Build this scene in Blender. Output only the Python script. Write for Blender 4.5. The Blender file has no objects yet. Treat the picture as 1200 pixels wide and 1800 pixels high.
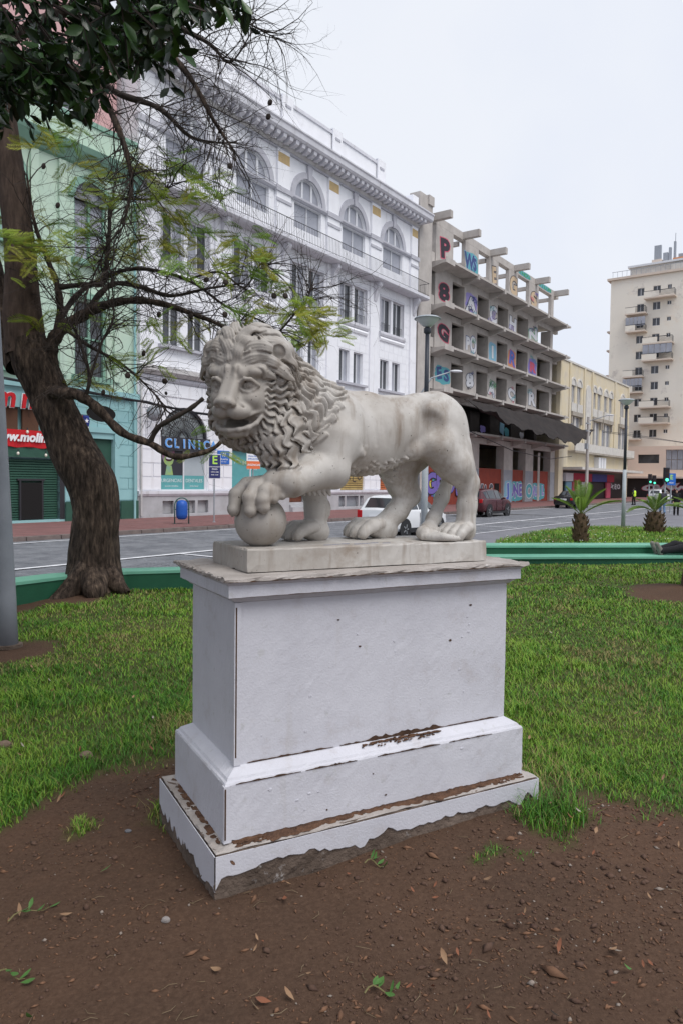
import bpy, bmesh, math, random
import numpy as np
from mathutils import Vector, Matrix
R = math.radians
SC = bpy.context.scene
COL = SC.collection
# ------------------------------------------------------------------ camera
cam_d = bpy.data.cameras.new('camera')
cam_d.sensor_fit = 'VERTICAL'; cam_d.sensor_height = 36.0
cam_d.lens = 1269.0 / 1800.0 * 36.0
cam_d.clip_start = 0.05; cam_d.clip_end = 1500
cam = bpy.data.objects.new('camera', cam_d); COL.objects.link(cam)
cam.matrix_world = Matrix.Translation((0, 0, 1.6)) @ Matrix.Rotation(R(90 - 2.42), 4, 'X') @ Matrix.Rotation(R(0.70), 4, 'Z')
SC.camera = cam
# ------------------------------------------------------------------ world, sun, exposure
SUN_EL, SUN_AZ = R(59), R(140)
w = bpy.data.worlds.new('World'); SC.world = w; w.use_nodes = True
nt = w.node_tree; nt.nodes.clear()
sky = nt.nodes.new('ShaderNodeTexSky'); sky.sky_type = 'NISHITA'; sky.sun_disc = False
sky.sun_elevation = SUN_EL; sky.sun_rotation = SUN_AZ
sky.air_density = 1.0; sky.dust_density = 4.0; sky.ozone_density = 1.0
# overcast: a thick pale cloud layer hides nearly all of the clear sky
tcw = nt.nodes.new('ShaderNodeTexCoord'); cn = nt.nodes.new('ShaderNodeTexNoise'); cn.inputs['Scale'].default_value = 1.6; cn.inputs['Detail'].default_value = 5
nt.links.new(tcw.outputs['Generated'], cn.inputs['Vector'])
cr = nt.nodes.new('ShaderNodeValToRGB'); nt.links.new(cn.outputs['Fac'], cr.inputs[0])
cr.color_ramp.elements[0].position = .30; cr.color_ramp.elements[0].color = (.71, .775, .945, 1); cr.color_ramp.elements[1].position = .66; cr.color_ramp.elements[1].color = (.89, .92, .985, 1)
gain = nt.nodes.new('ShaderNodeMix'); gain.data_type = 'RGBA'; gain.blend_type = 'MULTIPLY'; gain.inputs[0].default_value = 1.0; gain.inputs[7].default_value = (5.45, 5.45, 5.45, 1)
nt.links.new(cr.outputs[0], gain.inputs[6])
ov = nt.nodes.new('ShaderNodeMix'); ov.data_type = 'RGBA'; ov.inputs[0].default_value = .94
nt.links.new(sky.outputs[0], ov.inputs[6]); nt.links.new(gain.outputs[2], ov.inputs[7])
bg = nt.nodes.new('ShaderNodeBackground'); bg.inputs['Strength'].default_value = 0.12
wo = nt.nodes.new('ShaderNodeOutputWorld')
nt.links.new(ov.outputs[2], bg.inputs['Color']); nt.links.new(bg.outputs[0], wo.inputs['Surface'])
sun_d = bpy.data.lights.new('sun', 'SUN'); sun_d.energy = 1.5; sun_d.angle = R(40); sun_d.color = (1, .97, .93)
sun = bpy.data.objects.new('sun', sun_d); COL.objects.link(sun)
sun.rotation_euler = Vector((math.sin(SUN_AZ) * math.cos(SUN_EL), math.cos(SUN_AZ) * math.cos(SUN_EL), math.sin(SUN_EL))).to_track_quat('Z', 'Y').to_euler()
SC.view_settings.view_transform = 'Standard'; SC.view_settings.look = 'None'
SC.view_settings.gamma = 1.0; SC.view_settings.use_curve_mapping = False
SC.view_settings.exposure = 0.62
# ------------------------------------------------------------------ where things stand (photograph pixel -> place in the world)
FPX = 1269.0; PIT = R(2.42); ROL = R(-0.70)
def ray(px, py):
    X = (px - 600) / FPX; Q = (900 - py) / FPX
    x = X * math.cos(ROL) + Q * math.sin(ROL); u = -X * math.sin(ROL) + Q * math.cos(ROL)
    return Vector((x, math.cos(PIT) + u * math.sin(PIT), u * math.cos(PIT) - math.sin(PIT)))
EYE = Vector((0, 0, 1.6))
def gp(px, py, z=0.0): d = ray(px, py); return EYE + d * ((z - 1.6) / d.z)
def at(px, py, Y): d = ray(px, py); return EYE + d * (Y / d.y)
AZ = R(35.6); SD = Vector((math.sin(AZ), math.cos(AZ), 0)); SN = Vector((-math.cos(AZ), math.sin(AZ), 0))
STREET_ROT = math.pi / 2 - AZ
def sp(s, D, z=0.0): p = SD * s + SN * D; return Vector((p.x, p.y, z))
# ------------------------------------------------------------------ mesh builder
class MB:
    def __init__(s): s.v = []; s.f = []; s.m = []; s.mi = 0
    def add(s, vs, fs):
        o = len(s.v); s.v.extend([tuple(p) for p in vs]); s.f.extend([tuple(o + i for i in f) for f in fs]); s.m.extend([s.mi] * len(fs)); return s
    def box(s, a, b, taper=0.0):
        x0, y0, z0 = a; x1, y1, z1 = b; t = taper
        return s.add([(x0, y0, z0), (x1, y0, z0), (x1, y1, z0), (x0, y1, z0), (x0 + t, y0 + t, z1), (x1 - t, y0 + t, z1), (x1 - t, y1 - t, z1), (x0 + t, y1 - t, z1)],
                     [(3, 2, 1, 0), (4, 5, 6, 7), (0, 1, 5, 4), (1, 2, 6, 5), (2, 3, 7, 6), (3, 0, 4, 7)])
    def cbox(s, c, d): return s.box([c[i] - d[i] / 2 for i in range(3)], [c[i] + d[i] / 2 for i in range(3)])
    def prism(s, poly, y0, y1):           # poly in (x, z), extruded along y
        n = len(poly)
        return s.add([(x, y0, z) for x, z in poly] + [(x, y1, z) for x, z in poly],
                     [tuple(range(n)), tuple(range(2 * n - 1, n - 1, -1))] + [(i, n + i, n + (i + 1) % n, (i + 1) % n) for i in range(n)])
    def prismx(s, poly, x0, x1):          # poly in (y, z), extruded along x
        n = len(poly)
        return s.add([(x0, y, z) for y, z in poly] + [(x1, y, z) for y, z in poly],
                     [tuple(range(n - 1, -1, -1)), tuple(range(n, 2 * n))] + [((i + 1) % n, n + (i + 1) % n, n + i, i) for i in range(n)])
    def prismz(s, poly, z0, z1):
        n = len(poly)
        return s.add([(x, y, z0) for x, y in poly] + [(x, y, z1) for x, y in poly],
                     [tuple(range(n - 1, -1, -1)), tuple(range(n, 2 * n))] + [(i, (i + 1) % n, n + (i + 1) % n, n + i) for i in range(n)])
    def tube(s, pts, rs, n=8, cap=True):
        pts = [Vector(p) for p in pts]
        if not hasattr(rs, '__len__'): rs = [rs] * len(pts)
        o = len(s.v); up = None
        for i, p in enumerate(pts):
            d = (pts[min(i + 1, len(pts) - 1)] - pts[max(i - 1, 0)]).normalized()
            if up is None: up = d.orthogonal().normalized()
            else:
                up = up - d * up.dot(d)
                up = up.normalized() if up.length > 1e-6 else d.orthogonal().normalized()
            b = d.cross(up)
            for k in range(n):
                a = 2 * math.pi * k / n; s.v.append(tuple(p + (up * math.cos(a) + b * math.sin(a)) * rs[i]))
        for i in range(len(pts) - 1):
            for k in range(n):
                k2 = (k + 1) % n; s.f.append((o + i * n + k, o + i * n + k2, o + (i + 1) * n + k2, o + (i + 1) * n + k)); s.m.append(s.mi)
        if cap:
            s.f.append(tuple(o + k for k in range(n - 1, -1, -1))); s.f.append(tuple(o + (len(pts) - 1) * n + k for k in range(n))); s.m += [s.mi] * 2
        return s
    def lathe(s, prof, n=24, c=(0, 0, 0)):  # prof: (r, z)
        o = len(s.v)
        for r, z in prof:
            for k in range(n):
                a = 2 * math.pi * k / n; s.v.append((c[0] + r * math.cos(a), c[1] + r * math.sin(a), c[2] + z))
        for i in range(len(prof) - 1):
            for k in range(n):
                k2 = (k + 1) % n; s.f.append((o + i * n + k, o + i * n + k2, o + (i + 1) * n + k2, o + (i + 1) * n + k)); s.m.append(s.mi)
        s.f.append(tuple(o + k for k in range(n - 1, -1, -1))); s.f.append(tuple(o + (len(prof) - 1) * n + k for k in range(n))); s.m += [s.mi] * 2
        return s
    def ell(s, c, r, nu=12, nv=8):
        prof = [(math.sin(math.pi * i / nv), -math.cos(math.pi * i / nv)) for i in range(1, nv)]
        o = len(s.v); s.lathe(prof, nu)
        for i in range(o, len(s.v)): x, y, z = s.v[i]; s.v[i] = (c[0] + x * r[0], c[1] + y * r[1], c[2] + z * r[2])
        return s
    def xf(s, M, start=0):
        for i in range(start, len(s.v)): s.v[i] = tuple(M @ Vector(s.v[i]))
        return s
    def mesh(s, name, mats, smooth=False):
        me = bpy.data.meshes.new(name); me.from_pydata(s.v, [], s.f)
        for m in (mats if isinstance(mats, (list, tuple)) else [mats]): me.materials.append(m)
        if any(s.m): me.polygons.foreach_set('material_index', s.m)
        if smooth: me.polygons.foreach_set('use_smooth', [True] * len(s.f))
        me.update(); return me
    def build(s, name, mats, parent=None, smooth=False, loc=None, bevel=0, **kw):
        o = bpy.data.objects.new(name, s.mesh(name, mats, smooth)); return link(o, parent, loc, bevel, **kw)
def link(o, parent=None, loc=None, bevel=0, **kw):
    COL.objects.link(o)
    if parent is not None: o.parent = parent
    if loc is not None: o.location = loc
    if bevel:
        b = o.modifiers.new('bevel', 'BEVEL'); b.width = bevel; b.segments = 2; b.limit_method = 'ANGLE'; b.angle_limit = R(35)
    for k, v in kw.items(): o[k] = v
    return o
def thing(name, label, cat, loc=(0, 0, 0), rz=0.0, group=None):
    o = bpy.data.objects.new(name, None); COL.objects.link(o); o.empty_display_size = .2
    o.location = loc; o.rotation_euler = (0, 0, rz); return tag(o, label, cat, group)
def tag(o, label, cat, group=None):
    o['label'] = label; o['category'] = cat
    if group: o['group'] = group
    return o
def part(name, me, parent, loc=(0, 0, 0), rot=(0, 0, 0), scale=None, **kw):
    o = bpy.data.objects.new(name, me); COL.objects.link(o); o.parent = parent; o.location = loc; o.rotation_euler = rot
    if scale is not None: o.scale = scale
    for k, v in kw.items(): o[k] = v
    return o
def dup(root, loc, rz=None, label=None, group=None):
    def cp(o, par):
        c = o.copy(); COL.objects.link(c)
        if par is not None: c.parent = par
        for ch in o.children: cp(ch, c)
        return c
    r = cp(root, None); r.location = loc
    if rz is not None: r.rotation_euler = (0, 0, rz)
    if label: r['label'] = label
    if group: r['group'] = group
    return r
def text(name, body, size, mats, parent, loc, rot=(R(90), 0, 0), ext=.004, align='CENTER', sx=1.0, shear=0.0, bold=0.0, **kw):
    cu = bpy.data.curves.new(name, 'FONT'); cu.body = body; cu.size = size; cu.extrude = ext; cu.align_x = align; cu.align_y = 'CENTER'; cu.shear = shear; cu.offset = bold; cu.resolution_u = 3
    t = bpy.data.objects.new(name, cu); COL.objects.link(t)
    me = bpy.data.meshes.new_from_object(t)
    bpy.data.objects.remove(t); bpy.data.curves.remove(cu)
    me.name = name; me.materials.clear(); me.materials.append(mats)
    o = part(name, me, parent, loc, rot, (sx, 1, 1)); 
    for k, v in kw.items(): o[k] = v
    return o
# ------------------------------------------------------------------ procedural materials
MATS = {}
def mat(name, c, c2=None, scale=4.0, rough=.7, bump=0.0, bscale=40.0, stain=None, metal=0.0, spec=.3, emit=None, detail=6, streak=None, alpha=None, trans=0.0, edges=(.35, .65)):
    if name in MATS: return MATS[name]
    m = bpy.data.materials.new(name); m.use_nodes = True; t = m.node_tree; N = t.nodes; L = t.links
    b = N['Principled BSDF']; b.inputs['Roughness'].default_value = rough; b.inputs['Metallic'].default_value = metal
    b.inputs['Specular IOR Level'].default_value = spec
    tc = N.new('ShaderNodeTexCoord')
    def noise(sc, det=detail, vec=None, rgh=.6):
        n = N.new('ShaderNodeTexNoise'); n.inputs['Scale'].default_value = sc; n.inputs['Detail'].default_value = det; n.inputs['Roughness'].default_value = rgh
        L.new(vec if vec else tc.outputs['Object'], n.inputs['Vector']); return n
    def ramp(src, a, bb):
        r = N.new('ShaderNodeMapRange'); r.inputs['From Min'].default_value = a; r.inputs['From Max'].default_value = bb; L.new(src, r.inputs['Value']); return r.outputs['Result']
    def mix(f, A, B):
        x = N.new('ShaderNodeMix'); x.data_type = 'RGBA'; L.new(f, x.inputs['Factor'])
        for s, vv in ((6, A), (7, B)):
            if isinstance(vv, tuple): x.inputs[s].default_value = (*vv[:3], 1)
            else: L.new(vv, x.inputs[s])
        return x.outputs[2]
    col = c
    if c2 is not None: col = mix(ramp(noise(scale).outputs['Fac'], *edges), c, c2)
    for st in (stain or []):           # (colour, scale, from, to)
        col = mix(ramp(noise(st[1], 8, rgh=.7).outputs['Fac'], st[2], st[3]), col, st[0])
    if streak:                         # (colour, scale, from, to): vertical run-off marks
        mp = N.new('ShaderNodeMapping'); mp.inputs['Scale'].default_value = (1, 1, .08); L.new(tc.outputs['Object'], mp.inputs['Vector'])
        col = mix(ramp(noise(streak[1], 5, mp.outputs['Vector']).outputs['Fac'], streak[2], streak[3]), col, streak[0])
    if isinstance(col, tuple): b.inputs['Base Color'].default_value = (*col[:3], 1)
    else: L.new(col, b.inputs['Base Color'])
    if bump:
        bp = N.new('ShaderNodeBump'); bp.inputs['Strength'].default_value = bump; bp.inputs['Distance'].default_value = .02
        L.new(noise(bscale, 5).outputs['Fac'], bp.inputs['Height']); L.new(bp.outputs['Normal'], b.inputs['Normal'])
    if emit: b.inputs['Emission Color'].default_value = (*emit[:3], 1); b.inputs['Emission Strength'].default_value = emit[3]
    if trans: b.inputs['Transmission Weight'].default_value = trans
    MATS[name] = m; return m
def flat(name, c, rough=.6, **k): return mat(name, c, rough=rough, **k)
# ------------------------------------------------------------------ distance-field sculptor (for the lion and the people)
class Field:
    def __init__(s, lo, hi, h):
        s.lo = np.array(lo, float); s.h = h; s.n = np.ceil((np.array(hi) - s.lo) / h).astype(int) + 1
        s.ax = [(s.lo[i] + h * np.arange(s.n[i])).astype(np.float32) for i in range(3)]
        s.G = np.full(s.n, .2, np.float32)
    def block(s, bmin, bmax, m):
        a = np.maximum(np.floor((np.asarray(bmin) - m - s.lo) / s.h).astype(int), 0)
        b = np.minimum(np.ceil((np.asarray(bmax) + m - s.lo) / s.h).astype(int) + 1, s.n)
        if np.any(b <= a): return None, None
        sl = tuple(slice(a[i], b[i]) for i in range(3))
        return sl, (s.ax[0][sl[0]][:, None, None], s.ax[1][sl[1]][None, :, None], s.ax[2][sl[2]][None, None, :])
    def comb(s, g, sl, d, k, sub=False):
        a = g[sl]
        if sub:
            hh = np.clip(.5 - .5 * (a + d) / k, 0, 1); g[sl] = a * (1 - hh) - d * hh + k * hh * (1 - hh)
        elif k <= 0: g[sl] = np.minimum(a, d)
        else:
            hh = np.clip(.5 + .5 * (a - d) / k, 0, 1); g[sl] = a * (1 - hh) + d * hh - k * hh * (1 - hh)
    def ell(s, c, r, k=.03, rot=None, sub=False, g=None):
        g = s.G if g is None else g; f4 = np.float32
        r = np.asarray(r, float); M = np.eye(3) if rot is None else np.asarray(rot)
        ext = np.sqrt(((M * r[:, None]) ** 2).sum(0))
        sl, P = s.block(np.asarray(c) - ext, np.asarray(c) + ext, k + .03)
        if sl is None: return
        q = [P[i] - f4(c[i]) for i in range(3)]
        L = [q[0] * f4(M[j][0]) + q[1] * f4(M[j][1]) + q[2] * f4(M[j][2]) for j in range(3)]
        k0 = np.sqrt(sum((L[j] / f4(r[j])) ** 2 for j in range(3)))
        k1 = np.sqrt(sum((L[j] / f4(r[j] ** 2)) ** 2 for j in range(3))) + f4(1e-6)
        s.comb(g, sl, k0 * (k0 - 1) / k1, k, sub)
    def cap(s, a, b, ra, rb, k=.02, sub=False, g=None, m=.02):
        g = s.G if g is None else g; f4 = np.float32
        a = np.asarray(a, float); b = np.asarray(b, float); rm = max(ra, rb)
        sl, P = s.block(np.minimum(a, b) - rm, np.maximum(a, b) + rm, k + m)
        if sl is None: return
        ba = b - a; l2 = float(ba @ ba) + 1e-9
        q = [P[i] - f4(a[i]) for i in range(3)]
        t = np.clip((q[0] * f4(ba[0]) + q[1] * f4(ba[1]) + q[2] * f4(ba[2])) / f4(l2), 0, 1)
        d = np.sqrt(sum((q[i] - t * f4(ba[i])) ** 2 for i in range(3))) - (f4(ra) + t * f4(rb - ra))
        s.comb(g, sl, d, k, sub)
    def chain(s, pts, rs, k=.02, **kw):
        for i in range(len(pts) - 1): s.cap(pts[i], pts[i + 1], rs[i], rs[i + 1], k, **kw)
    def obj(s, name, m, parent=None, loc=(0, 0, 0)):
        V, F = surface_nets(s.G, s.lo, s.h)
        return part(name, mesh_np(name, V, F, m, True), parent, loc)
def mesh_np(name, V, F, m, smooth=False, mi=None):
    V = np.asarray(V, np.float32); F = np.asarray(F, np.int32); k = F.shape[1]
    me = bpy.data.meshes.new(name); me.vertices.add(len(V)); me.vertices.foreach_set('co', V.ravel())
    me.loops.add(F.size); me.loops.foreach_set('vertex_index', F.ravel())
    me.polygons.add(len(F)); me.polygons.foreach_set('loop_start', np.arange(len(F), dtype=np.int32) * k)
    for x in (m if isinstance(m, (list, tuple)) else [m]): me.materials.append(x)
    if smooth: me.polygons.foreach_set('use_smooth', np.ones(len(F), bool))
    if mi is not None: me.polygons.foreach_set('material_index', np.asarray(mi, np.int32))
    me.update(calc_edges=True); me.validate(); return me
# ------------------------------------------------------------------ lion statue: distance field -> one continuous mesh
def build_lion_mesh(h=0.0032):
    S = Field((-.24, -.10, -.012), (1.34, .50, .985), h); G, lo, n, f4 = S.G, S.lo, S.n, np.float32
    ell, cap, chain = S.ell, S.cap, S.chain
    # ---- trunk
    ell((.44, .21, .49), (.19, .135, .20), .05)
    ell((.62, .21, .495), (.30, .128, .185), .06)
    ell((.86, .21, .55), (.22, .108, .125), .06)
    ell((1.06, .21, .575), (.165, .122, .135), .06)
    chain([(.50, .21, .655), (.66, .21, .64), (.82, .21, .628), (.95, .21, .645), (1.06, .21, .662), (1.16, .21, .62)], [.04, .04, .04, .045, .045, .05], .07)
    # ---- near hind leg
    ell((1.085, .135, .50), (.125, .078, .20), .05, rot=[[.97, 0, .22], [0, 1, 0], [-.22, 0, .97]])
    chain([(1.04, .125, .45), (1.12, .10, .36), (1.192, .10, .275)], [.098, .078, .050], .04)
    chain([(1.192, .10, .275), (1.190, .10, .17), (1.182, .10, .07)], [.052, .046, .050], .025)
    ell((1.222, .10, .275), (.028, .03, .04), .02)
    chain([(1.16, .12, .45), (1.215, .105, .30)], [.05, .028], .03)
    chain([(.97, .125, .455), (.90, .15, .425), (.82, .20, .40)], [.04, .026, .02], .05)    # flank skin fold
    ell((.965, .105, .625), (.035, .03, .035), .05)            # hip bone
    ell((.925, .062, .555), (.06, .022, .040), .05, sub=True)    # flank hollow
    for i in range(5):
        cap((.58 + i * .055, .080, .61), (.60 + i * .055, .080, .45), .001, .002, .018, sub=True)     # ribs
    chain([(.545, .10, .55), (.53, .085, .44), (.51, .09, .36)], [.006, .010, .006], .03, sub=True)   # crease behind the shoulder
    chain([(.53, .09, .40), (.56, .083, .415), (.585, .09, .40)], [.012, .014, .01], .02)
    def paw(x, y, s, toes, back, yaw=0.0):
        c, sn = math.cos(yaw), math.sin(yaw)
        T = lambda a, b, z: (x + a * c - b * sn, y + a * sn + b * c, z * s)
        ell(T(.0, 0, .045), (.075 * s, .06 * s, .042 * s), .02, rot=[[c, sn, 0], [-sn, c, 0], [0, 0, 1]])
        for i, o in enumerate(toes):
            fr = -.085 * s - (.014 * s if i in (1, 2) else 0)
            chain([T(-.01 * s, o * .85, .062), T(fr * .62, o * .97, .055), T(fr, o, .036)], [.024 * s, .027 * s, .024 * s], .008)
            ell(T(fr - .008 * s, o, .025), (.023 * s, .022 * s, .022 * s), .006)
            cap(T(fr - .022 * s, o, .024), T(fr - .031 * s, o, .010), .008 * s, .004, .005)
        cap(T(.03 * s, 0, .03), T(back, 0, .028), .045 * s, .034 * s, .02)
    paw(1.165, .105, 1.0, (-.062, -.022, .020, .060), .05, .25)
    # ---- far hind leg, stepping forward
    ell((1.0, .29, .50), (.13, .075, .17), .05)
    chain([(.965, .30, .45), (.915, .32, .36), (.955, .33, .27), (1.0, .33, .215)], [.105, .092, .072, .055], .04)
    chain([(1.0, .33, .215), (.93, .33, .135), (.86, .33, .075)], [.053, .052, .055], .03)
    ell((1.028, .33, .205), (.02, .028, .035), .02)
    paw(.80, .325, 1.22, (-.074, -.026, .024, .072), .08)
    # ---- far front leg
    ell((.45, .30, .47), (.10, .07, .15), .05)
    chain([(.455, .305, .40), (.452, .315, .26), (.470, .32, .14), (.466, .32, .06)], [.082, .062, .052, .054], .03)
    ell((.515, .30, .15), (.018, .02, .04), .015)
    paw(.445, .318, 1.12, (-.068, -.023, .022, .066), .05)
    # ---- near front leg: shoulder, forearm, paw on the ball
    ell((.475, .115, .50), (.105, .07, .17), .05, rot=[[.95, 0, -.3], [0, 1, 0], [.3, 0, .95]])
    chain([(.47, .10, .47), (.42, .085, .335)], [.085, .074], .04)
    B = np.array([.118, .15, .105]); cX = np.array([.88, -.476, 0]); cT = np.array([-.476, -.88, 0]); cU = np.array([0, 0, 1.])
    C = lambda X, Up, T: B + cX * X + cU * Up + cT * T
    chain([(.425, .085, .325), (.35, .085, .318), C(.14, .165, .055), C(.06, .165, .045)], [.080, .072, .056, .055], .025)
    ell((.455, .085, .30), (.035, .04, .045), .03)
    ell(C(.0, .155, .02), (.075, .06, .035), .025)
    toes = [[(.01, .165, -.045), (-.055, .150, -.045), (-.105, .105, -.035), (-.122, .05, -.03)],
            [(.02, .170, .0), (-.055, .158, .03), (-.100, .115, .05), (-.105, .05, .065)],
            [(.04, .165, .04), (-.012, .150, .075), (-.036, .105, .112), (-.030, .05, .118)],
            [(.06, .155, .06), (.03, .130, .10), (.022, .095, .118), (.026, .065, .118)]]
    for t in toes:
        p = [C(*q) for q in t]
        chain(p, [.030, .031, .029, .025], .008)
        ell(p[3], (.027, .027, .027), .006)
        e = p[3] + (p[3] - B) * .05 + np.array([0, 0, -.02])
        cap(e, e + np.array([-.002, 0, -.010]), .010, .005, .004)
    chain([C(.075, .13, .085), C(.066, .098, .10)], [.026, .02], .012)
    chain([C(.11, .13, .07), C(.10, .11, .085)], [.024, .016], .012)
    # ---- tail
    chain([(1.16, .23, .60), (1.20, .25, .52), (1.225, .27, .42), (1.215, .28, .32), (1.16, .27, .20), (1.09, .24, .10), (1.02, .19, .045), (.955, .135, .035)],
          [.045, .042, .036, .034, .033, .033, .034, .036], .03)
    for i in range(7):
        o = (i - 3) * .014
        pts = [(.93 + abs(o) * .6, .10 + o * 1.2, .020), (.985, .075 + o * 1.4, .024), (1.05, .06 + o * 1.2 + .012 * math.sin(i * 2.), .016), (1.10, .045 + o * .6, .006)]
        chain(pts, [.018, .020, .014, .006], .004)
    cap((.955, .115, .03), (1.0, .09, .022), .036, .028, .01)
    # ---- neck and mane mass
    O = np.array([.058, .150, .695]); yaw = math.atan2(.664, .748); pt = R(12)
    fh = np.array([-.748, -.664, 0]); rr = np.array([.664, -.748, 0])
    ff = fh * math.cos(pt) - cU * math.sin(pt); uu = fh * math.sin(pt) + cU * math.cos(pt)
    tl = R(-3); rr, uu = rr * math.cos(tl) + uu * math.sin(tl), uu * math.cos(tl) - rr * math.sin(tl)
    Hd = lambda r, f, z: O + rr * r + ff * f + uu * z
    HR = np.array([rr, ff, uu])
    ell((.345, .21, .560), (.195, .135, .175), .06, rot=[[.82, 0, .57], [0, 1, 0], [-.57, 0, .82]])
    ell((.245, .20, .620), (.195, .145, .205), .05)
    ell((.225, .165, .50), (.12, .115, .175), .05)
    ell((.165, .10, .485), (.10, .095, .15), .04)
    ell((.12, .19, .72), (.185, .155, .19), .05)
    ell(Hd(0, -.02, .03), (.20, .12, .20), .04, rot=HR)
    ell(Hd(0, .035, .125), (.13, .075, .085), .03, rot=HR)
    ell(Hd(-.03, -.0, -.13), (.15, .11, .16), .04, rot=HR)
    # ---- face
    e = lambda c, r, k=.02, **kw: ell(Hd(*c), r, k, rot=HR, **kw)
    cc = lambda a, b, ra, rb, k=.012, **kw: cap(Hd(*a), Hd(*b), ra, rb, k, **kw)
    e((0, .05, -.02), (.118, .10, .15), .02)
    e((0, .078, .075), (.080, .058, .075), .03)
    cc((-.013, .118, .05), (-.017, .200, -.048), .026, .023, .016)
    cc((.013, .118, .05), (.017, .200, -.048), .026, .023, .016)
    e((0, .145, -.075), (.058, .068, .052), .022)
    for s in (-1, 1):
        e((s * .080, .080, -.065), (.046, .060, .080), .03)         # cheek
        e((s * .070, .125, -.055), (.036, .034, .030), .025)        # cheekbone under the eye
        e((s * .078, .106, .052), (.044, .034, .026), .018)                   # brow bulge
        e((s * .046, .128, .044), (.022, .026, .026), .014)
        cc((s * .018, .152, .016), (s * .024, .142, .066), .014, .017, .012)  # frown bump
        for a, b in zip(((.046, .146, .104), (.033, .152, .078), (.030, .160, .050), (.038, .164, .026)), ((.033, .152, .078), (.030, .160, .050), (.038, .164, .026), (.050, .162, .016))): cc((s * a[0], a[1], a[2]), (s * b[0], b[1], b[2]), .0055, .0055, .006, sub=True)
        e((s * .073, .146, .006), (.034, .028, .025), .008, sub=True)       # socket
        e((s * .071, .120, .002), (.0300, .0300, .0300), .002)              # eyeball
        lid = [(.036, .147, -.008), (.046, .152, .014), (.064, .156, .028), (.084, .146, .026), (.106, .120, .000)]
        for a, b in zip(lid, lid[1:]): cc((s * a[0], a[1], a[2]), (s * b[0], b[1], b[2]), .0085, .0085, .003)
        lid = [(.036, .147, -.010), (.052, .149, -.022), (.072, .147, -.027), (.090, .135, -.020), (.106, .118, -.002)]
        for a, b in zip(lid, lid[1:]): cc((s * a[0], a[1], a[2]), (s * b[0], b[1], b[2]), .0065, .0065, .004)
        e((s * .032, .182, -.100), (.036, .036, .034), .014)        # muzzle pad
        e((s * .050, .158, -.102), (.036, .040, .030), .018)
        e((s * .032, .214, -.066), (.019, .019, .016), .007)        # nostril wing
        e((s * .026, .234, -.073), (.0125, .015, .0085), .003, sub=True)
        cc((s * .050, .200, -.060), (s * .062, .180, -.085), .004, .004, .012, sub=True)
    e((0, .216, -.056), (.041, .025, .020), .008)
    e((0, .216, -.074), (.014, .020, .016), .008)
    cc((0, .240, -.09), (0, .230, -.132), .0045, .005, .006, sub=True)
    e((0, .105, -.182), (.062, .078, .034), .03)
    e((0, .150, -.190), (.046, .040, .026), .02)
    e((0, .165, -.154), (.060, .095, .0150), .004, sub=True)         # open mouth
    e((0, .125, -.156), (.046, .075, .017), .005, sub=True)
    for s in (-1, 1):
        cc((s * .044, .194, -.150), (s * .082, .142, -.135 - (.016 if s < 0 else 0)), .0105, .0115 if s > 0 else .006, .004, sub=True)
        if s > 0: cc((s * .082, .142, -.135), (s * .100, .116, -.122), .0110, .006, .004, sub=True)
        lip = [(.0, .192, -.178), (.040, .182, -.174), (.070, .154, -.168), (.092, .127, -.154), (.106, .106, -.130)] if s > 0 else [(.0, .192, -.178), (.040, .180, -.178), (.070, .150, -.178), (.092, .12, -.170)]
        for a, b in zip(lip, lip[1:]): cc((s * a[0], a[1], a[2]), (s * b[0], b[1], b[2]), .0095, .0090, .008)
        cc((s * .064, .152, -.172), (s * .056, .148, -.200), .011, .008, .012)
        cc((s * .078, .154, -.116), (s * .106, .110, -.104), .008, .006, .008)
    # ---- surface sampling of the base field for the hair
    Gb = G.copy()
    def samp(p):
        q = (np.asarray(p) - lo) / h; i = np.clip(np.floor(q).astype(int), 0, n - 2); t = q - i
        s = 0.
        for dx in (0, 1):
            for dy in (0, 1):
                for dz in (0, 1):
                    s += Gb[i[0] + dx, i[1] + dy, i[2] + dz] * (t[0] if dx else 1 - t[0]) * (t[1] if dy else 1 - t[1]) * (t[2] if dz else 1 - t[2])
        return s
    def grad(p, e=.012):
        p = np.asarray(p); g = np.array([samp(p + np.eye(3)[i] * e) - samp(p - np.eye(3)[i] * e) for i in range(3)])
        return g / (np.linalg.norm(g) + 1e-9)
    rng = random.Random(5)
    K = np.full(n, .2, f4)
    def lock(p, dirf, length, ns, gap, amp, lam, r0, lift, ds=.0085, crest=.55, sway=.012):
        N = max(5, int(length / ds)); prev = None; side = rng.choice((-1, 1)); ph = None
        for i in range(N + 1):
            t = i / N; nn = grad(p); p = p - nn * samp(p)
            d = dirf(p); d = d - nn * (d @ nn); d /= np.linalg.norm(d) + 1e-9
            if ph is None: ph = 2 * math.pi * float(p @ d) / lam + rng.uniform(-.3, .3)
            b = np.cross(nn, d)
            wv = amp * math.sin(2 * math.pi * i * ds / lam + ph)
            cur = []
            for j in range(ns):
                o = (j - (ns - 1) / 2)
                of = o * gap * (1.0 - .80 * t ** 2.5) + wv + side * sway * t * t
                lf = -.004 + lift * min(1, t * 1.6) * (1 - .35 * t) - crest * gap * o * o / max(1, ns) * (1 - t * .6) + .003 * math.sin(2 * math.pi * i * ds / lam * 2 + ph)
                rad = r0 * (1 - .50 * t ** 3) * (1.12 if j == ns // 2 else .95)
                cur.append((p + b * of + nn * lf, rad))
            if prev is not None:
                for (a, ra), (c_, rb) in zip(prev, cur): cap(a, c_, ra, rb, 0, g=K, m=.012)
            prev = cur; p = p + d * ds
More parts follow.
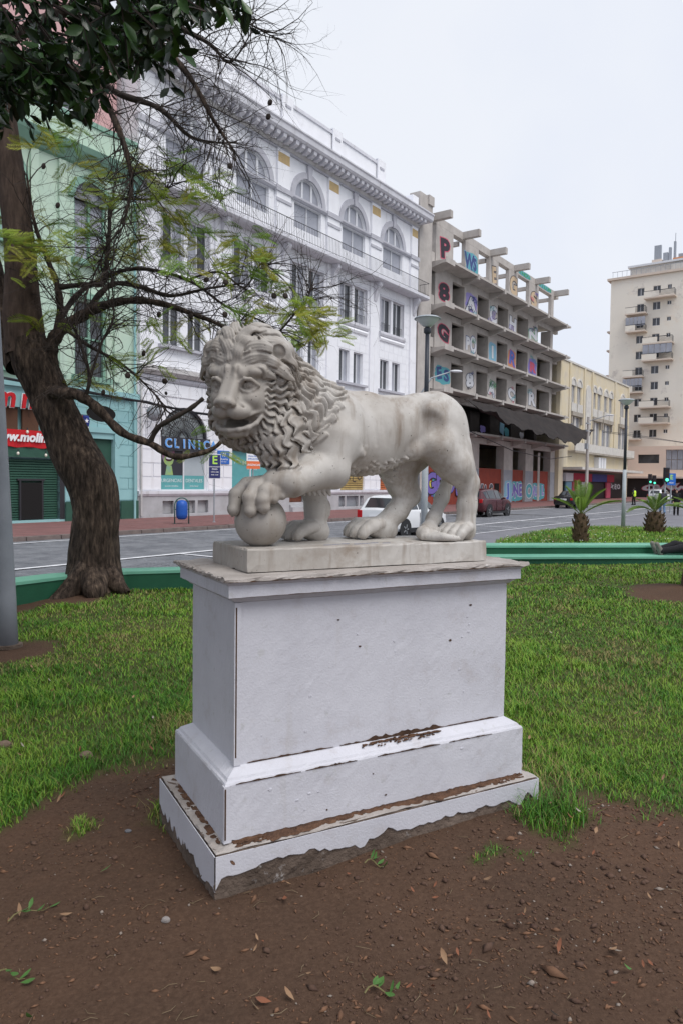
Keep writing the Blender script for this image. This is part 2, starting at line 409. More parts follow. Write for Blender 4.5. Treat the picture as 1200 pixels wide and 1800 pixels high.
    def mane_dir(p):
        q = p - Hd(0, .03, -.03); fc = q @ ff; rad = q - ff * fc; rn = np.linalg.norm(rad) + 1e-9
        rad = rad / rn; far = min(1, max(0, (np.linalg.norm(q) - .15) / .20))
        side = -ff
        return rad * (1 - far) * 1.0 + side * .45 * (1 - far) + np.array([.70, 0, -.62]) * far * (1 if p[0] > .16 else .45) + np.array([0, 0, -1.]) * (.22 + .5 * far * (p[2] < .62)) 
    # carved hair: shingled rows of wavy locks in two flow systems (round the face, and fanning back from the crown)
    def carve(mask_fn, amp=1.0):
        nonlocal G
        I = np.argwhere((np.abs(G) < .035)); P = lo + I * h; m, a, l, Wd, Ln, am, lam = mask_fn(P); k = m > .01
        I, P, m, a, l = I[k], P[k], m[k], a[k], l[k]
        hs = lambda *q: np.modf(np.abs(np.sin(sum(v * c for v, c in zip(q, (127.1, 311.7, 74.7))) + 1.3) * 43758.5453))[0]
        nz = np.sin(P[:, 0] * 23 + P[:, 2] * 17) + np.sin(P[:, 1] * 29 - P[:, 2] * 13 + 2) + .6 * np.sin(P[:, 0] * 51 - P[:, 2] * 37)
        a = a + am * np.sin(2 * np.pi * l / lam + 1.1 * nz) + .0045 * nz
        c = np.floor(a / Wd); x = a / Wd - c - .5; l2 = l / Ln + hs(c) + .12 * nz; r = np.floor(l2); t = l2 - r
        x = x + .16 * (hs(c, r) - .5) * t; wd = 1.06 - .50 * t ** 2.4; e = 1 - np.abs(2 * x / wd) ** 2.2
        tip = np.where(t > .86, np.sqrt(np.clip(1 - ((t - .86) / .14) ** 2, 0, 1)), 1); e = np.clip(e, 0, 1) * tip
        rd = np.abs(np.cos(np.pi * 3 * x / wd)) ** .8; hgt = (.002 + .017 * t ** .7 * (.8 + .4 * hs(c, r, 2 * c))) * np.sqrt(e) + .0075 * rd * e
        hgt = np.where(e <= .02, -.021, hgt - .006)
        G[I[:, 0], I[:, 1], I[:, 2]] -= (hgt * m * amp).astype(f4)
    bx = np.array([.57, .53, .48, .445, .405, .355, .28, .05]); bz = np.array([.74, .68, .63, .57, .52, .44, .345, .30])
    def head_c(P): q = P - O; return q @ rr, q @ ff, q @ uu
    def in_ring(r_, f_, z_): return (f_ > -.055) & ((r_ / .200) ** 2 + ((z_ + .03) / .240) ** 2 < 1) & (z_ > -.20)
    def face(r_, f_, z_): return np.clip((np.sqrt((r_ / .120) ** 2 + ((z_ + .045) / .172) ** 2) - 1) / .12, 0, 1) * np.where((f_ > .10) & (z_ < .09), 0, 1)
    def ring_mask(P):
        r_, f_, z_ = head_c(P); psi = np.arctan2(z_ + .03, r_); m = np.where(in_ring(r_, f_, z_), face(r_, f_, z_), 0)
        return m, psi * .165, np.hypot(r_, z_ + .03) * .8 - f_ * .75, .027, .066, .0055, .052
    def chest(P): return (P[:, 0] - .134 < (.815 - P[:, 2]) * .50) & (P[:, 2] < .66)
    def chest_mask(P):
        r_, f_, z_ = head_c(P); m = chest(P) * (1 - in_ring(r_, f_, z_)) * np.clip((P[:, 2] - .318) / .02, 0, 1) * np.where(f_ > 0, face(r_, f_, z_), 1) * np.where((P[:, 2] < .405) & (P[:, 1] < .115) & (P[:, 0] > .25), 0, 1)
        return m, .72 * P[:, 0] - .78 * P[:, 1], -P[:, 2] + .25 * P[:, 0], .034, .078, .0085, .060
    def neck_mask(P):
        r_, f_, z_ = head_c(P); lim = np.interp(P[:, 2], bz[::-1], bx[::-1]); m = np.clip((lim + .012 * np.sin(P[:, 2] * 90 + P[:, 1] * 60) - P[:, 0]) / .02, 0, 1) * (P[:, 2] > .325) * (1 - in_ring(r_, f_, z_)) * np.where(f_ > 0, face(r_, f_, z_), 1)
        m = m * np.where((P[:, 2] < .405) & (P[:, 1] < .115) & (P[:, 0] > .25), 0, 1)
        m = m * (1 - chest(P)) * np.clip((np.hypot(P[:, 0] - .134, P[:, 2] - .815) - .07) / .05, 0, 1)
        du, dw = P[:, 0] - .134, P[:, 2] - .815; ph = np.arctan2(-dw, du); rad = np.sqrt(du ** 2 + dw ** 2 + .5 * (P[:, 1] - .21) ** 2)
        return m, ph * .27 + np.abs(P[:, 1] - .21) * .9, rad, .034, .080, .0095, .064
    def belly_mask(P):
        top = .335 + .21 * (P[:, 0] - .5) + .012 * np.sin(P[:, 0] * 60); m = np.clip((top - P[:, 2]) / .02, 0, 1) * np.clip((P[:, 0] - .515) / .02, 0, 1) * np.clip((.88 - P[:, 0]) / .03, 0, 1) * (P[:, 2] > .25) * (P[:, 1] < .34) * (P[:, 1] > .07)
        return m, .85 * P[:, 0] + .5 * P[:, 2] + .4 * P[:, 1], .4 * P[:, 0] - .8 * P[:, 2] + .8 * np.abs(P[:, 1] - .1), .030, .050, .0060, .040
    carve(ring_mask); carve(neck_mask); carve(chest_mask); carve(belly_mask, .55)
    for d in range(3): g = G.copy(); sa = [slice(None)] * 3; sb = list(sa); sc_ = list(sa); sa[d] = slice(1, -1); sb[d] = slice(0, -2); sc_[d] = slice(2, None); G[tuple(sa)] = .70 * g[tuple(sa)] + .15 * (g[tuple(sb)] + g[tuple(sc_)])
    for row, (f0, z0, ln, lf) in enumerate(((.115, .098, .13, .022), (.085, .135, .15, .034), (.045, .165, .15, .030))):
        for sg in (-1, 1):
            for k in range(3 if row == 0 else 4):
                def dr(p, sg=sg, k=k, s0=Hd(0, 0, 0)):
                    q = p - s0; z_ = q @ uu; r_ = (q @ rr) * sg
                    return rr * sg * (.25 + .22 * k + max(0, r_) * 7) + uu * (1.0 - .2 * k - max(0, r_) * 9) - ff * (.25 + .2 * row)
                lock(Hd(sg * (.007 + .027 * k + .004 * row), f0 - .012 * k, z0 - .005 * k * k), dr, ln, 4, .0118, .004, .12, .0085, lf, sway=.004)
    # forearm fringe
    for k in range(8):
        a = np.array([.40 - k * .025, .075, .25]); cap(a, a + np.array([.012, -.004, -.03]), .016, .006, 0, g=K)
    S.G = G
    for s in (-1, 1):
        ec = np.array([s * .071, .120, .002]); dv = np.array([s * .15, .98, -.02]); dv /= np.linalg.norm(dv)
        a1 = np.cross(dv, [0, 0, 1]); a1 /= np.linalg.norm(a1); a2 = np.cross(dv, a1)
        for rad, rt in ((.0155, .0042), (.0065, .0036)):
            ring = [ec + dv * math.sqrt(.0300 ** 2 - rad * rad) + (a1 * math.cos(t) + a2 * math.sin(t)) * rad for t in np.linspace(0, 2 * math.pi, 13)]
            for i in range(12): cc(ring[i], ring[i + 1], rt, rt, .002, sub=True)
    hh = np.clip(.5 + .5 * (G - K) / .003, 0, 1)
    G = G * (1 - hh) + K * hh - .003 * hh * (1 - hh)
    for r in (-.150, .158):
        a = Hd(r, .02, .128); e = lambda c, rd, k, **kw: ell(c, rd, k, rot=HR, g=G, **kw)
        e(a, (.046, .026, .046), .012); e(a + ff * .020 + rr * .004 * (1 if r > 0 else -1), (.031, .030, .031), .004, sub=True)
        e(a - ff * .03 + uu * .0, (.04, .05, .04), .02)
    # parting grooves between toes stay as the field gives them; flat underside on the slab
    return surface_nets(G, lo, h)
def surface_nets(G, lo, h):
    ins = G < 0; nx, ny, nz = G.shape
    A = ins[:-1, :-1, :-1].astype(np.uint8)
    s = A.copy()
    cs = [(i, j, k) for i in (0, 1) for j in (0, 1) for k in (0, 1)]
    sub = lambda a, c: a[c[0]:nx - 1 + c[0], c[1]:ny - 1 + c[1], c[2]:nz - 1 + c[2]]
    s = sum(sub(ins, c).astype(np.uint8) for c in cs)
    act = (s > 0) & (s < 8); ids = np.full(act.shape, -1, np.int32)
    I = np.argwhere(act); ids[act] = np.arange(len(I))
    pos = np.zeros((len(I), 3)); cnt = np.zeros(len(I))
    val = {c: G[I[:, 0] + c[0], I[:, 1] + c[1], I[:, 2] + c[2]] for c in cs}
    for a in cs:
        for d in range(3):
            if a[d] == 0:
                b = list(a); b[d] = 1; b = tuple(b); va, vb = val[a], val[b]
                m = (va < 0) != (vb < 0); t = np.where(m, va / np.where(m, va - vb, 1), 0)
                p = np.tile(np.array(a, float), (len(I), 1)); p[:, d] = t
                pos[m] += p[m]; cnt[m] += 1
    V = lo + (I + pos / cnt[:, None]) * h
    F = []
    for d in range(3):
        e = [slice(1, -1)] * 3; e2 = list(e); e[d] = slice(0, -1); e2[d] = slice(1, None)
        a = ins[tuple(e)]; b = ins[tuple(e2)]
        X = np.argwhere(a != b); flip = a[a != b]
        o = np.array([1, 1, 1]); o[d] = 0; X = X + o
        d1, d2 = (d + 1) % 3, (d + 2) % 3
        def g(da, db):
            Y = X.copy(); Y[:, d1] -= da; Y[:, d2] -= db; return ids[Y[:, 0], Y[:, 1], Y[:, 2]]
        q = np.stack([g(1, 1), g(0, 1), g(0, 0), g(1, 0)], 1)
        q[~flip] = q[~flip][:, ::-1]
        F.append(q)
    return V, np.concatenate(F)
# ------------------------------------------------------------------ shared building materials
M_white = mat('white_wall_paint', (.86, .865, .90), (.79, .795, .83), 1.2, .75, .12, 60, stain=[((.50, .49, .50), .9, .60, .85)], streak=((.55, .53, .52), 2.2, .60, .85))
M_joint = mat('wall_joint', (.62, .62, .66), rough=.9)
M_trim = mat('grey_trim', (.50, .50, .55), (.43, .43, .47), 2, .8, .1, 40)
M_trimw = mat('pale_trim', (.70, .70, .75), (.60, .60, .64), 1.5, .8, .1, 40, streak=((.40, .39, .38), 3, .58, .85))
M_cornice = mat('weathered_cornice', (.62, .61, .61), (.45, .43, .42), 1.2, .85, .15, 30, streak=((.30, .28, .27), 3, .55, .85))
M_base = mat('grey_base_plaster', (.46, .46, .48), (.38, .38, .39), 1.5, .85, .2, 30, stain=[((.24, .23, .22), 2.5, .62, .8)])
M_glass = mat('window_glass', (.07, .075, .085), (.03, .033, .04), .6, rough=.06, spec=.6)
M_glass2 = mat('curtained_glass', (.36, .37, .42), (.26, .27, .31), .7, rough=.10, spec=.5)
M_frame = mat('window_frame_white', (.66, .67, .70), rough=.5)
M_dark = mat('dark_opening', (.012, .011, .011), rough=.9)
M_iron = mat('black_iron', (.03, .03, .035), rough=.5)
M_steel = mat('galvanised_steel', (.36, .38, .41), (.30, .32, .35), 6, .45, metal=.3)
M_ochre = mat('ochre_patch', (.52, .38, .19), (.44, .33, .18), 3, .85)

def wall_faces(mb, x0, x1, z0, z1, holes, y, yb):
    """wall plane at y with rectangular holes (x0,x1,z0,z1) and reveals back to yb"""
    xs = sorted({x0, x1, *[h[0] for h in holes], *[h[1] for h in holes]}); zs = sorted({z0, z1, *[h[2] for h in holes], *[h[3] for h in holes]})
    xs = [x for x in xs if x0 <= x <= x1]; zs = [z for z in zs if z0 <= z <= z1]
    for i in range(len(xs) - 1):
        for j in range(len(zs) - 1):
            cx, cz = (xs[i] + xs[i + 1]) / 2, (zs[j] + zs[j + 1]) / 2
            if any(h[0] < cx < h[1] and h[2] < cz < h[3] for h in holes): continue
            mb.add([(xs[i], y, zs[j]), (xs[i + 1], y, zs[j]), (xs[i + 1], y, zs[j + 1]), (xs[i], y, zs[j + 1])], [(0, 1, 2, 3)])
    for a, b, c, d in holes:
        mb.add([(a, y, c), (b, y, c), (b, y, d), (a, y, d), (a, yb, c), (b, yb, c), (b, yb, d), (a, yb, d)], [(0, 4, 5, 1), (1, 5, 6, 2), (2, 6, 7, 3), (3, 7, 4, 0)])
    return mb
def arch_pts(cx, cz, r, n=16, a0=0.0, a1=math.pi): return [(cx + r * math.cos(a0 + (a1 - a0) * i / n), cz + r * math.sin(a0 + (a1 - a0) * i / n)) for i in range(n + 1)]
def arch_ring(mb, cx, cz, r0, r1, y0, y1, n=16):
    A = arch_pts(cx, cz, r1, n); B = arch_pts(cx, cz, r0, n)
    for i in range(n): mb.prism([A[i], A[i + 1], B[i + 1], B[i]][::-1], y0, y1)
def spandrel(mb, cx, cz, r, top, y0, y1, n=16):
    A = arch_pts(cx, cz, r, n)
    for i in range(n):
        a, b = A[i], A[i + 1]
        mb.prism([(a[0], a[1]), (a[0], top), (b[0], top), (b[0], b[1])], y0, y1)
def courses(parent, mats, name, x0, x1, z0, z1, hc, lb, joint, y0, y1, holes, left, lim, seed=1):
    """stone courses: each block its own mesh object up to lim, the rest one object"""
    rg = random.Random(seed); rest = MB(); cnt = 0; cache = {}
    nz = max(1, round((z1 - z0) / hc)); hz = (z1 - z0) / nz
    for j in range(nz):
        za, zb = z0 + j * hz + joint / 2, z0 + (j + 1) * hz - joint / 2
        segs = [(x0, x1)]
        for h in holes:
            if h[2] < zb - .03 and h[3] > za + .03:
                segs = [q for s_ in segs for q in ((s_[0], min(s_[1], h[0])), (max(s_[0], h[1]), s_[1])) if q[1] - q[0] > .06]
        off = (j % 2) * lb / 2
        for a, b in segs:
            k = math.floor((a - x0 - off) / lb); cuts = [a] + [x0 + off + i * lb for i in range(k + 1, k + 60) if a + .12 < x0 + off + i * lb < b - .12] + [b]
            for c, d in zip(cuts, cuts[1:]):
                w_, hh = round(d - c - joint, 3), round(zb - za, 3)
                if w_ < .04: continue
                if cnt < lim:
                    me = cache.get((w_, hh)) or cache.setdefault((w_, hh), MB().box((0, y0 - y1, 0), (w_, 0, hh)).mesh(name, mats))
                    part(name, me, parent, (c + joint / 2, y1 + rg.uniform(0, .004), za)); cnt += 1
                else: rest.box((c + joint / 2, y0, za), (d - joint / 2, y1, zb))
    if rest.v: rest.build(name + 's', mats, parent, kind='stuff')
    return cnt

def white_building():
    W = thing('clinic_building', 'long white four storey corner-less building with arched top windows, balcony and heavy bracketed cornice', 'building', sp(21.77, 27.2, -.22), STREET_ROT)
    W['label'] = 'long white building with arched top windows, a long balcony and a heavy bracketed cornice'
    Lx = 25.4; cs = [2.93 + 4.78 * k for k in range(5)]
    holes = []
    for c in cs:
        holes += [(c - 1.47, c - .13, 12.22, 14.55), (c + .13, c + 1.47, 12.22, 14.55)]
    for k, c in enumerate(cs):
        holes += [(c - 1.45, c - .35, 8.27, 10.32), (c + .12, c + 1.18, 8.27, 10.32)]
    h4 = []
    for c in cs: h4 += [(c - 1.28, c + 1.28, 16.62, 18.12), (c - 1.28, c + 1.28, 18.36, 19.66)]
    g0 = [(1.38, 4.42, 1.25, 3.85), (1.38, 4.42, 3.85, 5.37), (6.2, 9.25, 1.25, 5.0), (10.95, 12.35, .35, 4.9), (16.1, 18.8, 1.25, 4.6), (20.8, 23.4, 1.25, 4.6)]
    bw = [(1.45, 2.15, .15, .78), (2.3, 3.55, .15, .78), (3.72, 4.45, .15, .78), (6.2, 9.2, .2, .75), (15.9, 16.55, .2, .88), (16.7, 18.1, .2, .88), (18.25, 18.7, .2, .88), (20.9, 23.3, .2, .88)]
    wl = MB()
    wall_faces(wl, 0, Lx, 0, 15.3, holes + g0 + bw, .035, .32)
    wall_faces(wl, 0, Lx, 15.3, 20.5, h4, .035, .34)
    wl.box((0, .6, 0), (Lx, 12, 21.4)); wl.add([(0, .035, 0), (0, .6, 0), (0, .6, 21.4), (0, .035, 21.4), (Lx, .035, 0), (Lx, .6, 0), (Lx, .6, 21.4), (Lx, .035, 21.4)], [(0, 3, 2, 1), (4, 5, 6, 7)])
    for c in cs: spandrel(wl, c, 18.36, 1.28, 19.668, .036, .30)
    spandrel(wl, 2.9, 3.85, 1.52, 5.373, .036, .30)
    wl.build('wall', M_white, W)
    # ashlar: ground floor in bold rusticated courses, upper floors in thin ones
    n = courses(W, M_white, 'stone_block', .12, Lx - .1, 1.30, 6.45, .64, 1.55, .045, -.01, .034, g0 + [(10.9, 12.4, 0, 5)], W, 110, 3)
    xs = [0.0] + [x for c in cs for x in (c - 1.75, c + 1.75)] + [Lx]
    courses(W, M_white, 'stone_block', .05, Lx - .05, 7.2, 15.2, .52, 1.2, .018, .016, .034, [(a - .06, b + .06, c - .18, d + .1) for a, b, c, d in holes], W, 185, 4)
    # plinth course, ledges and string courses
    def mould(z0, z1, out, m, name='string_course', x0=0.0, x1=Lx):
        MB().prismx([(.034, z0), (-out * .5, z0), (-out, z0 + (z1 - z0) * .45), (-out, z1), (.034, z1)], x0 - .02, x1 + .02).build(name, m, W)
    MB().box((0, -.05, 0), (Lx, .033, .12)).build('plinth', M_base, W)
    pb = MB(); wall_faces(pb, 0, Lx, .12, 1.02, [b for b in bw] + [(10.95, 12.35, .12, 1.02)], -.02, .28); pb.build('base_panel', M_base, W)
    mould(1.02, 1.26, .12, M_trimw, 'ledge', 0, 10.9); mould(1.02, 1.26, .12, M_trimw, 'ledge', 12.4, Lx)
    mould(6.48, 6.72, .10, M_trim); mould(6.74, 7.14, .34, M_cornice)
    mould(18.13, 18.35, .16, M_trim)
    for a, b, c, d in bw: MB().box((a, .2, c), (b, .3, d)).build('basement_grille', M_base if a < 5 else M_steel, W)
    # pilasters of the upper storeys
    px = [c + 2.39 for c in cs[:-1]]
    for x in px + [.45, Lx - .55]:
        hw = .52 if x not in (.45, Lx - .55) else .42
        MB().box((x - hw, -.10, 7.16), (x + hw, .014, 15.28)).build('pilaster', M_white, W)
        MB().box((x - hw - .1, -.14, 15.6), (x + hw + .1, .03, 18.1)).build('pilaster', M_white, W)
        MB().box((x - hw - .14, -.19, 17.55), (x + hw + .14, -.141, 17.72)).build('capital_band', M_trim, W)
        MB().box((x - hw - .2, -.22, 18.10), (x + hw + .2, .03, 18.38)).build('impost', M_trim, W)
        MB().box((x - hw, -.12, 18.39), (x + hw, .03, 20.48)).build('pilaster', M_white, W)
        if x in px[1:] + [Lx - .55]: MB().box((x - hw * .96, -.124, 19.75), (x + hw * .96, -.121, 20.3)).build('bare_plaster_patch', M_ochre, W)
        MB().prismx([(.03, 15.28), (-.62, 15.28), (-.60, 15.05), (-.36, 14.75), (-.22, 14.3), (-.14, 14.05), (.03, 14.05)], x - .17, x + .17).build('bracket', M_trimw, W)
    # arches, keystones and glazing of the top floor
    gl4 = MB().box((-1.28, .20, 0), (1.28, .24, 1.5)).mesh('pane', M_glass2); fr4 = MB()
    for a, b in ((-1.28, -1.21), (1.21, 1.28), (-.04, .04)): fr4.box((a, .15, 0), (b, .198, 1.5))
    fr4.box((-1.2, .15, 1.43), (-.05, .198, 1.5)).box((.05, .15, 1.43), (1.2, .198, 1.5)); fr4 = fr4.mesh('window', M_frame)
    pv = MB(); P = arch_pts(0, 0, 1.26, 20); pv.prism(P[::-1], .20, .24); pv = pv.mesh('pane', M_glass2)
    fa = MB(); fa.box((-.52, .14, 0), (-.36, .198, 1.14)).box((.36, .14, 0), (.52, .198, 1.14)); arch_ring(fa, 0, 0, 1.18, 1.27, .15, .198); fa = fa.mesh('arched_window', M_frame)
    for k, c in enumerate(cs):
        r_ = MB(); arch_ring(r_, c, 18.38, 1.30, 1.66, -.06, .033); r_.build('arch_surround', M_trim, W)
        MB().prism([(c - .16, 19.60), (c + .16, 19.60), (c + .22, 20.44), (c - .22, 20.44)], -.14, .03).build('keystone', M_trim, W)
        w_ = part('window', fr4, W, (c, 0, 16.62)); part('pane', gl4, w_)
        w_ = part('arched_window', fa, W, (c, 0, 18.37)); part('pane', pv, w_)
    # third and second floor windows: paired casements
    def casement(wd, ht, name):
        f = MB()
        for a, b in ((0, .06), (wd - .06, wd), (wd / 2 - .035, wd / 2 + .035)): f.box((a, .17, 0), (b, .235, ht))
        for z in (0, ht - .06): f.box((.061, .175, z), (wd / 2 - .036, .23, z + .06)).box((wd / 2 + .036, .175, z), (wd - .061, .23, z + .06))
        return f.mesh('window', M_frame), MB().box((.02, .236, .01), (wd / 2, .255, ht - .01)).mesh('pane', M_glass), MB().box((0, .236, .01), (wd / 2 - .02, .255, ht - .01)).mesh('pane', M_glass2)
    rg = random.Random(8)
    cache = {}
    guard = {}
    for i, (a, b, c, d) in enumerate(holes):
        key = (round(b - a, 2), round(d - c, 2))
        if key not in cache: cache[key] = casement(*key, '')
        f, g1, g2 = cache[key]; w_ = part('window', f, W, (a, 0, c))
        sw = rg.random()
        part('pane', g1 if sw < .6 else g2, w_); part('pane', g1 if sw > .3 else g2, w_, ((b - a) / 2, 0, 0) if (sw > .3) else ((b - a) / 2, 0, 0))
        if c > 12:
            if key not in guard:
                q = MB().tube([(.05, .10, .62), (key[0] - .05, .10, .62)], .016, 4)
                for t in range(8): q.tube([(.08 + t * (key[0] - .16) / 7, .10, .05), (.08 + t * (key[0] - .16) / 7, .10, .62)], .010, 4)
                guard[key] = q.mesh('window_guard', M_iron)
            part('window_guard', guard[key], W, (a, 0, c))
    for c in cs:
        MB().box((c - 1.62, -.03, 14.56), (c + 1.62, .014, 14.72)).build('lintel', M_trimw, W)
        for x in (c - 1.60, c + 1.49): MB().box((x, -.02, 12.25), (x + .10, .014, 14.55)).build('window_jamb', M_trim, W)
        MB().prismx([(.014, 11.86), (-.08, 11.90), (-.14, 12.04), (-.14, 12.2), (.014, 12.2)], c - 1.68, c + 1.68).build('sill', M_trimw, W)
        MB().prismx([(.014, 11.55), (-.05, 11.58), (-.10, 11.72), (-.04, 11.85), (.014, 11.85)], c - 1.6, c + 1.6).build('sill_moulding', M_white, W)
        MB().box((c - 1.75, -.22, 8.10), (c + 1.5, .014, 8.25)).build('sill', M_trim, W)
    # balcony with railing
    MB().prismx([(.034, 15.29), (-.74, 15.29), (-.84, 15.38), (-.84, 15.56), (.034, 15.56)], 0, Lx + .5).build('balcony_slab', M_trimw, W)
    rl = MB().tube([(.05, -.79, 16.52), (Lx + .45, -.79, 16.52), (Lx + .45, .0, 16.52)], .022, 5).tube([(.05, -.79, 15.66), (Lx + .45, -.79, 15.66), (Lx + .45, .0, 15.66)], .014, 4)
    rl.build('railing', M_iron, W)
    bl = MB()
    for i in range(int(Lx / .15)): bl.tube([(.1 + i * .15, -.79, 15.57), (.1 + i * .15, -.79, 16.52)], .009, 4, False)
    for i in range(5): bl.tube([(Lx + .45, -.7 + i * .16, 15.57), (Lx + .45, -.7 + i * .16, 16.52)], .009, 4, False)
    bl.build('balusters', M_iron, W, kind='stuff')
    # entablature, modillions, cornice, parapet
    MB().box((-.02, -.10, 20.49), (Lx + .02, .034, 20.60)).build('frieze', M_trim, W)
    MB().prismx([(.034, 20.60), (-.12, 20.60), (-.2, 20.75), (-.2, 20.86), (.034, 20.86)], -.05, Lx + .05).build('frieze', M_cornice, W)
    md = MB().prismx([(-.201, .02), (-.55, .02), (-.72, .10), (-.76, .30), (-.201, .30)], -.14, .14).mesh('modillion', M_trimw)
    x = .2
    while x < Lx + .1: part('modillion', md, W, (x, 0, 20.74)); x += .545
    MB().prismx([(.034, 21.05), (-.80, 21.05), (-.90, 21.16), (-.93, 21.42), (-1.0, 21.5), (-1.0, 21.58), (-.2, 21.80), (.034, 21.80)], -.3, Lx + .75).build('cornice', M_trimw, W)
    x1 = 20.7
    pp = MB().box((0, .06, 21.81), (x1, .5, 23.26)); pp.build('parapet', M_white, W)
    MB().box((0, -.02, 23.27), (x1 + .05, .56, 23.46)).build('coping', M_trimw, W)
    MB().box((-.02, 0, 21.82), (x1, .058, 22.2)).build('parapet_base', M_trimw, W)
    for x in (.5, 5.2, 9.95, 14.75, 19.8):
        MB().box((x, -.10, 21.83), (x + .95, -.022, 23.56)).box((x, -.1, 23.561), (x + .95, .5, 23.62)).build('parapet_pier', M_white, W)
        MB().box((x + .22, -.14, 22.98), (x + .73, -.102, 23.12)).build('pier_moulding', M_trim, W)
    MB().box((x1 + .06, .1, 21.81), (Lx, .5, 22.1)).build('parapet', M_white, W)
    MB().box((Lx - .9, -.1, 21.82), (Lx - .1, .6, 22.75)).build('corner_pier', M_white, W)
    # gutter pipe on the left corner
    MB().tube([(.10, -.12, .1), (.10, -.12, 6.4)], .05, 8).build('downpipe', M_cornice, W)
    # ground floor glazing
    fan = MB(); arch_ring(fan, 2.9, 3.85, 1.40, 1.52, .10, .2, 18)
    for i in range(1, 24):
        a = math.pi * i / 24; fan.tube([(2.9 + .35 * math.cos(a), .13, 3.85 + .35 * math.sin(a)), (2.9 + 1.42 * math.cos(a), .13, 3.85 + 1.42 * math.sin(a))], .013, 4)
    arch_ring(fan, 2.9, 3.85, .30, .36, .11, .16, 12); arch_ring(fan, 2.9, 3.85, .88, .91, .115, .145, 16)
    f_ = fan.build('fanlight', M_iron, W); q = MB(); q.prism(arch_pts(2.9, 3.85, 1.45, 18)[::-1], .22, .25); q.build('pane', mat('fanlight_glass', (.34, .37, .38), (.22, .24, .25), 3, rough=.2), f_)
    M_teal = mat('teal_film', (.10, .33, .34), (.12, .37, .38), 2, .35); M_poster = mat('poster_dark', (.035, .035, .045), rough=.3); M_frost = mat('frosted_film', (.42, .47, .50), (.36, .41, .44), 1, .35)
    M_print = mat('pale_print', (.62, .72, .72), rough=.5)
    win = MB()
    for a, b in ((1.38, 1.45), (2.86, 2.94), (4.30, 4.42)): win.box((a, .12, 1.26), (b, .2, 3.84))
    win.box((1.451, .12, 1.26), (2.859, .2, 1.33)).box((2.941, .12, 1.26), (4.299, .2, 1.33))
    w1 = win.build('shop_window', M_frame, W)
    MB().box((1.45, .16, 2.02), (2.86, .19, 3.84)).build('poster', M_poster, w1); MB().box((2.94, .16, 2.02), (4.3, .19, 3.84)).build('frosted_pane', M_frost, w1)
    MB().box((1.45, .155, 1.33), (2.86, .19, 2.02)).build('teal_strip', M_teal, w1); MB().box((2.94, .155, 1.33), (4.3, .19, 2.02)).build('teal_strip', M_teal, w1)
    text('lettering', 'URGENCIAS', .24, M_print, w1, (2.15, .150, 1.76)); text('lettering', 'DENTALES', .24, M_print, w1, (3.62, .150, 1.76))
    text('lettering', 'IMPLANTEA', .20, M_print, w1, (3.72, .155, 3.35)); text('lettering', 'atencion inmediata', .11, M_print, w1, (2.15, .150, 1.5)); text('lettering', 'clinica dental', .11, M_print, w1, (3.62, .150, 1.5))
    # the printed laughing face on the poster
    def blob(nm, c, pts, y, par): q = MB(); q.prism(pts, y - .003, y); return q.build(nm, c, par)
    el = lambda cx, cz, rx, rz, n=18: [(cx + rx * math.cos(2 * math.pi * i / n), cz + rz * math.sin(2 * math.pi * i / n)) for i in range(n)]
    blob('printed_face', mat('face_print', (.20, .36, .30), (.42, .16, .30), 1.8, .4), el(1.95, 3.05, .40, .55), .159, w1)
    blob('printed_chin', mat('chin_print', (.36, .48, .10), (.22, .40, .30), 3, .4), el(1.97, 2.75, .30, .26), .155, w1)
    blob('printed_neck', mat('chin_print', (.36, .48, .10)), [(1.75, 2.03), (2.25, 2.03), (2.15, 2.5), (1.85, 2.5)], .158, w1)
    blob('printed_mouth', mat('mouth_print', (.06, .02, .03)), el(1.98, 2.82, .22, .12), .151, w1)
    blob('printed_teeth', mat('teeth_print', (.8, .8, .8)), el(1.98, 2.86, .19, .06), .147, w1)
    # teal shopfront of the next bay
    w2 = MB().box((6.2, .10, 1.26), (6.28, .2, 4.98)).box((7.68, .10, 1.26), (7.76, .2, 4.98)).box((9.17, .1, 1.26), (9.25, .2, 4.98)).build('shop_window', M_frame, W)
    MB().box((6.28, .15, 1.27), (7.68, .19, 3.4)).box((7.76, .15, 1.27), (9.17, .19, 3.4)).build('teal_pane', M_teal, w2); MB().box((6.28, .15, 3.41), (9.17, .19, 4.97)).build('dark_fascia', M_poster, w2)
    text('lettering', 'IMPLANTEA', .3, M_print, w2, (7.9, .145, 2.75)); text('lettering', 'clinica dental', .16, M_print, w2, (7.9, .145, 2.45))
    q = MB(); arch_ring(q, 6.75, 2.7, .22, .25, .143, .148, 14); q.build('printed_mark', M_print, w2)
    # wooden entrance and steps
    M_wood = mat('red_brown_wood', (.20, .07, .04), (.14, .05, .03), 6, .6)
    d_ = MB().box((10.97, .2, .55), (12.33, .26, 4.88)).build('door', M_wood, W)
    for i in range(12): MB().box((11.0, .17, .62 + i * .35), (12.3, .199, .90 + i * .35)).build('door_plank', M_wood, d_)
    for i in range(3): MB().box((10.96, -.28 + i * .16, .12 + i * .145 - (.12 if i == 0 else 0)), (12.34, .27, .26 + i * .145)).build('step', M_base, W)
    # shutters of the right bays
    M_shY = mat('yellow_shutter', (.42, .31, .12), (.34, .24, .10), 3, .6, stain=[((.12, .10, .08), 6, .60, .64)]); M_shO = mat('orange_shutter', (.50, .16, .06), (.40, .12, .05), 3, .6, stain=[((.10, .08, .08), 5, .60, .64)])
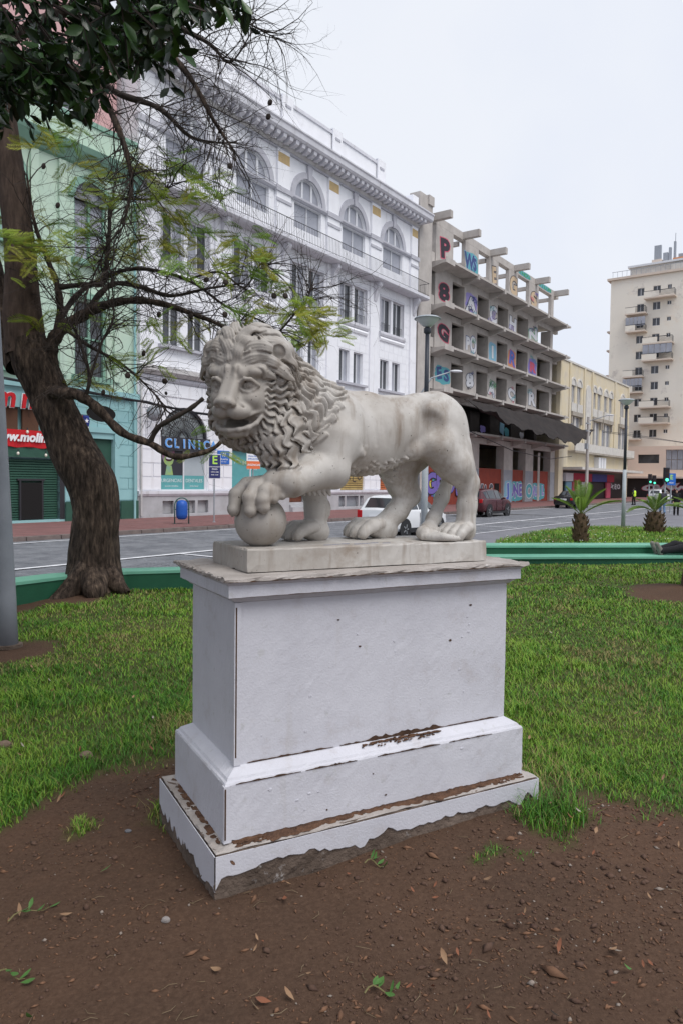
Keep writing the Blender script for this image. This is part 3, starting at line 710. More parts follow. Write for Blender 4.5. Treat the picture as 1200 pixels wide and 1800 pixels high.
    for (a, b), m_ in (((16.1, 18.8), M_shY), ((20.8, 23.4), M_shO)):
        q = MB()
        for i in range(22): q.prismx([(.2, 1.27 + i * .15), (.12, 1.29 + i * .15), (.12, 1.39 + i * .15), (.2, 1.41 + i * .15)], a, b)
        s_ = q.build('roller_shutter', m_, W)
        for i in range(4): text('graffiti_letter', 'MRCO'[i], .7, mat('graffiti_black', (.05, .04, .04)), s_, (a + .4 + i * .62, .113, 2.0 + .15 * (i % 2)), shear=.2)
    # wall vent
    MB().lathe([(.09, 0), (.09, .02)], 12).xf(Matrix.Translation((1.65, .0, 5.95)) @ Matrix.Rotation(R(90), 4, 'X')).build('wall_vent', M_dark, W)
    return W
WB = white_building()
# ------------------------------------------------------------------ ground, street, pavement
ZR = -.35; ZW = ZR + .13
def sheet(name, poly, z, m, kind='structure'):
    o = MB().add([(x, y, z) for x, y in poly], [tuple(range(len(poly)))]).build(name, m); o['kind'] = kind; return o
def sstrip(name, s0, s1, D0, D1, z, m, parent=None):
    q = [sp(s0, D0), sp(s1, D0), sp(s1, D1), sp(s0, D1)]
    o = MB().add([(p.x, p.y, z) for p in q], [(0, 3, 2, 1)] if False else [(0, 1, 2, 3)]).build(name, m, parent)
    if parent is None: o['kind'] = 'structure'
    return o
M_ground = mat('city_ground', (.16, .15, .14), (.12, .115, .11), .2, .95)
M_asph = mat('asphalt', (.20, .20, .22), (.165, .165, .18), .8, .85, .3, 180, stain=[((.10, .10, .105), .5, .55, .75)])
M_sett = mat('setts', (.21, .215, .23), (.125, .13, .145), 1.7, .75, .4, 60)
M_grout = mat('sett_joint', (.085, .085, .085), rough=.95)
M_line = mat('road_paint', (.78, .78, .80), (.62, .62, .64), 4, .7, stain=[((.30, .30, .31), 8, .62, .72)])
M_red = mat('red_pavement', (.23, .11, .105), (.17, .085, .08), 1.3, .85, .3, 90, stain=[((.12, .08, .08), 1.5, .55, .8)])
M_kerb = mat('kerb_concrete', (.21, .165, .15), (.13, .105, .10), 3, .9, .4, 60)
sheet('ground', [(-600, -300), (700, -300), (700, 900), (-600, 900)], ZR - .02, M_ground)
sstrip('road', -30, 320, -6, 12.0, ZR, M_asph)
rd = sstrip('cobbled_road', -30, 320, 12.0, 20.75, ZR - .012, M_grout)
# setts: the nearest in view singly, the rest as one surface, the farthest left to the material
def setts():
    rg = np.random.default_rng(4); V = []; F = []
    cell = MB().box((-.105, -.055, -.03), (.105, .055, .012), .008).mesh('sett', M_sett)
    n = 0; rows = np.arange(12.06, 20.7, .125)
    for k, D in enumerate(rows):
        smax = 46 - (D - 12) * .6
        ss = np.arange(4 + (D - 12) * .9, smax, .225) + (k % 2) * .11
        for s_ in ss:
            dz = rg.uniform(-.004, .004); w_ = rg.uniform(.100, .106)
            if D < 13.4 and 5.5 < s_ < 12 and n < 290:
                p = sp(s_, D, ZR + dz); o = part('sett', cell, rd, p, (rg.uniform(-.02, .02), rg.uniform(-.02, .02), STREET_ROT)); n += 1; continue
            P = [sp(s_ + a * w_, D + b * .056) for a in (-1, 1) for b in (-1, 1)]; o = len(V)
            c = sp(s_, D)
            V += [(p.x, p.y, ZR - .012) for p in P] + [(c.x + (p.x - c.x) * .9, c.y + (p.y - c.y) * .9, ZR + dz) for p in P]
            F += [(o + 4, o + 5, o + 7, o + 6)[::-1], (o, o + 1, o + 5, o + 4)[::-1], (o + 1, o + 3, o + 7, o + 5)[::-1], (o + 3, o + 2, o + 6, o + 7)[::-1], (o + 2, o, o + 4, o + 6)[::-1]]
    o = part('setts', mesh_np('setts', V, F, M_sett), rd); o['kind'] = 'stuff'
setts()
sstrip('cobbled_road', 44, 320, 12.0, 20.7, ZR - .002, M_sett)
for D, s0, s1, w_ in ((14.4, -20, 250, .17), (20.05, -20, 250, .12), (11.9, 22, 120, .10)):
    sstrip('lane_line', s0, s1, D - w_ / 2, D + w_ / 2, ZR + .018, M_line)
for s_ in (6.9, 12.8, 18.6, 24.4, 30.2, 36.0, 41.8, 47.6, 53.4):
    sstrip('parking_line', s_, s_ + .12, 12.2, 14.3, ZR + .018, M_line)
pv = sstrip('pavement', -30, 320, 21.0, 60, ZW, M_red)
kb = [MB().box((0, 0, -.2), (L_, .26, .0), .012).mesh('kerb_stone', M_kerb) for L_ in (.98, 1.18)]
s_ = -4.0; rg = random.Random(3)
while s_ < 96:
    k = rg.randrange(2); p = sp(s_, 20.76, ZW + rg.uniform(-.012, .008)); part('kerb_stone', kb[k], pv, p, (0, 0, STREET_ROT + rg.uniform(-.006, .006))); s_ += (1.0, 1.2)[k]
sstrip('kerb', 96, 320, 20.76, 21.0, ZW, M_kerb)
# pavement tiles read from the clinic to the bin: slabs with recessed joints
tl = MB().box((-.195, -.195, -.02), (.195, .195, .006), .004).mesh('paving_tile', M_red); n = 0
for i in range(44):
    for j in range(6):
        if n < 260: part('paving_tile', tl, pv, sp(17.5 + i * .4, 21.3 + j * .4, ZW + .001 + rg.uniform(-.002, .002)), (0, 0, STREET_ROT)); n += 1
# cross street mouth and plaza pavement on the right
M_pave = mat('plaza_paving', (.22, .21, .21), (.17, .165, .165), .9, .9, .2, 60)
# ------------------------------------------------------------------ plaza lawn
def interp(x, X, Y): return float(np.interp(x, X, Y))
EDGE = [(-30, -14), (-9.0, 3.4), (-6.0, 6.6), (-4.12, 9.0), (-3.72, 9.62), (-3.05, 10.22), (-2.2, 10.52), (0.2, 11.75), (2.5, 12.93), (6.3, 13.5), (10.5, 14.1), (16, 12.5), (30, 4)]
def vnoise(x, y, seed=0):
    x = np.asarray(x, float); y = np.asarray(y, float)
    def hsh(i, j): return np.modf(np.abs(np.sin(i * 127.1 + j * 311.7 + seed * 74.7) * 43758.5453))[0]
    i, j = np.floor(x), np.floor(y); fx, fy = x - i, y - j; fx = fx * fx * (3 - 2 * fx); fy = fy * fy * (3 - 2 * fy)
    return (hsh(i, j) * (1 - fx) + hsh(i + 1, j) * fx) * (1 - fy) + (hsh(i, j + 1) * (1 - fx) + hsh(i + 1, j + 1) * fx) * fy
def fbm(x, y, seed=0, o=4): return sum(vnoise(x * 2 ** k, y * 2 ** k, seed + k) * .5 ** (k + 1) for k in range(o))
def edge_y(x): return np.interp(x, [p[0] for p in EDGE[1:]], [p[1] for p in EDGE[1:]])
def turf(x, y):
    x = np.asarray(x, float); y = np.asarray(y, float)
    yb = np.interp(x, [-6, -2.2, -1.65, -1.50, -1.35, -1.15, -.9, -.5, .6, .95, 1.1, 1.3, 1.6, 2.5, 5], [2.7, 2.95, 3.05, 3.45, 3.82, 3.98, 3.85, 4.0, 3.75, 3.42, 3.30, 3.12, 2.98, 2.75, 2.5])
    t = (y - yb + (fbm(x * 2.2, y * 2.2, 3) - .47) * 1.15) / .36
    t = np.clip(t, 0, 1)
    for cx, cy, r in ((-3.1, 6.75, .42), (-3.6, 9.5, .5), (-4.0, 9.05, .4), (4.6, 9.75, .75), (4.0, 7.2, .5), (3.3, 5.6, .45), (3.7, 6.3, .35), (2.9, 4.9, .3)):
        d = np.hypot(x - cx, y - cy) / r + (fbm(x * 3, y * 3, 9) - .47) * 1.2
        t = np.minimum(t, np.clip((d - .75) / .35, 0, 1))
    for cx, cy, r in ((-1.20, 3.30, .09), (-1.55, 2.55, .14), (.66, 2.98, .11), (.95, 3.22, .16), (-.86, 3.42, .12), (1.75, 2.75, .12)):
        t = np.maximum(t, np.clip(1.0 - np.hypot(x - cx, (y - cy) * .8) / r + (fbm(x * 9, y * 9, 13) - .47) * 2.6, 0, .8) * (np.hypot(x - cx, y - cy) < r * 1.9))
    return t
def zt(x, y):
    x = np.asarray(x, float); y = np.asarray(y, float)
    z = np.clip(.030 + .055 * x, -.06, .085) + np.clip((y - 5) * .008, 0, .05)
    z = z + (fbm(x * 1.3, y * 1.3, 21) - .47) * .05 + .06 * np.exp(-((x + 3.2) ** 2 + (y - 9.9) ** 2) / .9) + .10 * np.exp(-((x - 4.75) ** 2 + (y - 9.95) ** 2) / .35)
    return z + (1 - turf(x, y)) * ((fbm(x * 9, y * 9, 5) - .47) * .022)
def lawn_material():
    m = bpy.data.materials.new('soil_and_turf'); m.use_nodes = True; t = m.node_tree; N, L = t.nodes, t.links; b = N['Principled BSDF']; b.inputs['Roughness'].default_value = .95; b.inputs['Specular IOR Level'].default_value = .15
    tc = N.new('ShaderNodeTexCoord')
    def noise(s, d=6, r=.6): n = N.new('ShaderNodeTexNoise'); n.inputs['Scale'].default_value = s; n.inputs['Detail'].default_value = d; n.inputs['Roughness'].default_value = r; L.new(tc.outputs['Object'], n.inputs['Vector']); return n.outputs['Fac']
    def ramp(src, stops):
        r = N.new('ShaderNodeValToRGB'); L.new(src, r.inputs[0]); e = r.color_ramp.elements
        while len(e) < len(stops): e.new(.5)
        for k, (p, c) in enumerate(stops): e[k].position = p; e[k].color = (*c, 1)
        return r.outputs[0]
    def mix(f, a, bb):
        x = N.new('ShaderNodeMix'); x.data_type = 'RGBA'
        if isinstance(f, float): x.inputs[0].default_value = f
        else: L.new(f, x.inputs[0])
        L.new(a, x.inputs[6]); L.new(bb, x.inputs[7]); return x.outputs[2]
    fine = ramp(noise(55, 8, .75), [(.30, (.045, .026, .017)), (.50, (.088, .053, .035)), (.66, (.135, .084, .056)), (.80, (.21, .145, .105))])
    big = ramp(noise(1.1, 5), [(.30, (.052, .034, .025)), (.70, (.118, .066, .042))])
    soil = mix(.55, big, fine)
    grs = ramp(noise(14, 5), [(.3, (.045, .062, .018)), (.7, (.095, .095, .034))])
    at_ = N.new('ShaderNodeAttribute'); at_.attribute_name = 'turf'
    L.new(mix(at_.outputs['Fac'], soil, grs), b.inputs['Base Color'])
    bp = N.new('ShaderNodeBump'); bp.inputs['Strength'].default_value = .7; bp.inputs['Distance'].default_value = .012; L.new(noise(70, 8, .7), bp.inputs['Height']); L.new(bp.outputs[0], b.inputs['Normal'])
    return m
def lawn():
    gx = np.concatenate([np.arange(-14, -2.4, .14), np.arange(-2.4, 2.4, .035), np.arange(2.4, 17, .14)])
    gy = np.concatenate([np.arange(-4, 1.2, .14), np.arange(1.2, 4.4, .035), np.arange(4.4, 14.4, .12)])
    X, Y = np.meshgrid(gx, gy, indexing='ij'); Z = zt(X, Y); T = turf(X, Y)
    V = np.stack([X, Y, Z], -1).reshape(-1, 3); ny = len(gy); i, j = np.meshgrid(np.arange(len(gx) - 1), np.arange(ny - 1), indexing='ij')
    a = (i * ny + j).ravel(); F = np.stack([a, a + ny, a + ny + 1, a + 1], 1)
    cx = V[F].mean(1); keep = cx[:, 1] < edge_y(cx[:, 0]) + .12
    me = mesh_np('lawn', V, F[keep], lawn_material(), True)
    at_ = me.attributes.new('turf', 'FLOAT', 'POINT'); at_.data.foreach_set('value', T.ravel().astype(np.float32) if len(me.vertices) == T.size else np.zeros(len(me.vertices), np.float32))
    o = bpy.data.objects.new('lawn', me); COL.objects.link(o); o['kind'] = 'structure'
lawn()
M_blades = [mat('grass_dark', (.040, .135, .014), (.055, .165, .016), 3, .55, spec=.25), mat('grass_mid', (.085, .235, .018), (.110, .255, .020), 3, .55, spec=.25), mat('grass_light', (.17, .31, .032), (.21, .31, .036), 3, .55, spec=.25), mat('grass_straw', (.30, .25, .10), (.22, .19, .07), 3, .7)]
def blades(name, P, hgt, wid, rng, seed):
    n = len(P); ang = rng.uniform(0, 2 * np.pi, n); lean = rng.uniform(.3, 1.4, n) * hgt; tw = ang + rng.uniform(-.8, .8, n)
    d = np.stack([np.cos(tw), np.sin(tw), 0 * ang], 1); s = np.stack([-np.sin(ang), np.cos(ang), 0 * ang], 1) * wid[:, None] * .5
    up = np.array([0, 0, 1.]); m = P + d * (lean * .30)[:, None] + up * (hgt * .62)[:, None]; tip = P + d * lean[:, None] + up * hgt[:, None]
    V = np.stack([P - s, P + s, m - s * .8, m + s * .8, tip], 1).reshape(-1, 3); o = np.arange(n)[:, None] * 5
    F = np.concatenate([o + [0, 1, 3], o + [0, 3, 2], o + [2, 3, 4]], 1).reshape(-1, 3)
    pn = fbm(P[:, 0] * .9, P[:, 1] * .9, seed) * .75 + fbm(P[:, 0] * 4, P[:, 1] * 4, seed + 2) * .45 - .10 + rng.uniform(-.24, .24, n)
    mi = np.digitize(pn, [.33, .50, .68]); dry = rng.uniform(0, 1, n) < np.clip((fbm(P[:, 0] * 1.9, P[:, 1] * 1.9, seed + 7) - .47) * 2.3, .03, .65); mi = np.where(dry, 3, np.minimum(mi, 2))
    o = bpy.data.objects.new(name, mesh_np(name, V, F, M_blades, False, np.repeat(mi, 3))); COL.objects.link(o); o['kind'] = 'stuff'; return o
def grass():
    rng = np.random.default_rng(11); N = 520000
    y = 2.2 + (13.6 - 2.2) * rng.uniform(0, 1, N) ** 1.15; x = rng.uniform(-.62, .62, N) * y
    T = turf(x, y); e = edge_y(x)
    dens = np.clip((3.6 / y) ** 1.0, 0, 1) * (y / 13.6) ** .15     # thin out with distance
    k = (rng.uniform(0, 1, N) < T * np.clip(dens * (.55 + .9 * fbm(x * 2.6, y * 2.6, 61)), 0, 1)) & (y < e - .06)
    u_ = np.array([math.cos(R(28.4)), math.sin(R(28.4))]); q = np.stack([x + .409, y - 2.823], 1); a = q @ u_; b_ = q @ np.array([-u_[1], u_[0]])
    k &= ~((a > -.10) & (a < 1.47) & (b_ > -.10) & (b_ < .67)); k &= np.hypot(x + 3.45, y - 10.15) > .38
    x, y = x[k], y[k]; lush = fbm(x * 1.7, y * 1.7, 31); n = len(x)
    hgt = (.012 + .085 * np.clip(lush - .30, 0, 1) * (.4 + 1.2 * fbm(x * 6, y * 6, 51)) + rng.uniform(0, .022, n)) * (.45 + .55 * turf(x, y)); far = np.clip(y / 5, .8, 2.4)
    for cx, cy, r in ((1.02, 3.42, .22), (.95, 3.22, .16), (-.90, 3.42, .14)):
        hgt = hgt + .085 * np.exp(-((x - cx) ** 2 + (y - cy) ** 2) / r ** 2) * rng.uniform(0, 1, n) ** 1.6
    blades('grass', np.stack([x, y, zt(x, y) - .004], 1), hgt, rng.uniform(.0035, .0065, n) * far, rng, 41)
grass()
# ------------------------------------------------------------------ green concrete edging: low wall on the left, stepped bench on the right
M_green = mat('green_paint', (.016, .095, .050), (.012, .072, .038), 1.5, .55, .1, 40, stain=[((.05, .11, .08), 7, .64, .72)])
M_mint = mat('mint_paint', (.17, .42, .30), (.13, .35, .25), 2, .6, .1, 40, stain=[((.10, .20, .15), 6, .64, .72)])
def ribbon(mb, pts, o0, o1, z0, z1):
    L = []
    for i, p in enumerate(pts):
        a = Vector(pts[max(i - 1, 0)]); b = Vector(pts[min(i + 1, len(pts) - 1)]); d = (b - a).normalized(); nn = Vector((-d.y, d.x))
        L.append((Vector(p) + nn * o0, Vector(p) + nn * o1))
    for i in range(len(L) - 1):
        (a, b), (c, d) = L[i], L[i + 1]; v = [(q.x, q.y, z) for z in (z0, z1) for q in (a, c, d, b)]
        mb.add(v, [(3, 2, 1, 0), (4, 5, 6, 7), (0, 1, 5, 4), (2, 3, 7, 6)] + ([(3, 0, 4, 7)] if i == 0 else []) + ([(1, 2, 6, 5)] if i == len(L) - 2 else []))
lw = thing('garden_wall', 'low dark green wall with pale mint top behind the leaning tree on the left', 'wall', (-3.05, 10.22, 0))
def rel(pts, o): return [(x - o[0], y - o[1]) for x, y in pts]
lp = rel([(-9.0, 3.4), (-6.0, 6.6), (-4.12, 9.0), (-3.72, 9.62), (-3.05, 10.22), (-2.2, 10.52), (-.6, 11.3)], (-3.05, 10.22))
q = MB(); ribbon(q, lp, -.02, .38, -.40, .245); q.build('wall_body', M_green, lw)
q = MB(); ribbon(q, lp, -.035, .40, .246, .285); q.build('wall_cap', M_mint, lw)
bn = thing('bench', 'long two-level green concrete bench with pale mint tops along the lawn', 'bench', (6.3, 13.5, 0))
bp_ = rel([(-.55, 11.33), (.2, 11.75), (2.5, 12.93), (6.3, 13.5), (10.5, 14.1), (16, 12.5)], (6.3, 13.5))
q = MB(); ribbon(q, bp_, 0, .52, -.40, .235); q.build('seat_base', M_green, bn)
q = MB(); ribbon(q, bp_, -.03, .52, .236, .275); q.build('seat', M_mint, bn)
q = MB(); ribbon(q, bp_, .521, 1.05, -.40, .395); q.build('back_base', M_green, bn)
q = MB(); ribbon(q, bp_, .50, 1.08, .396, .436); q.build('back_top', M_mint, bn)
# island lawn behind the bench
isl = [(-1, 12.6), (3.0, 14.6), (4.86, 22.7), (7.2, 27.0), (9.5, 30.1), (11.65, 31.2), (14.2, 30.6), (22, 27.5), (26, 20), (16, 13.8), (10.5, 15.4), (6.3, 14.8), (2.8, 14.2)]
isl = [(3.2, 14.5), (4.0, 19.0), (4.86, 22.7), (7.2, 27.0), (9.5, 30.1), (11.65, 31.2), (14.2, 30.8), (22, 27.5), (26, 20), (18, 13.6), (10.6, 15.3), (6.2, 14.65)]
q = MB(); q.prismz(isl, ZR - .3, -.22); o = q.build('island_lawn', mat('island_turf', (.07, .13, .025), (.11, .17, .035), 3, .9)); o['kind'] = 'structure'
q = MB(); ribbon(q, isl + isl[:1], -.16, .02, ZR - .2, -.20); o = q.build('island_kerb', M_kerb); o['kind'] = 'structure'
def island_grass():
    rng = np.random.default_rng(5); N = 60000; x = rng.uniform(3, 20, N); y = rng.uniform(15, 31.5, N)
    P = np.array(isl); ins = np.zeros(N, bool); j = len(P) - 1
    for i in range(len(P)):
        c = ((P[i, 1] > y) != (P[j, 1] > y)) & (x < (P[j, 0] - P[i, 0]) * (y - P[i, 1]) / (P[j, 1] - P[i, 1] + 1e-9) + P[i, 0]); ins ^= c; j = i
    x, y = x[ins], y[ins]; n = len(x)
    blades('island_grass', np.stack([x, y, np.full(n, -.225)], 1), rng.uniform(.06, .14, n), rng.uniform(.012, .022, n), rng, 77)
    k = rng.integers(0, n, 700); q = MB()
    for i in k:
        if fbm(x[i] * .5, y[i] * .5, 3) > .45: q.ell((x[i], y[i], -.11), (.018, .018, .014), 5, 3)
    q.build('daisies', mat('daisy_white', (.8, .8, .78)), kind='stuff')
island_grass()
# ------------------------------------------------------------------ pedestal and lion statue
YAW = R(28.4); P0 = Vector((-.409, 2.823, 0)); PL, PW = 1.376, .572
def ploc(u, v, z=0.0): return P0 + Vector((math.cos(YAW) * u - math.sin(YAW) * v, math.sin(YAW) * u + math.cos(YAW) * v, z))
M_pw = mat('pedestal_paint', (.585, .585, .63), (.52, .52, .565), 2.5, .55, .16, 95, stain=[((.43, .39, .38), 5, .56, .85), ((.50, .50, .52), 14, .60, .66), ((.20, .15, .12), 34, .735, .75)], streak=((.46, .44, .43), 7, .66, .90))
M_pd = mat('dirty_top', (.42, .385, .36), (.30, .265, .24), 3.5, .8, .4, 40, stain=[((.17, .13, .11), 9, .60, .68), ((.70, .67, .65), 6, .62, .7)])
M_conc = mat('bare_concrete', (.165, .125, .10), (.085, .062, .048), 5, .95, .8, 40, stain=[((.42, .40, .39), 9, .60, .70)])
M_soil = mat('loose_soil', (.085, .045, .028), (.16, .085, .05), 25, .97, .8, 90)
M_crack = mat('rusty_crack', (.045, .026, .018), (.09, .05, .03), 30, .95)
def frusta(name, prof, m, par, L_=PL, W_=PW, sub=14, jitter=0.0, closed=True, seed=1, u0=0.0, v0=0.0):
    """moulding run round a rectangle: prof = [(offset, z)]"""
    rg = np.random.default_rng(seed); V = []; F = []; pf = [prof[0]]
    for (o0, za), (o1, zb) in zip(prof, prof[1:]):
        k = max(1, int((zb - za) / .028)) if jitter and abs(zb - za) > .06 else 1
        pf += [(o0 + (o1 - o0) * (i + 1) / k, za + (zb - za) * (i + 1) / k) for i in range(k)]
    prof = pf
    for o, z in prof:
        c = [(u0 - o, v0 - o), (u0 + L_ + o, v0 - o), (u0 + L_ + o, v0 + W_ + o), (u0 - o, v0 + W_ + o)]; r = []
        for k in range(4):
            a, b = np.array(c[k]), np.array(c[(k + 1) % 4])
            for t in range(sub): p = a + (b - a) * t / sub; r.append((p[0], p[1], z))
        r = np.array(r) + rg.normal(0, 1, (len(r), 3)) * jitter; V.append(r)
    n = 4 * sub; V = np.concatenate(V)
    for i in range(len(prof) - 1):
        for k in range(n): F.append((i * n + k, i * n + (k + 1) % n, (i + 1) * n + (k + 1) % n, (i + 1) * n + k))
    mb = MB(); mb.v = [tuple(p) for p in V]; mb.f = F + [tuple(range(n - 1, -1, -1)), tuple((len(prof) - 1) * n + k for k in range(n))]; mb.m = [0] * len(mb.f)
    return mb.build(name, m, par)
ped = thing('pedestal', 'white painted rectangular pedestal with peeling base under the marble lion', 'pedestal', P0, YAW)
fo = frusta('footing', [(.125, -.25), (.122, .0), (.117, .10), (.115, .178), (.108, .186)], M_conc, ped, sub=40, jitter=.003)
# paint skin left on the footing: its lower edge is broken
def skin(name, edge_fn, side, m, par, z1, off, th=.004, n=70, a=None, b=None):
    a = -off if a is None else a; Ls = {'f': PL + 2 * off, 'l': PW + 2 * off, 'r': PW + 2 * off}[side]; mb = MB()
    for i in range(n):
        t0, t1 = i / n, (i + 1) / n
        q0, q1 = edge_fn(t0), edge_fn(t1)
        if q0 is None or q1 is None: continue
        def P(t, z, e):
            d = -off + Ls * t
            return {'f': (d, -off - e, z), 'l': (-off - e, d, z), 'r': (PL + off + e, d, z)}[side]
        v = [P(t0, q0, 0), P(t1, q1, 0), P(t1, z1, 0), P(t0, z1, 0), P(t0, q0 + .004, th), P(t1, q1 + .004, th), P(t1, z1, th), P(t0, z1, th)]
        fs = [(4, 5, 6, 7), (0, 1, 5, 4), (2, 3, 7, 6)]
        if side == 'l': fs = [f[::-1] for f in fs]
        mb.add(v, fs)
    return mb.build(name, m, par)
rgp = random.Random(12); nz = [rgp.uniform(-1, 1) for _ in range(200)]
def jag(t, s): x = t * s; i = int(x); f = x - i; return nz[i % 200] * (1 - f) + nz[(i + 1) % 200] * f
def e_front(t):
    b = float(np.interp(t, [0, .02, .05, .12, .25, .33, .40, .47, .55, .68, .80, .90, .93, .955, 1], [.05, .10, .095, .112, .115, .085, .080, .118, .100, .108, .100, .105, .07, .12, .06]))
    return b + .010 * jag(t, 60) + .006 * jag(t, 140)
skin('peeling_paint', e_front, 'f', M_pw, fo, .180, .1195)
skin('peeling_paint', lambda t: .045 + .03 * jag(t, 22) + .01 * jag(t, 60), 'l', M_pw, fo, .180, .1195, n=40)
skin('peeling_paint', lambda t: .09 + .02 * jag(t, 20), 'r', M_pw, fo, .180, .1195, n=30)
frusta('footing_ledge', [(.116, .1865), (.110, .190), (.064, .191)], M_pd, fo, sub=30, jitter=.002, seed=7)
frusta('plinth', [(.064, .1915), (.0645, .30), (.064, .418), (.060, .426), (.052, .430), (.046, .440), (.0, .467)], M_pw, ped, sub=60, jitter=.0005)
frusta('die', [(0, .4675), (.0008, .80), (0, 1.1185)], M_pw, ped, sub=60, jitter=.00035)
frusta('corner_bead', [(.006, .4672), (.006, 1.1180)], M_pw, ped, .016, .016, sub=1, u0=-.002, v0=-.002)
frusta('corner_bead', [(.004, .195), (.004, .418)], M_pw, ped, .016, .016, sub=1, u0=-.066, v0=-.066)
cn = frusta('cornice', [(0, 1.119), (.010, 1.122), (.030, 1.140), (.034, 1.144), (.047, 1.145), (.047, 1.192), (.050, 1.194), (.062, 1.206)], M_pw, ped, sub=60, jitter=.0005)
frusta('top_slab', [(.062, 1.2065), (.072, 1.210), (.072, 1.219), (.068, 1.224)], M_pd, ped, sub=46, jitter=.0022, seed=5)
# cracks, lifted paint and soil caught on the ledges
def streakline(name, t0, t1, v, z, h0, m, par, seed, n=26, nrm=(0, -1, 0), th=.0025):
    rg = random.Random(seed); mb = MB(); up = []; dn = []
    for i in range(n + 1):
        t = i / n; w_ = h0 * (.25 + .75 * abs(math.sin(t * 9 + seed))) * min(1, t * 8, (1 - t) * 8) * rg.uniform(.4, 1.2)
        u_ = t0 + (t1 - t0) * t; up.append((u_, z + w_)); dn.append((u_, z - w_ * .3))
    mb.prism((dn + up[::-1]), v - th, v + .001); return mb.build(name, m, par)
for k, (a, b, h0) in enumerate(((.05, .44, .006), (.47, .60, .005), (.58, 1.02, .020), (1.02, 1.34, .006))): streakline('crack', a, b, -.001, .470, h0, M_crack, ped, k + 1)
for k, (a, b, h0) in enumerate(((-.02, .26, .0055), (.28, .52, .006), (.62, .95, .0055), (1.0, 1.25, .004))): streakline('crack', a, b, -.0645, .4195, h0, M_crack, ped, k + 11)
for k in range(9): streakline('crack', -.05 + k * .16, .08 + k * .165, -.072, 1.2085, .0035, M_crack, ped, k + 30, 14)
streakline('crack', -.04, 1.40, -.047, 1.1445, .002, M_crack, ped, 50, 60); streakline('crack', 0, 1.37, -.034, 1.1425, .0016, M_crack, ped, 51, 60)
MB().box((-.0035, -.0085, .50), (.0025, -.0075, 1.10)).build('crack', M_crack, ped); MB().box((-.0675, -.0725, .21), (-.0615, -.0715, .41)).build('crack', M_crack, ped)
def soil():
    rg = random.Random(9); mb = MB()
    for i in range(420):
        t = rg.random(); u_ = -.03 + t * 1.46
        d = rg.random() ** 1.5; wmax = .040 * (.55 + .45 * math.sin(t * 7 + 1))
        mb.ell((u_, -.0655 - d * wmax, .190 + rg.uniform(-.002, .004)), (rg.uniform(.006, .02), rg.uniform(.004, .010), rg.uniform(.003, .009) * (1 - d * .6)), 6, 4)
    for i in range(60): mb.ell((-.066 - rg.random() ** 2 * .03, .30 + rg.gauss(0, .16) if i % 3 else rg.uniform(-.04, .6), .1905), (rg.uniform(.006, .014), rg.uniform(.012, .035), rg.uniform(.0015, .0035)), 7, 4)
    for i in range(60): mb.ell((rg.uniform(.55, .95), -.006 - rg.random() * .035, .452 + rg.random() * .012), (rg.uniform(.003, .012), .004, .003), 6, 4)
    n = 90; wv = [max(0, .020 * math.sin(min(1, k / 6) * min(1, (n - k) / 5) * 1.57) * (.9 + .5 * math.sin(k * .13) + .6 * (rg.random() - .5))) * (1.9 if 8 < k < 84 else .6) for k in range(n + 1)]
    V_ = []
    for k in range(n + 1):
        u_ = -.035 + 1.465 * k / n; h_ = .003 + .004 * rg.random(); V_ += [(u_, -.0642, .1905), (u_, -.0642, .1925 + h_ * 1.6), (u_, -.0642 - wv[k] * .6, .1915 + h_), (u_, -.0642 - wv[k], .1908)]
    mb.add(V_, [(4 * k + j, 4 * k + 4 + j, 4 * k + 5 + j, 4 * k + 1 + j)[::-1] for k in range(n) for j in range(3)])
    for k in range(40):
        u_ = rg.uniform(.58, .98); mb.ell((u_, -.012 - rg.random() * .012, .4655 - rg.random() * .006), (rg.uniform(.008, .03), .006, .0035), 7, 4)
    o = mb.build('caught_soil', M_soil, ped, True); o['kind'] = 'stuff'
soil()
def chips():
    rg = random.Random(4)
    for k in range(26):
        f_ = k % 3; u_, z = rg.uniform(.1, 1.28), (rg.uniform(.55, 1.05) if f_ else rg.uniform(.22, .38)); r_ = rg.uniform(.003, .009); y = -.0012 if f_ else -.0655
        P = [(u_ + r_ * rg.uniform(.5, 1.3) * math.cos(a), z + r_ * rg.uniform(.3, .8) * math.sin(a)) for a in np.linspace(0, 2 * math.pi, 9)[:-1]]
        q = MB(); q.prism(P, y - .0016, y + .002); q.build('paint_blister' if k % 4 else 'paint_chip', M_pw if k % 4 else M_crack, ped)
chips()
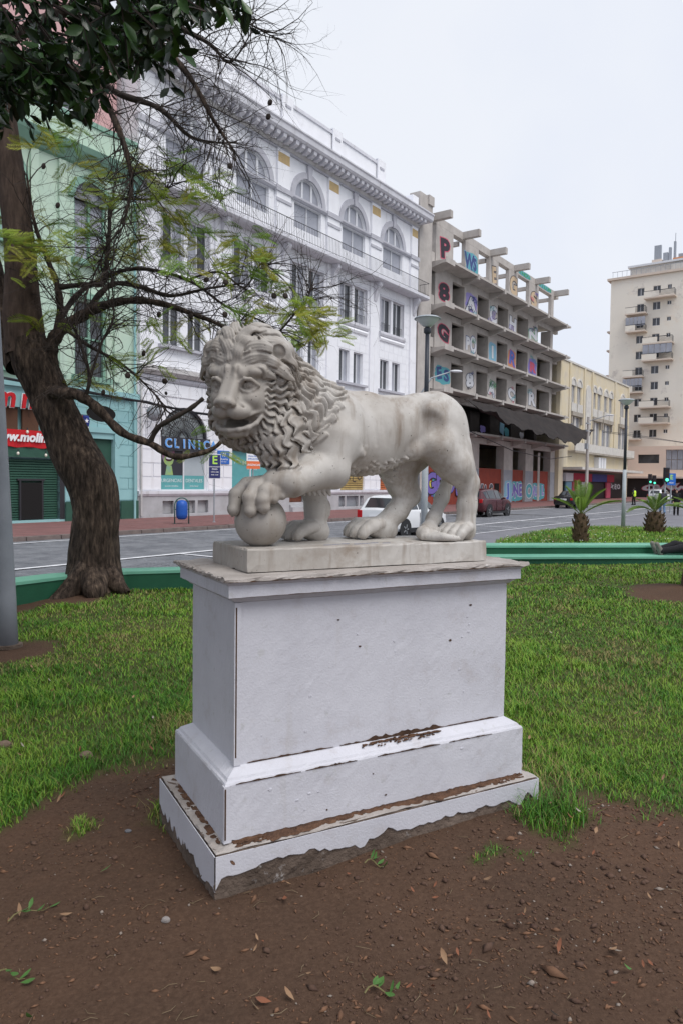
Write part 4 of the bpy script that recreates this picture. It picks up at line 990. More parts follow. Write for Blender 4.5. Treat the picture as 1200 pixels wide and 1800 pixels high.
# ---- marble
def marble():
    m = bpy.data.materials.new('weathered_marble'); m.use_nodes = True; t = m.node_tree; N, L = t.nodes, t.links; b = N['Principled BSDF']; b.inputs['Roughness'].default_value = .55; b.inputs['Specular IOR Level'].default_value = .35
    tc = N.new('ShaderNodeTexCoord')
    def noise(s, d=6, r=.6, v=None): n = N.new('ShaderNodeTexNoise'); n.inputs['Scale'].default_value = s; n.inputs['Detail'].default_value = d; n.inputs['Roughness'].default_value = r; L.new(v if v else tc.outputs['Object'], n.inputs['Vector']); return n.outputs['Fac']
    def rng_(src, a, c): r = N.new('ShaderNodeMapRange'); r.inputs['From Min'].default_value = a; r.inputs['From Max'].default_value = c; L.new(src, r.inputs['Value']); return r.outputs[0]
    def mix(f, A, B):
        x = N.new('ShaderNodeMix'); x.data_type = 'RGBA'; L.new(f, x.inputs[0])
        for s, v in ((6, A), (7, B)):
            if isinstance(v, tuple): x.inputs[s].default_value = (*v, 1)
            else: L.new(v, x.inputs[s])
        return x.outputs[2]
    c = mix(rng_(noise(5), .3, .7), (.56, .54, .51), (.40, .37, .335))
    c = mix(rng_(noise(3.4, 8, .72), .50, .74), c, (.25, .20, .155))           # brown grime patches
    mp = N.new('ShaderNodeMapping'); mp.inputs['Scale'].default_value = (1, 1, .15); L.new(tc.outputs['Object'], mp.inputs[0])
    c = mix(rng_(noise(15, 5, .6, mp.outputs[0]), .52, .76), c, (.25, .205, .165))   # run-off streaks
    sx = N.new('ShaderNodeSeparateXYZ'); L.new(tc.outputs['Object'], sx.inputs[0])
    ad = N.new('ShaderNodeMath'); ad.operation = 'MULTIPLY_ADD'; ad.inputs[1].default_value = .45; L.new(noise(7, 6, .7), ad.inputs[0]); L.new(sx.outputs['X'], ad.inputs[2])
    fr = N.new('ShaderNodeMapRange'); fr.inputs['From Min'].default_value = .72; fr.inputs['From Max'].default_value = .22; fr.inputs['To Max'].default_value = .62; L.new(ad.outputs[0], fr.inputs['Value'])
    c = mix(fr.outputs[0], c, (.285, .255, .222))          # browner towards the head end: grime and the tree's shade painted as one tone
    c = mix(rng_(noise(75, 2, .5), .715, .745), c, (.07, .06, .05))           # dark pits and lichen
    L.new(c, b.inputs['Base Color'])
    bp = N.new('ShaderNodeBump'); bp.inputs['Strength'].default_value = .25; bp.inputs['Distance'].default_value = .004; L.new(noise(60, 6, .7), bp.inputs['Height']); L.new(bp.outputs[0], b.inputs['Normal'])
    return m
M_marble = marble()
sl = ploc(.073, .073, 1.225)
lion = thing('lion_statue', 'weathered white marble lion standing with one forepaw on a ball', 'statue', sl, YAW)
V, F = build_lion_mesh(.0034)
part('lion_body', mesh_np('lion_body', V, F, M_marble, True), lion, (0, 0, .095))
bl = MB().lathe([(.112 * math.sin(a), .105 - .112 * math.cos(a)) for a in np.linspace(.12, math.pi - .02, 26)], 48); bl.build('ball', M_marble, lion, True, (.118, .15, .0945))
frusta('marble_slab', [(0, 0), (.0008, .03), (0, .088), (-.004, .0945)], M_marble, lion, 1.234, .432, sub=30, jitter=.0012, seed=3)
# pale repair patch on the flank, faded blue scrawl on the slab
q = MB()
for i in range(7): q.box((.38 + i * .05, .06 + .012 * (i % 3), .0950), (.42 + i * .05, .066 + .012 * (i % 3), .0962))
q.build('blue_scrawl', mat('blue_marker', (.12, .15, .28)), lion)
# ------------------------------------------------------------------ unfinished concrete frame building with graffiti
M_fc = mat('raw_concrete', (.50, .465, .435), (.40, .37, .345), 1.1, .9, .3, 30, stain=[((.25, .22, .20), 1.7, .60, .80)], streak=((.28, .24, .22), 2.5, .60, .85))
M_fc_shade = mat('raw_concrete_soffit', (.115, .10, .092), (.085, .075, .07), 1.1, .9, .3, 30)  # darker copy of the raw concrete: interior shade put into the colour
M_redwall = mat('red_hoarding', (.28, .055, .035), (.22, .045, .032), 1.5, .8, stain=[((.14, .05, .045), 2, .6, .8)])
M_greyp = mat('grey_overpaint', (.33, .34, .37), (.28, .29, .32), 1.5, .8)
GC = {k: mat('graffiti_' + k, c, rough=.65) for k, c in dict(purple=(.17, .13, .42), lilac=(.30, .26, .56), white=(.62, .63, .66), teal=(.10, .35, .40), sky=(.22, .42, .55), pink=(.55, .10, .16), dark=(.035, .03, .04), cream=(.55, .42, .28), green=(.06, .30, .14), blue=(.10, .16, .50), orange=(.55, .25, .12), yellow=(.60, .52, .10), navy=(.05, .08, .22), grey=(.10, .10, .12), violet=(.24, .20, .50)).items()}
def tagblob(par, name, x0, x1, z0, z1, y, m, seed, n=26, rag=.16):
    """sprayed panel with a ragged outline, a flat print on the wall"""
    rg = random.Random(seed); cx, cz, a, b = (x0 + x1) / 2, (z0 + z1) / 2, (x1 - x0) / 2, (z1 - z0) / 2; P = []
    for i in range(n):
        t = 2 * math.pi * i / n; c, s = math.cos(t), math.sin(t); k = (abs(c) ** 5 + abs(s) ** 5) ** (-.2) * (1 - rag * rg.random())
        P.append((cx + a * k * c, cz + b * k * s))
    q = MB(); q.prism(P, y - .003, y); return q.build(name, m, par)
def throwup(par, body, x0, x1, zc, h, y, mf, mo, seed=0, bg=None):
    """bubble lettering: fat outline letters with a fill on top"""
    if bg: tagblob(par, 'graffiti_field', x0 - .15, x1 + .15, zc - h * .68, zc + h * .68, y, bg, seed)
    n = len(body); w_ = (x1 - x0) / n; rg = random.Random(seed)
    for i, ch in enumerate(body):
        c = x0 + (i + .5) * w_; r_ = (R(90), R(rg.uniform(-13, 13)), 0); dz = rg.uniform(-.07, .07) * h; q_ = rg.uniform(.80, 1.12)
        s1 = w_ / (.78 * h) * rg.uniform(.85, 1.1)
        text('graffiti_outline', ch, h * 1.12 * q_, mo, par, (c, y - .006, zc + dz), r_, .002, sx=s1 * 1.0, bold=.095 * h)
        text('graffiti_letter', ch, h * 1.12 * q_, mf, par, (c, y - .011, zc + dz), r_, .002, sx=s1 * 1.0, bold=.055 * h)
def concrete_building():
    S0 = 47.5; C = thing('concrete_frame_building', 'unfinished bare concrete frame building covered in graffiti with open storeys and a sagging black tarpaulin', 'building', sp(S0, 27.2, ZW), STREET_ROT)
    X = lambda s: s - S0; Z = lambda z: z - ZW; yF = .4
    # floor slabs with a cantilevered walkway edge and brackets
    ribs = [50.5, 55.6, 61.1, 66.6, 72.1, 77.8]
    for k, z in enumerate((18.8, 15.5, 12.22, 9.0, 5.86)):
        x0 = X(51.0)
        MB().box((x0, -1.0, Z(z) - .17), (X(79.2), yF - .002, Z(z))).build('walkway_slab', M_fc, C)
        MB().box((0, yF, Z(z) - .24), (X(79.0), 14, Z(z) - .004)).build('floor_slab', M_fc_shade if k else M_fc, C)
        MB().box((X(50.9), yF + .01, Z(z) - .75), (X(79.0), yF + .36, Z(z) - .245)).build('edge_beam', M_fc, C)
        for i, s_ in enumerate(ribs):
            w_ = .75 if i == 0 else .16
            MB().prismx([(yF + .005, Z(z) - .70), (-.75, Z(z) - .40), (-1.03, Z(z) - .40), (-1.03, Z(z) - .02), (-1.0, Z(z) - .171), (yF + .005, Z(z) - .171)][:4] + [(-1.03, Z(z) - .173), (yF + .005, Z(z) - .173)], X(s_) - w_, X(s_) + w_).build('bracket', M_fc, C)
            MB().box((X(s_) - w_, -1.06, Z(z) - .40), (X(s_) + w_, -1.031, Z(z) + .03)).build('bracket_end', M_fc, C)
    # broad end pier and the column panels between the openings
    MB().box((0, .02, 0), (1.95, .9, Z(23.2))).build('end_pier', M_fc, C)
    MB().box((1.2, -.1, Z(22.6)), (2.0, .95, Z(23.3))).build('pier_head', M_fc, C)
    panels = [(50.75, 53.7), (55.9, 58.5), (60.8, 62.75), (65.2, 67.4), (70.3, 72.95), (76.75, 78.9)]
    lev = [(5.86, 8.25), (9.0, 11.5), (12.22, 14.75), (15.5, 18.05), (18.8, 21.85)]
    for k, (za, zb) in enumerate(lev):
        for i, (a, b) in enumerate(panels):
            yq = yF + (1.6 if k == 0 else 0)
            if i == 5 or (i == 4 and k == 4 and False): b = a + .7
            if i == 0: MB().box((X(49.46), yF, Z(za)), (X(50.6), yF + .3, Z(za) + .75)).build('spandrel', M_fc, C)
            MB().box((X(a), yq, Z(za) + .001), (X(b), yq + (.35 if k == 4 else 1.1), Z(zb) + (.0 if k < 4 else -.002))).build('column_panel', M_fc if k else M_fc_shade, C)
    # ring beam on top with projecting beam ends, back frame seen through the open storey
    MB().box((1.9, yF, Z(21.86)), (X(78.9), yF + .5, Z(22.48))).build('ring_beam', M_fc, C)
    for s_ in ribs: MB().box((X(s_) - .2, -1.05, Z(21.95)), (X(s_) + .25, yF - .002, Z(22.5))).build('beam_end', M_fc, C)
    for y in (6.0, 12.6):
        MB().box((1.0, y, Z(21.4)), (X(78.9), y + .4, Z(21.9))).build('ring_beam', M_fc, C)
        MB().box((1.0, y, Z(19.75)), (X(76), y + .3, Z(20.15))).build('transom_beam', M_fc, C)
        for s_ in (49, 55, 61, 67, 73, 78.3): MB().box((X(s_), y + .02, Z(18.8)), (X(s_) + .5, y + .38, Z(21.39))).build('back_column', M_fc, C)
    for s_ in ribs[1:]: MB().box((X(s_) - .15, yF + .51, Z(21.5)), (X(s_) + .2, 12.5, Z(21.85))).build('cross_beam', M_fc, C)
    # back wall and cross walls close the lower storeys, with shade put into their colour; the last bay is open to the sky
    MB().box((0, 13.4, 0), (X(72.5), 13.7, Z(18.5))).build('back_wall', M_fc_shade, C)
    MB().box((0, 13.41, 0), (X(79), 13.69, Z(9.0))).build('back_wall', M_fc_shade, C)
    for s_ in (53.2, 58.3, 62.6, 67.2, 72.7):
        for k, (za, zb) in enumerate(lev[:4]): MB().box((X(s_) - .1, 4.5, Z(za)), (X(s_) + .1, 13.4, Z(zb) + .25)).build('cross_wall', M_fc_shade, C)
    for y in (4.0, 8.5, 13.0):
        for za, zb in lev[:4]: MB().box((X(78.2), y, Z(za)), (X(78.8), y + .5, Z(zb) + .4)).build('back_column', M_fc, C)
    MB().box((X(76.0), 6, Z(5.9)), (X(79.05), 6.2, Z(13.1))).build('corrugated_cladding', M_steel, C)
    for i in range(24): MB().box((X(76.0) + i * .128, 5.95, Z(5.95)), (X(76.05) + i * .128, 5.998, Z(13.0))).build('rib', M_steel, C)
    # ground floor
    for a, b in ((47.6, 49.3), (57.6, 59.4), (64.9, 67.05), (70.4, 72.5), (77.6, 79.0)):
        MB().box((X(a), yF, 0), (X(b), yF + .8, Z(5.1))).build('column', M_fc, C)
        MB().box((X(a) - .004, yF - .012, .0), (X(b) + .004, yF - .001, Z(2.9))).build('overpainted_band', M_greyp, C)
    for a, b in ((49.31, 57.59), (59.41, 64.89), (67.06, 70.39), (72.51, 77.59)):
        MB().box((X(a), yF + .25, 0), (X(b), yF + .4, Z(2.96))).build('hoarding', M_redwall, C)
    MB().box((X(63.4), yF + .2, .1), (X(64.4), yF + .248, Z(1.6))).build('doorway', M_dark, C)
    MB().box((X(74.4), yF + .2, 0), (X(75.0), yF + .248, Z(4.9))).build('pipe_post', M_fc, C)
    # graffiti, flat on the panels
    y = yF - .002
    def P(k, i, body, mf, mo, bg=None, h=1.5, dz=0.0):
        za, zb = lev[k]; a, b = panels[i]; a = a + .25; b = b - .2 if i < 5 else a + .5
        throwup(C, body, X(a), X(b), Z((za + zb) / 2) + dz, h, y, mf, mo, i * 7 + k, bg)
    P(4, 0, 'P', GC['dark'], GC['pink'], None, 1.9); P(3, 0, '8', GC['dark'], GC['pink'], None, 1.7); P(2, 0, 'G', GC['dark'], GC['pink'], None, 1.7)
    P(1, 0, 'ES', GC['navy'], GC['teal'], GC['teal'], 1.1)
    P(4, 1, 'WS', GC['navy'], GC['sky'], GC['teal'], 1.4); P(3, 1, 'A', GC['white'], GC['dark'], GC['lilac'], 1.6); P(2, 1, 'PO', GC['white'], GC['navy'], None, 1.5); P(1, 1, '8', GC['white'], GC['grey'], None, 1.6)
    P(4, 2, 'E', GC['cream'], GC['dark'], None, 1.9); P(3, 2, 'C', GC['white'], GC['dark'], None, 1.6); P(2, 2, 'I', GC['white'], GC['teal'], GC['sky'], 1.4); P(1, 2, 'A', GC['white'], GC['grey'], None, 1.5)
    P(4, 3, 'G', GC['cream'], GC['dark'], None, 1.9); P(3, 3, 'H', GC['white'], GC['grey'], None, 1.6); P(2, 3, 'R', GC['blue'], GC['pink'], GC['orange'], 1.4); P(1, 3, 'C', GC['white'], GC['grey'], None, 1.5)
    P(4, 4, 'S', GC['cream'], GC['dark'], None, 1.9); P(3, 4, 'N', GC['white'], GC['green'], None, 1.5); P(2, 4, 'R', GC['pink'], GC['blue'], GC['violet'], 1.4); P(1, 4, 'R', GC['white'], GC['grey'], None, 1.5)
    for a, b, s_ in ((67.5, 70.5, 'INDU'), (72.9, 76.5, 'VILUN')): throwup(C, s_, X(a), X(b), Z(22.2), .38, yF - .003, GC['green'], GC['teal'], 3, GC['teal'])
    throwup(C, 'VAS', X(59.5), X(63.2), .95, 1.5, yF + .246, GC['grey'], GC['white'], 5)
    throwup(C, 'UNE', X(67.1), X(70.3), 1.05, 1.6, yF + .244, GC['purple'], GC['white'], 6, GC['teal']); throwup(C, 'WUIL', X(72.6), X(76.6), 1.0, 1.4, yF + .244, GC['lilac'], GC['white'], 7, GC['teal'])
    throwup(C, 'J', X(65.2), X(66.9), 1.05, 1.7, yF - .014, GC['blue'], GC['white'], 8, GC['sky']); throwup(C, 'O', X(70.7), X(72.3), 1.05, 1.9, yF - .014, GC['teal'], GC['white'], 9)
    rg = random.Random(4)
    for i in range(14):
        a = 49.5 + rg.random() * 7; tagblob(C, 'mural_patch', X(a), X(a) + rg.uniform(.5, 1.5), .2 + rg.random() * 1.6, 1.0 + rg.random() * 2.0, yF + .246 - i * .004, GC[rg.choice(['blue', 'purple', 'yellow', 'navy', 'teal', 'pink', 'orange', 'violet'])], i + 40, 16, .35)
    throwup(C, 'GROS', X(50.2), X(56.6), 1.6, 1.9, yF + .18, GC['purple'], GC['dark'], 14)
    throwup(C, '88', X(54.5), X(57), 2.3, .8, yF + .165, GC['teal'], GC['white'], 15)
    for i in range(34):
        k = rg.randrange(4) + 1; a, b = panels[rg.randrange(1, 5)]; za, zb = lev[k]
        text('graffiti_tag', ''.join(rg.choice('AEKMNORSTVXZ') for _ in range(rg.randrange(2, 5))), rg.uniform(.35, .7), GC[rg.choice(['grey', 'dark', 'pink', 'navy', 'teal', 'violet', 'green'])], C, (X(rg.uniform(a + .5, b - .5)), y - .016, Z(rg.uniform(za + .3, zb - .5))), (R(90), R(rg.uniform(-25, 25)), 0), .002, shear=.3)
    # laundry and scraps left on the first floor edge
    for s_, m_, h_ in ((57.4, 'violet', .8), (61.5, 'sky', 1.6), (62.6, 'teal', .9), (66.3, 'white', .7)): tagblob(C, 'painted_panel', X(s_), X(s_) + 1.3, Z(5.9), Z(5.9) + h_, -.5, GC[m_], int(s_ * 3), 14, .4)
    return C
CB = concrete_building()
def tarpaulin():
    M_tarp = mat('black_netting', (.020, .017, .017), (.035, .028, .026), 1.5, .85, .5, 12)
    nx, ny = 46, 12; V = []; F = []; rg = np.random.default_rng(3)
    for i in range(nx + 1):
        t = i / nx; s_ = 53.0 + t * 27.5
        top = np.interp(t, [0, .35, .6, .8, 1], [8.35, 8.30, 8.35, 8.30, 8.15]); bot = np.interp(t, [0, .15, .5, .75, .88, 1], [7.3, 6.45, 5.95, 5.7, 6.35, 7.5])
        for j in range(ny + 1):
            u_ = j / ny; D = 26.05 - u_ * 2.3; z = top * (1 - u_) + bot * u_ - .35 * math.sin(math.pi * u_) * (.6 + .4 * math.sin(t * 19)) + .13 * math.sin(t * 47 + u_ * 6) * (.3 + u_) + .07 * math.sin(t * 110 + 3) * u_ + rg.uniform(-.05, .05)
            p = sp(s_, D, z); V.append((p.x, p.y, p.z))
    for i in range(nx):
        for j in range(ny): a = i * (ny + 1) + j; F.append((a, a + ny + 1, a + ny + 2, a + 1))
    o = bpy.data.objects.new('tarpaulin', mesh_np('tarpaulin', V, F, M_tarp, True)); COL.objects.link(o); m = o.modifiers.new('thick', 'SOLIDIFY'); m.thickness = .03
    tag(o, 'sagging black tarpaulin hung over the ground floor of the graffiti covered frame', 'tarpaulin')
tarpaulin()
# ------------------------------------------------------------------ ochre two storey building with shops
M_och = mat('ochre_plaster', (.64, .55, .37), (.62, .56, .45), .5, .85, .2, 30, stain=[((.52, .46, .38), .9, .52, .75), ((.36, .33, .29), 1.6, .66, .82)], streak=((.46, .41, .34), 1.4, .58, .85))
M_ochd = mat('worn_plaster', (.40, .36, .31), (.30, .27, .23), 1.0, .9, .3, 30, stain=[((.16, .14, .13), 1.5, .58, .8)])
M_ochw = mat('pale_window_surround', (.62, .60, .56), (.52, .50, .47), 2, .8)
def ochre_building():
    S0 = 79.1; B = thing('shop_building', 'ochre plaster building with tall arched windows over a row of shops', 'building', sp(S0, 27.2, ZW), STREET_ROT); X = lambda s: s - S0; Z = lambda z: z - ZW
    Lx = 29.2; al = [(82.75, 84.15), (84.9, 86.4), (90.9, 92.3), (93.0, 94.5), (95.8, 97.3), (98.1, 99.6), (103.6, 105.6)]
    lw_ = [(82.9, 86.3), (90.9, 94.2), (95.2, 99.1), (103.0, 106.6)]
    holes = [(X(a), X(b), Z(11.0), Z(13.0)) for a, b in al] + [(X(a), X(b), Z(6.45), Z(9.45)) for a, b in lw_] + [(X(80.6), X(107.5), .0, Z(3.2))]
    q = MB(); wall_faces(q, 0, Lx, 0, Z(15.4), holes, 0, .4); q.box((0, .45, Z(3.25)), (Lx, 12, Z(15.3))).add([(0, 0, 0), (0, 12, 0), (0, 12, Z(15.4)), (0, 0, Z(15.4)), (Lx, 0, 0), (Lx, 12, 0), (Lx, 12, Z(15.4)), (Lx, 0, Z(15.4))], [(0, 3, 2, 1), (4, 5, 6, 7)])
    q.build('wall', M_och, B)
    MB().box((-.02, -.12, Z(15.41)), (Lx, .5, Z(15.62))).build('coping', M_ochw, B)
    for s_ in (81.9, 87.2, 90.3, 100.5, 107.3): MB().box((X(s_), -.12, Z(6.5)), (X(s_) + .6, -.002, Z(15.4))).build('pilaster', M_och, B)
    MB().box((X(87.9), -.16, Z(6.5)), (X(89.9), -.003, Z(12.6))).build('niche_surround', M_ochw, B); n_ = MB(); n_.prism(arch_pts(X(88.9), Z(12.6), 1.0, 10), -.16, -.003); n_.build('niche_surround', M_ochw, B)
    for a, b in al:
        c, r_ = X((a + b) / 2), (b - a) / 2; k = MB(); k.prism([(c - r_, Z(13.0)), (c + r_, Z(13.0))] + arch_pts(c, Z(13.0), r_, 8)[1:-1], -.05, -.003)
        w_ = MB().box((X(a), .1, Z(11.0)), (X(a) + .12, .2, Z(13))).box((X(b) - .12, .1, Z(11)), (X(b), .2, Z(13))).box((c - .06, .1, Z(11)), (c + .06, .2, Z(13))).build('window', M_ochw, B); MB().box((X(a), .21, Z(11)), (X(b), .25, Z(13))).build('pane', M_glass2, w_)
        k.build('arch_head', M_ochw, w_); e = MB(); arch_ring(e, c, Z(13.0), r_ + .02, r_ + .25, -.12, -.002, 10); e.build('arch_surround', M_ochw, w_)
        MB().box((X(a) - .2, -.18, Z(10.0)), (X(b) + .2, -.004, Z(10.95))).build('apron', M_ochw, B)
    for a, b in lw_:
        w_ = MB().box((X(a), .1, Z(6.45)), (X(a) + .15, .25, Z(9.45))).box((X(b) - .15, .1, Z(6.45)), (X(b), .25, Z(9.45))).box((X((a + b) / 2) - .3, .05, Z(6.45)), (X((a + b) / 2) + .3, .25, Z(9.45))).build('window', M_ochw, B); MB().box((X(a), .26, Z(6.45)), (X(b), .3, Z(9.45))).build('pane', M_glass2, w_)
        MB().box((X(a) - .3, -.3, Z(9.5)), (X(b) + .3, -.004, Z(9.95))).build('window_hood', M_ochd, B)
        for x in (X(a) - .25, X(b) - .05): MB().box((x, -.2, Z(8.6)), (x + .3, -.005, Z(9.49))).build('corbel', M_ochd, B)
    MB().box((X(82), -.9, Z(5.25)), (X(108.3), -.002, Z(5.45))).build('balcony_slab', M_ochd, B); MB().box((X(82), -.9, Z(5.46)), (X(108.3), -.75, Z(6.4))).build('balcony_parapet', M_ochw, B)
    MB().box((X(80.5), -2.2, Z(3.25)), (X(108.2), -.002, Z(3.55))).build('canopy', M_ochw, B)
    for i in range(3): MB().box((X(92.2) + i * 1.15, -.6, Z(3.6)), (X(93.1) + i * 1.15, -.004, Z(5.0))).build('air_conditioner', M_frame, B)
    M_shop = mat('shop_dark', (.03, .028, .03), rough=.4)
    MB().box((X(80.6), .38, 0), (X(107.5), .5, Z(3.24))).build('shop_back', M_shop, B)
    for a, b, m_ in ((81.2, 83.7, GC['white']), (83.8, 90.9, mat('crimson_fascia', (.36, .03, .06))), (91.0, 97.4, mat('navy_fascia', (.05, .06, .22))), (97.5, 100.8, mat('crimson_fascia', (.36, .03, .06)))): MB().box((X(a), -.2, Z(1.95)), (X(b), .3, Z(2.9))).build('shop_fascia', m_, B)
    for a, m_ in ((82.2, 'sky'), (84.4, 'pink'), (87.8, 'white'), (98.4, 'pink')): MB().box((X(a), .1, .05), (X(a) + 1.9, .3, Z(1.9))).build('shop_shutter', GC[m_], B)
    for i in range(5): throwup(B, 'XEO', X(101.2), X(106), Z(1.3), .8, .36, GC['white'], GC['dark'], 2) if i == 0 else None
    return B
ochre_building()
# ------------------------------------------------------------------ apartment tower across the side street
M_tow = mat('cream_render', (.80, .745, .655), (.76, .71, .63), .3, .85, .15, 20, stain=[((.58, .53, .48), .45, .56, .66), ((.74, .60, .46), .25, .55, .8)])
M_balc = mat('balcony_render', (.66, .56, .47), (.60, .51, .44), 1, .85)
M_pod = mat('pink_render', (.74, .58, .48), (.68, .55, .46), .4, .85)
def tower():
    T = thing('apartment_tower', 'tall cream apartment tower with small staggered balconies and aerials on the roof', 'building', sp(118, 32.9, ZW), math.pi - AZ)
    # local x runs towards the plaza side (decreasing D), local y away from the camera
    T.rotation_euler = (0, 0, STREET_ROT - math.pi / 2); X = lambda D: 32.9 - D; Z = lambda z: z - ZW
    W_ = 30; wins = []
    fz = [31.4 - 2.42 * k for k in range(10)]
    for z in fz: wins += [(26.6, 25.55, z - .65, z + .55), (24.55, 24.0, z - .1, z + .5)]
    for k, z in enumerate(fz):
        wins.append((28.9, 27.9, z - .7, z + .5)); wins += [(20.6, 19.4, z - .7, z + .5), (17.5, 16.9, z, z + .5), (14.2, 12.9, z - .7, z + .5), (9, 7.8, z - .7, z + .5)]
    hl = [(X(a), X(b), Z(c), Z(d)) for a, b, c, d in wins]
    q = MB(); wall_faces(q, 0, W_, Z(7.45), Z(33.6), hl, 0, .25); q.box((.0, .3, 0), (W_, 16, Z(33.6))); q.add([(0, 0, Z(7.45)), (0, .3, Z(7.45)), (0, .3, Z(33.6)), (0, 0, Z(33.6))], [(0, 3, 2, 1)]); q.build('wall', M_tow, T)
    gm = {}
    for a, b, c, d in hl:
        k = (round(b - a, 2), round(d - c, 2))
        if k not in gm: gm[k] = (MB().box((0, .12, 0), (k[0], .16, .06)).box((0, .12, k[1] - .06), (k[0], .16, k[1])).box((k[0] / 2 - .03, .12, .061), (k[0] / 2 + .03, .16, k[1] - .061)).mesh('window', M_frame), MB().box((0, .17, 0), (k[0], .2, k[1])).mesh('pane', M_glass))
        w_ = part('window', gm[k][0], T, (a, 0, c)); part('pane', gm[k][1], w_)
    MB().box((-.5, -.4, Z(33.61)), (W_, 16, Z(33.95))).build('roof_edge', M_balc, T)
    MB().box((2.6, 1.0, Z(33.96)), (W_, 12, Z(35.4))).build('penthouse', M_ochw, T); MB().box((2.3, .6, Z(35.41)), (W_, 12.4, Z(35.7))).build('penthouse_roof', M_frame, T)
    MB().box((8.6, -.001 + .5, Z(34.2)), (W_, .9, Z(35.0))).build('parapet', M_ochw, T)
    MB().box((.2, -.3, Z(34.8)), (W_, -.24, Z(34.86))).build('roof_rail', M_steel, T)
    for i in range(40): MB().box((.3 + i * .7, -.29, Z(33.96)), (.34 + i * .7, -.25, Z(34.79))).build('rail_post', M_steel, T) if i < 16 else None
    rg = random.Random(2)
    for x, w_, h_ in ((5.6, 1.0, 3.2), (6.9, .7, 1.9), (7.7, .35, 2.6), (8.4, .3, 3.4), (9.1, .8, 1.4), (11.2, .25, 2.2), (11.8, .3, 1.7)): MB().box((x, 3, Z(35.71)), (x + w_, 3.5, Z(35.71) + h_)).build('antenna_panel', M_steel, T)
    MB().tube([(8.6, 3.2, Z(35.7)), (8.6, 3.2, Z(40.4))], .05, 5).build('aerial', M_steel, T); MB().box((5.4, 2.4, Z(35.71)), (6.8, 4, Z(36.6))).build('tank_base', M_balc, T)
    MB().box((8.4, 2.6, Z(35.71)), (11.0, 4, Z(36.5))).build('tank_base', mat('orange_render', (.55, .25, .12)), T)
    for (a, b, z) in ((27.6, 23.25, 30.0), (30.3, 27.3, 27.9), (30.2, 27.3, 25.2), (27.65, 23.4, 23.1), (27.7, 23.4, 20.6), (30.4, 27.5, 18.3), (30.2, 27.6, 15.9), (27.9, 23.6, 13.5), (27.9, 23.6, 11.05), (29.7, 27.6, 8.7), (19.5, 15.5, 27.5), (19.5, 15.5, 22.6), (16, 12, 17.8), (19, 15, 13)):
        bl_ = MB().box((X(a), -1.5, Z(z) - .2), (X(b), -.002, Z(z))).build('balcony', M_balc, T)
        h_ = (X(b) - X(a)) * .5
        MB().box((X(a), -1.5, Z(z) + .001), (X(a) + h_, -1.4, Z(z) + .85)).build('balcony_panel', M_tow, bl_)
        r_ = MB()
        for i in range(5): r_.box((X(a) + h_, -1.49, Z(z) + .14 + i * .17), (X(b), -1.45, Z(z) + .19 + i * .17))
        for i in range(3): r_.box((X(b) - .05, -1.44 + i * .4, Z(z) + .01), (X(b) - .01, -1.40 + i * .4, Z(z) + .9))
        r_.box((X(a), -1.51, Z(z) + .88), (X(b), -1.42, Z(z) + .93)).build('balcony_rail', M_iron, bl_)
    for (a, b, z) in ((30.2, 27.3, 26.9), (27.6, 23.4, 22.5), (30.4, 27.5, 17.55)):
        g_ = MB()
        n_ = 5
        for i in range(n_): g_.box((X(a) + (X(b) - X(a)) * i / n_ + .03, -1.46, Z(z) - 1.0), (X(a) + (X(b) - X(a)) * (i + 1) / n_ - .03, -1.42, Z(z) + .35))
        g_.build('balcony_glazing', M_glass2, T)
    for z in (26, 23, 19, 16): MB().box((-1.0, 2, Z(z)), (-.002, 5, Z(z) + .25)).build('side_balcony', M_balc, T)
    MB().box((X(26.2), -.02, Z(30.9)), (X(22.5), -.002, Z(32.3))).build('yellow_panel', mat('yellow_render', (.62, .50, .16)), T) if False else None
    # podium
    pd = [(X(27.4), X(24.4), Z(4.9), Z(6.2)), (X(23.5), X(20.4), Z(3.9), Z(6.9)), (X(29), X(3), 0, Z(2.6))]
    q = MB(); wall_faces(q, X(29.6), W_, 0, Z(7.44), pd, -3.0, -2.6); q.box((X(29.6), -2.55, 0), (W_, .29, Z(7.44))); q.add([(X(29.6), -3, 0), (X(29.6), -2.5, 0), (X(29.6), -2.5, Z(7.44)), (X(29.6), -3, Z(7.44))], [(0, 3, 2, 1)]); q.build('podium', M_pod, T)
    MB().box((X(27.4), -2.7, Z(4.9)), (X(24.4), -2.61, Z(6.2))).build('podium_window', M_glass, T)
    for i in range(4):
        for j in range(2): MB().box((X(23.5) + i * .775 + .04, -2.75, Z(3.9) + j * 1.5 + .04), (X(23.5) + i * .775 + .735, -2.62, Z(3.9) + j * 1.5 + 1.46)).build('podium_pane', M_glass2, T)
    MB().box((X(29), -2.62, 0), (X(3), -2.58, Z(2.6))).build('shop_back', mat('shop_dark', (.03, .028, .03)), T)
    MB().box((X(29.6), -4.4, Z(2.65)), (W_, -3.01, Z(2.9))).build('canopy', M_balc, T)
    throwup(T, 'OWWY', X(26.6), X(18), Z(1.2), 1.0, -2.7, GC['white'], GC['pink'], 21)
    return T
tower()
# blocks closing the view beyond the crossing on the right
def far_block(name, label, s, D0, D1, h, m, seed):
    B = thing(name, label, 'building', sp(s, D0, ZW), STREET_ROT - math.pi / 2); L_ = D0 - D1; MB().box((0, 0, 0), (L_, 14, h)).build('wall', m, B)
    g_ = MB().box((0, -.03, 0), (1.3, .0, 1.6)).mesh('window', M_glass)
    for i in range(int(L_ / 3)):
        for j in range(int(h / 3.2)): part('window', g_, B, (1 + i * 3, -.01, 1.2 + j * 3.2))
    MB().box((-.2, -.3, h), (L_ + .2, 14, h + .4)).build('roof', M_balc, B)
far_block('office_block', 'plain grey block far off behind the traffic lights at the street end', 150, 12, -40, 16, M_trim, 1)
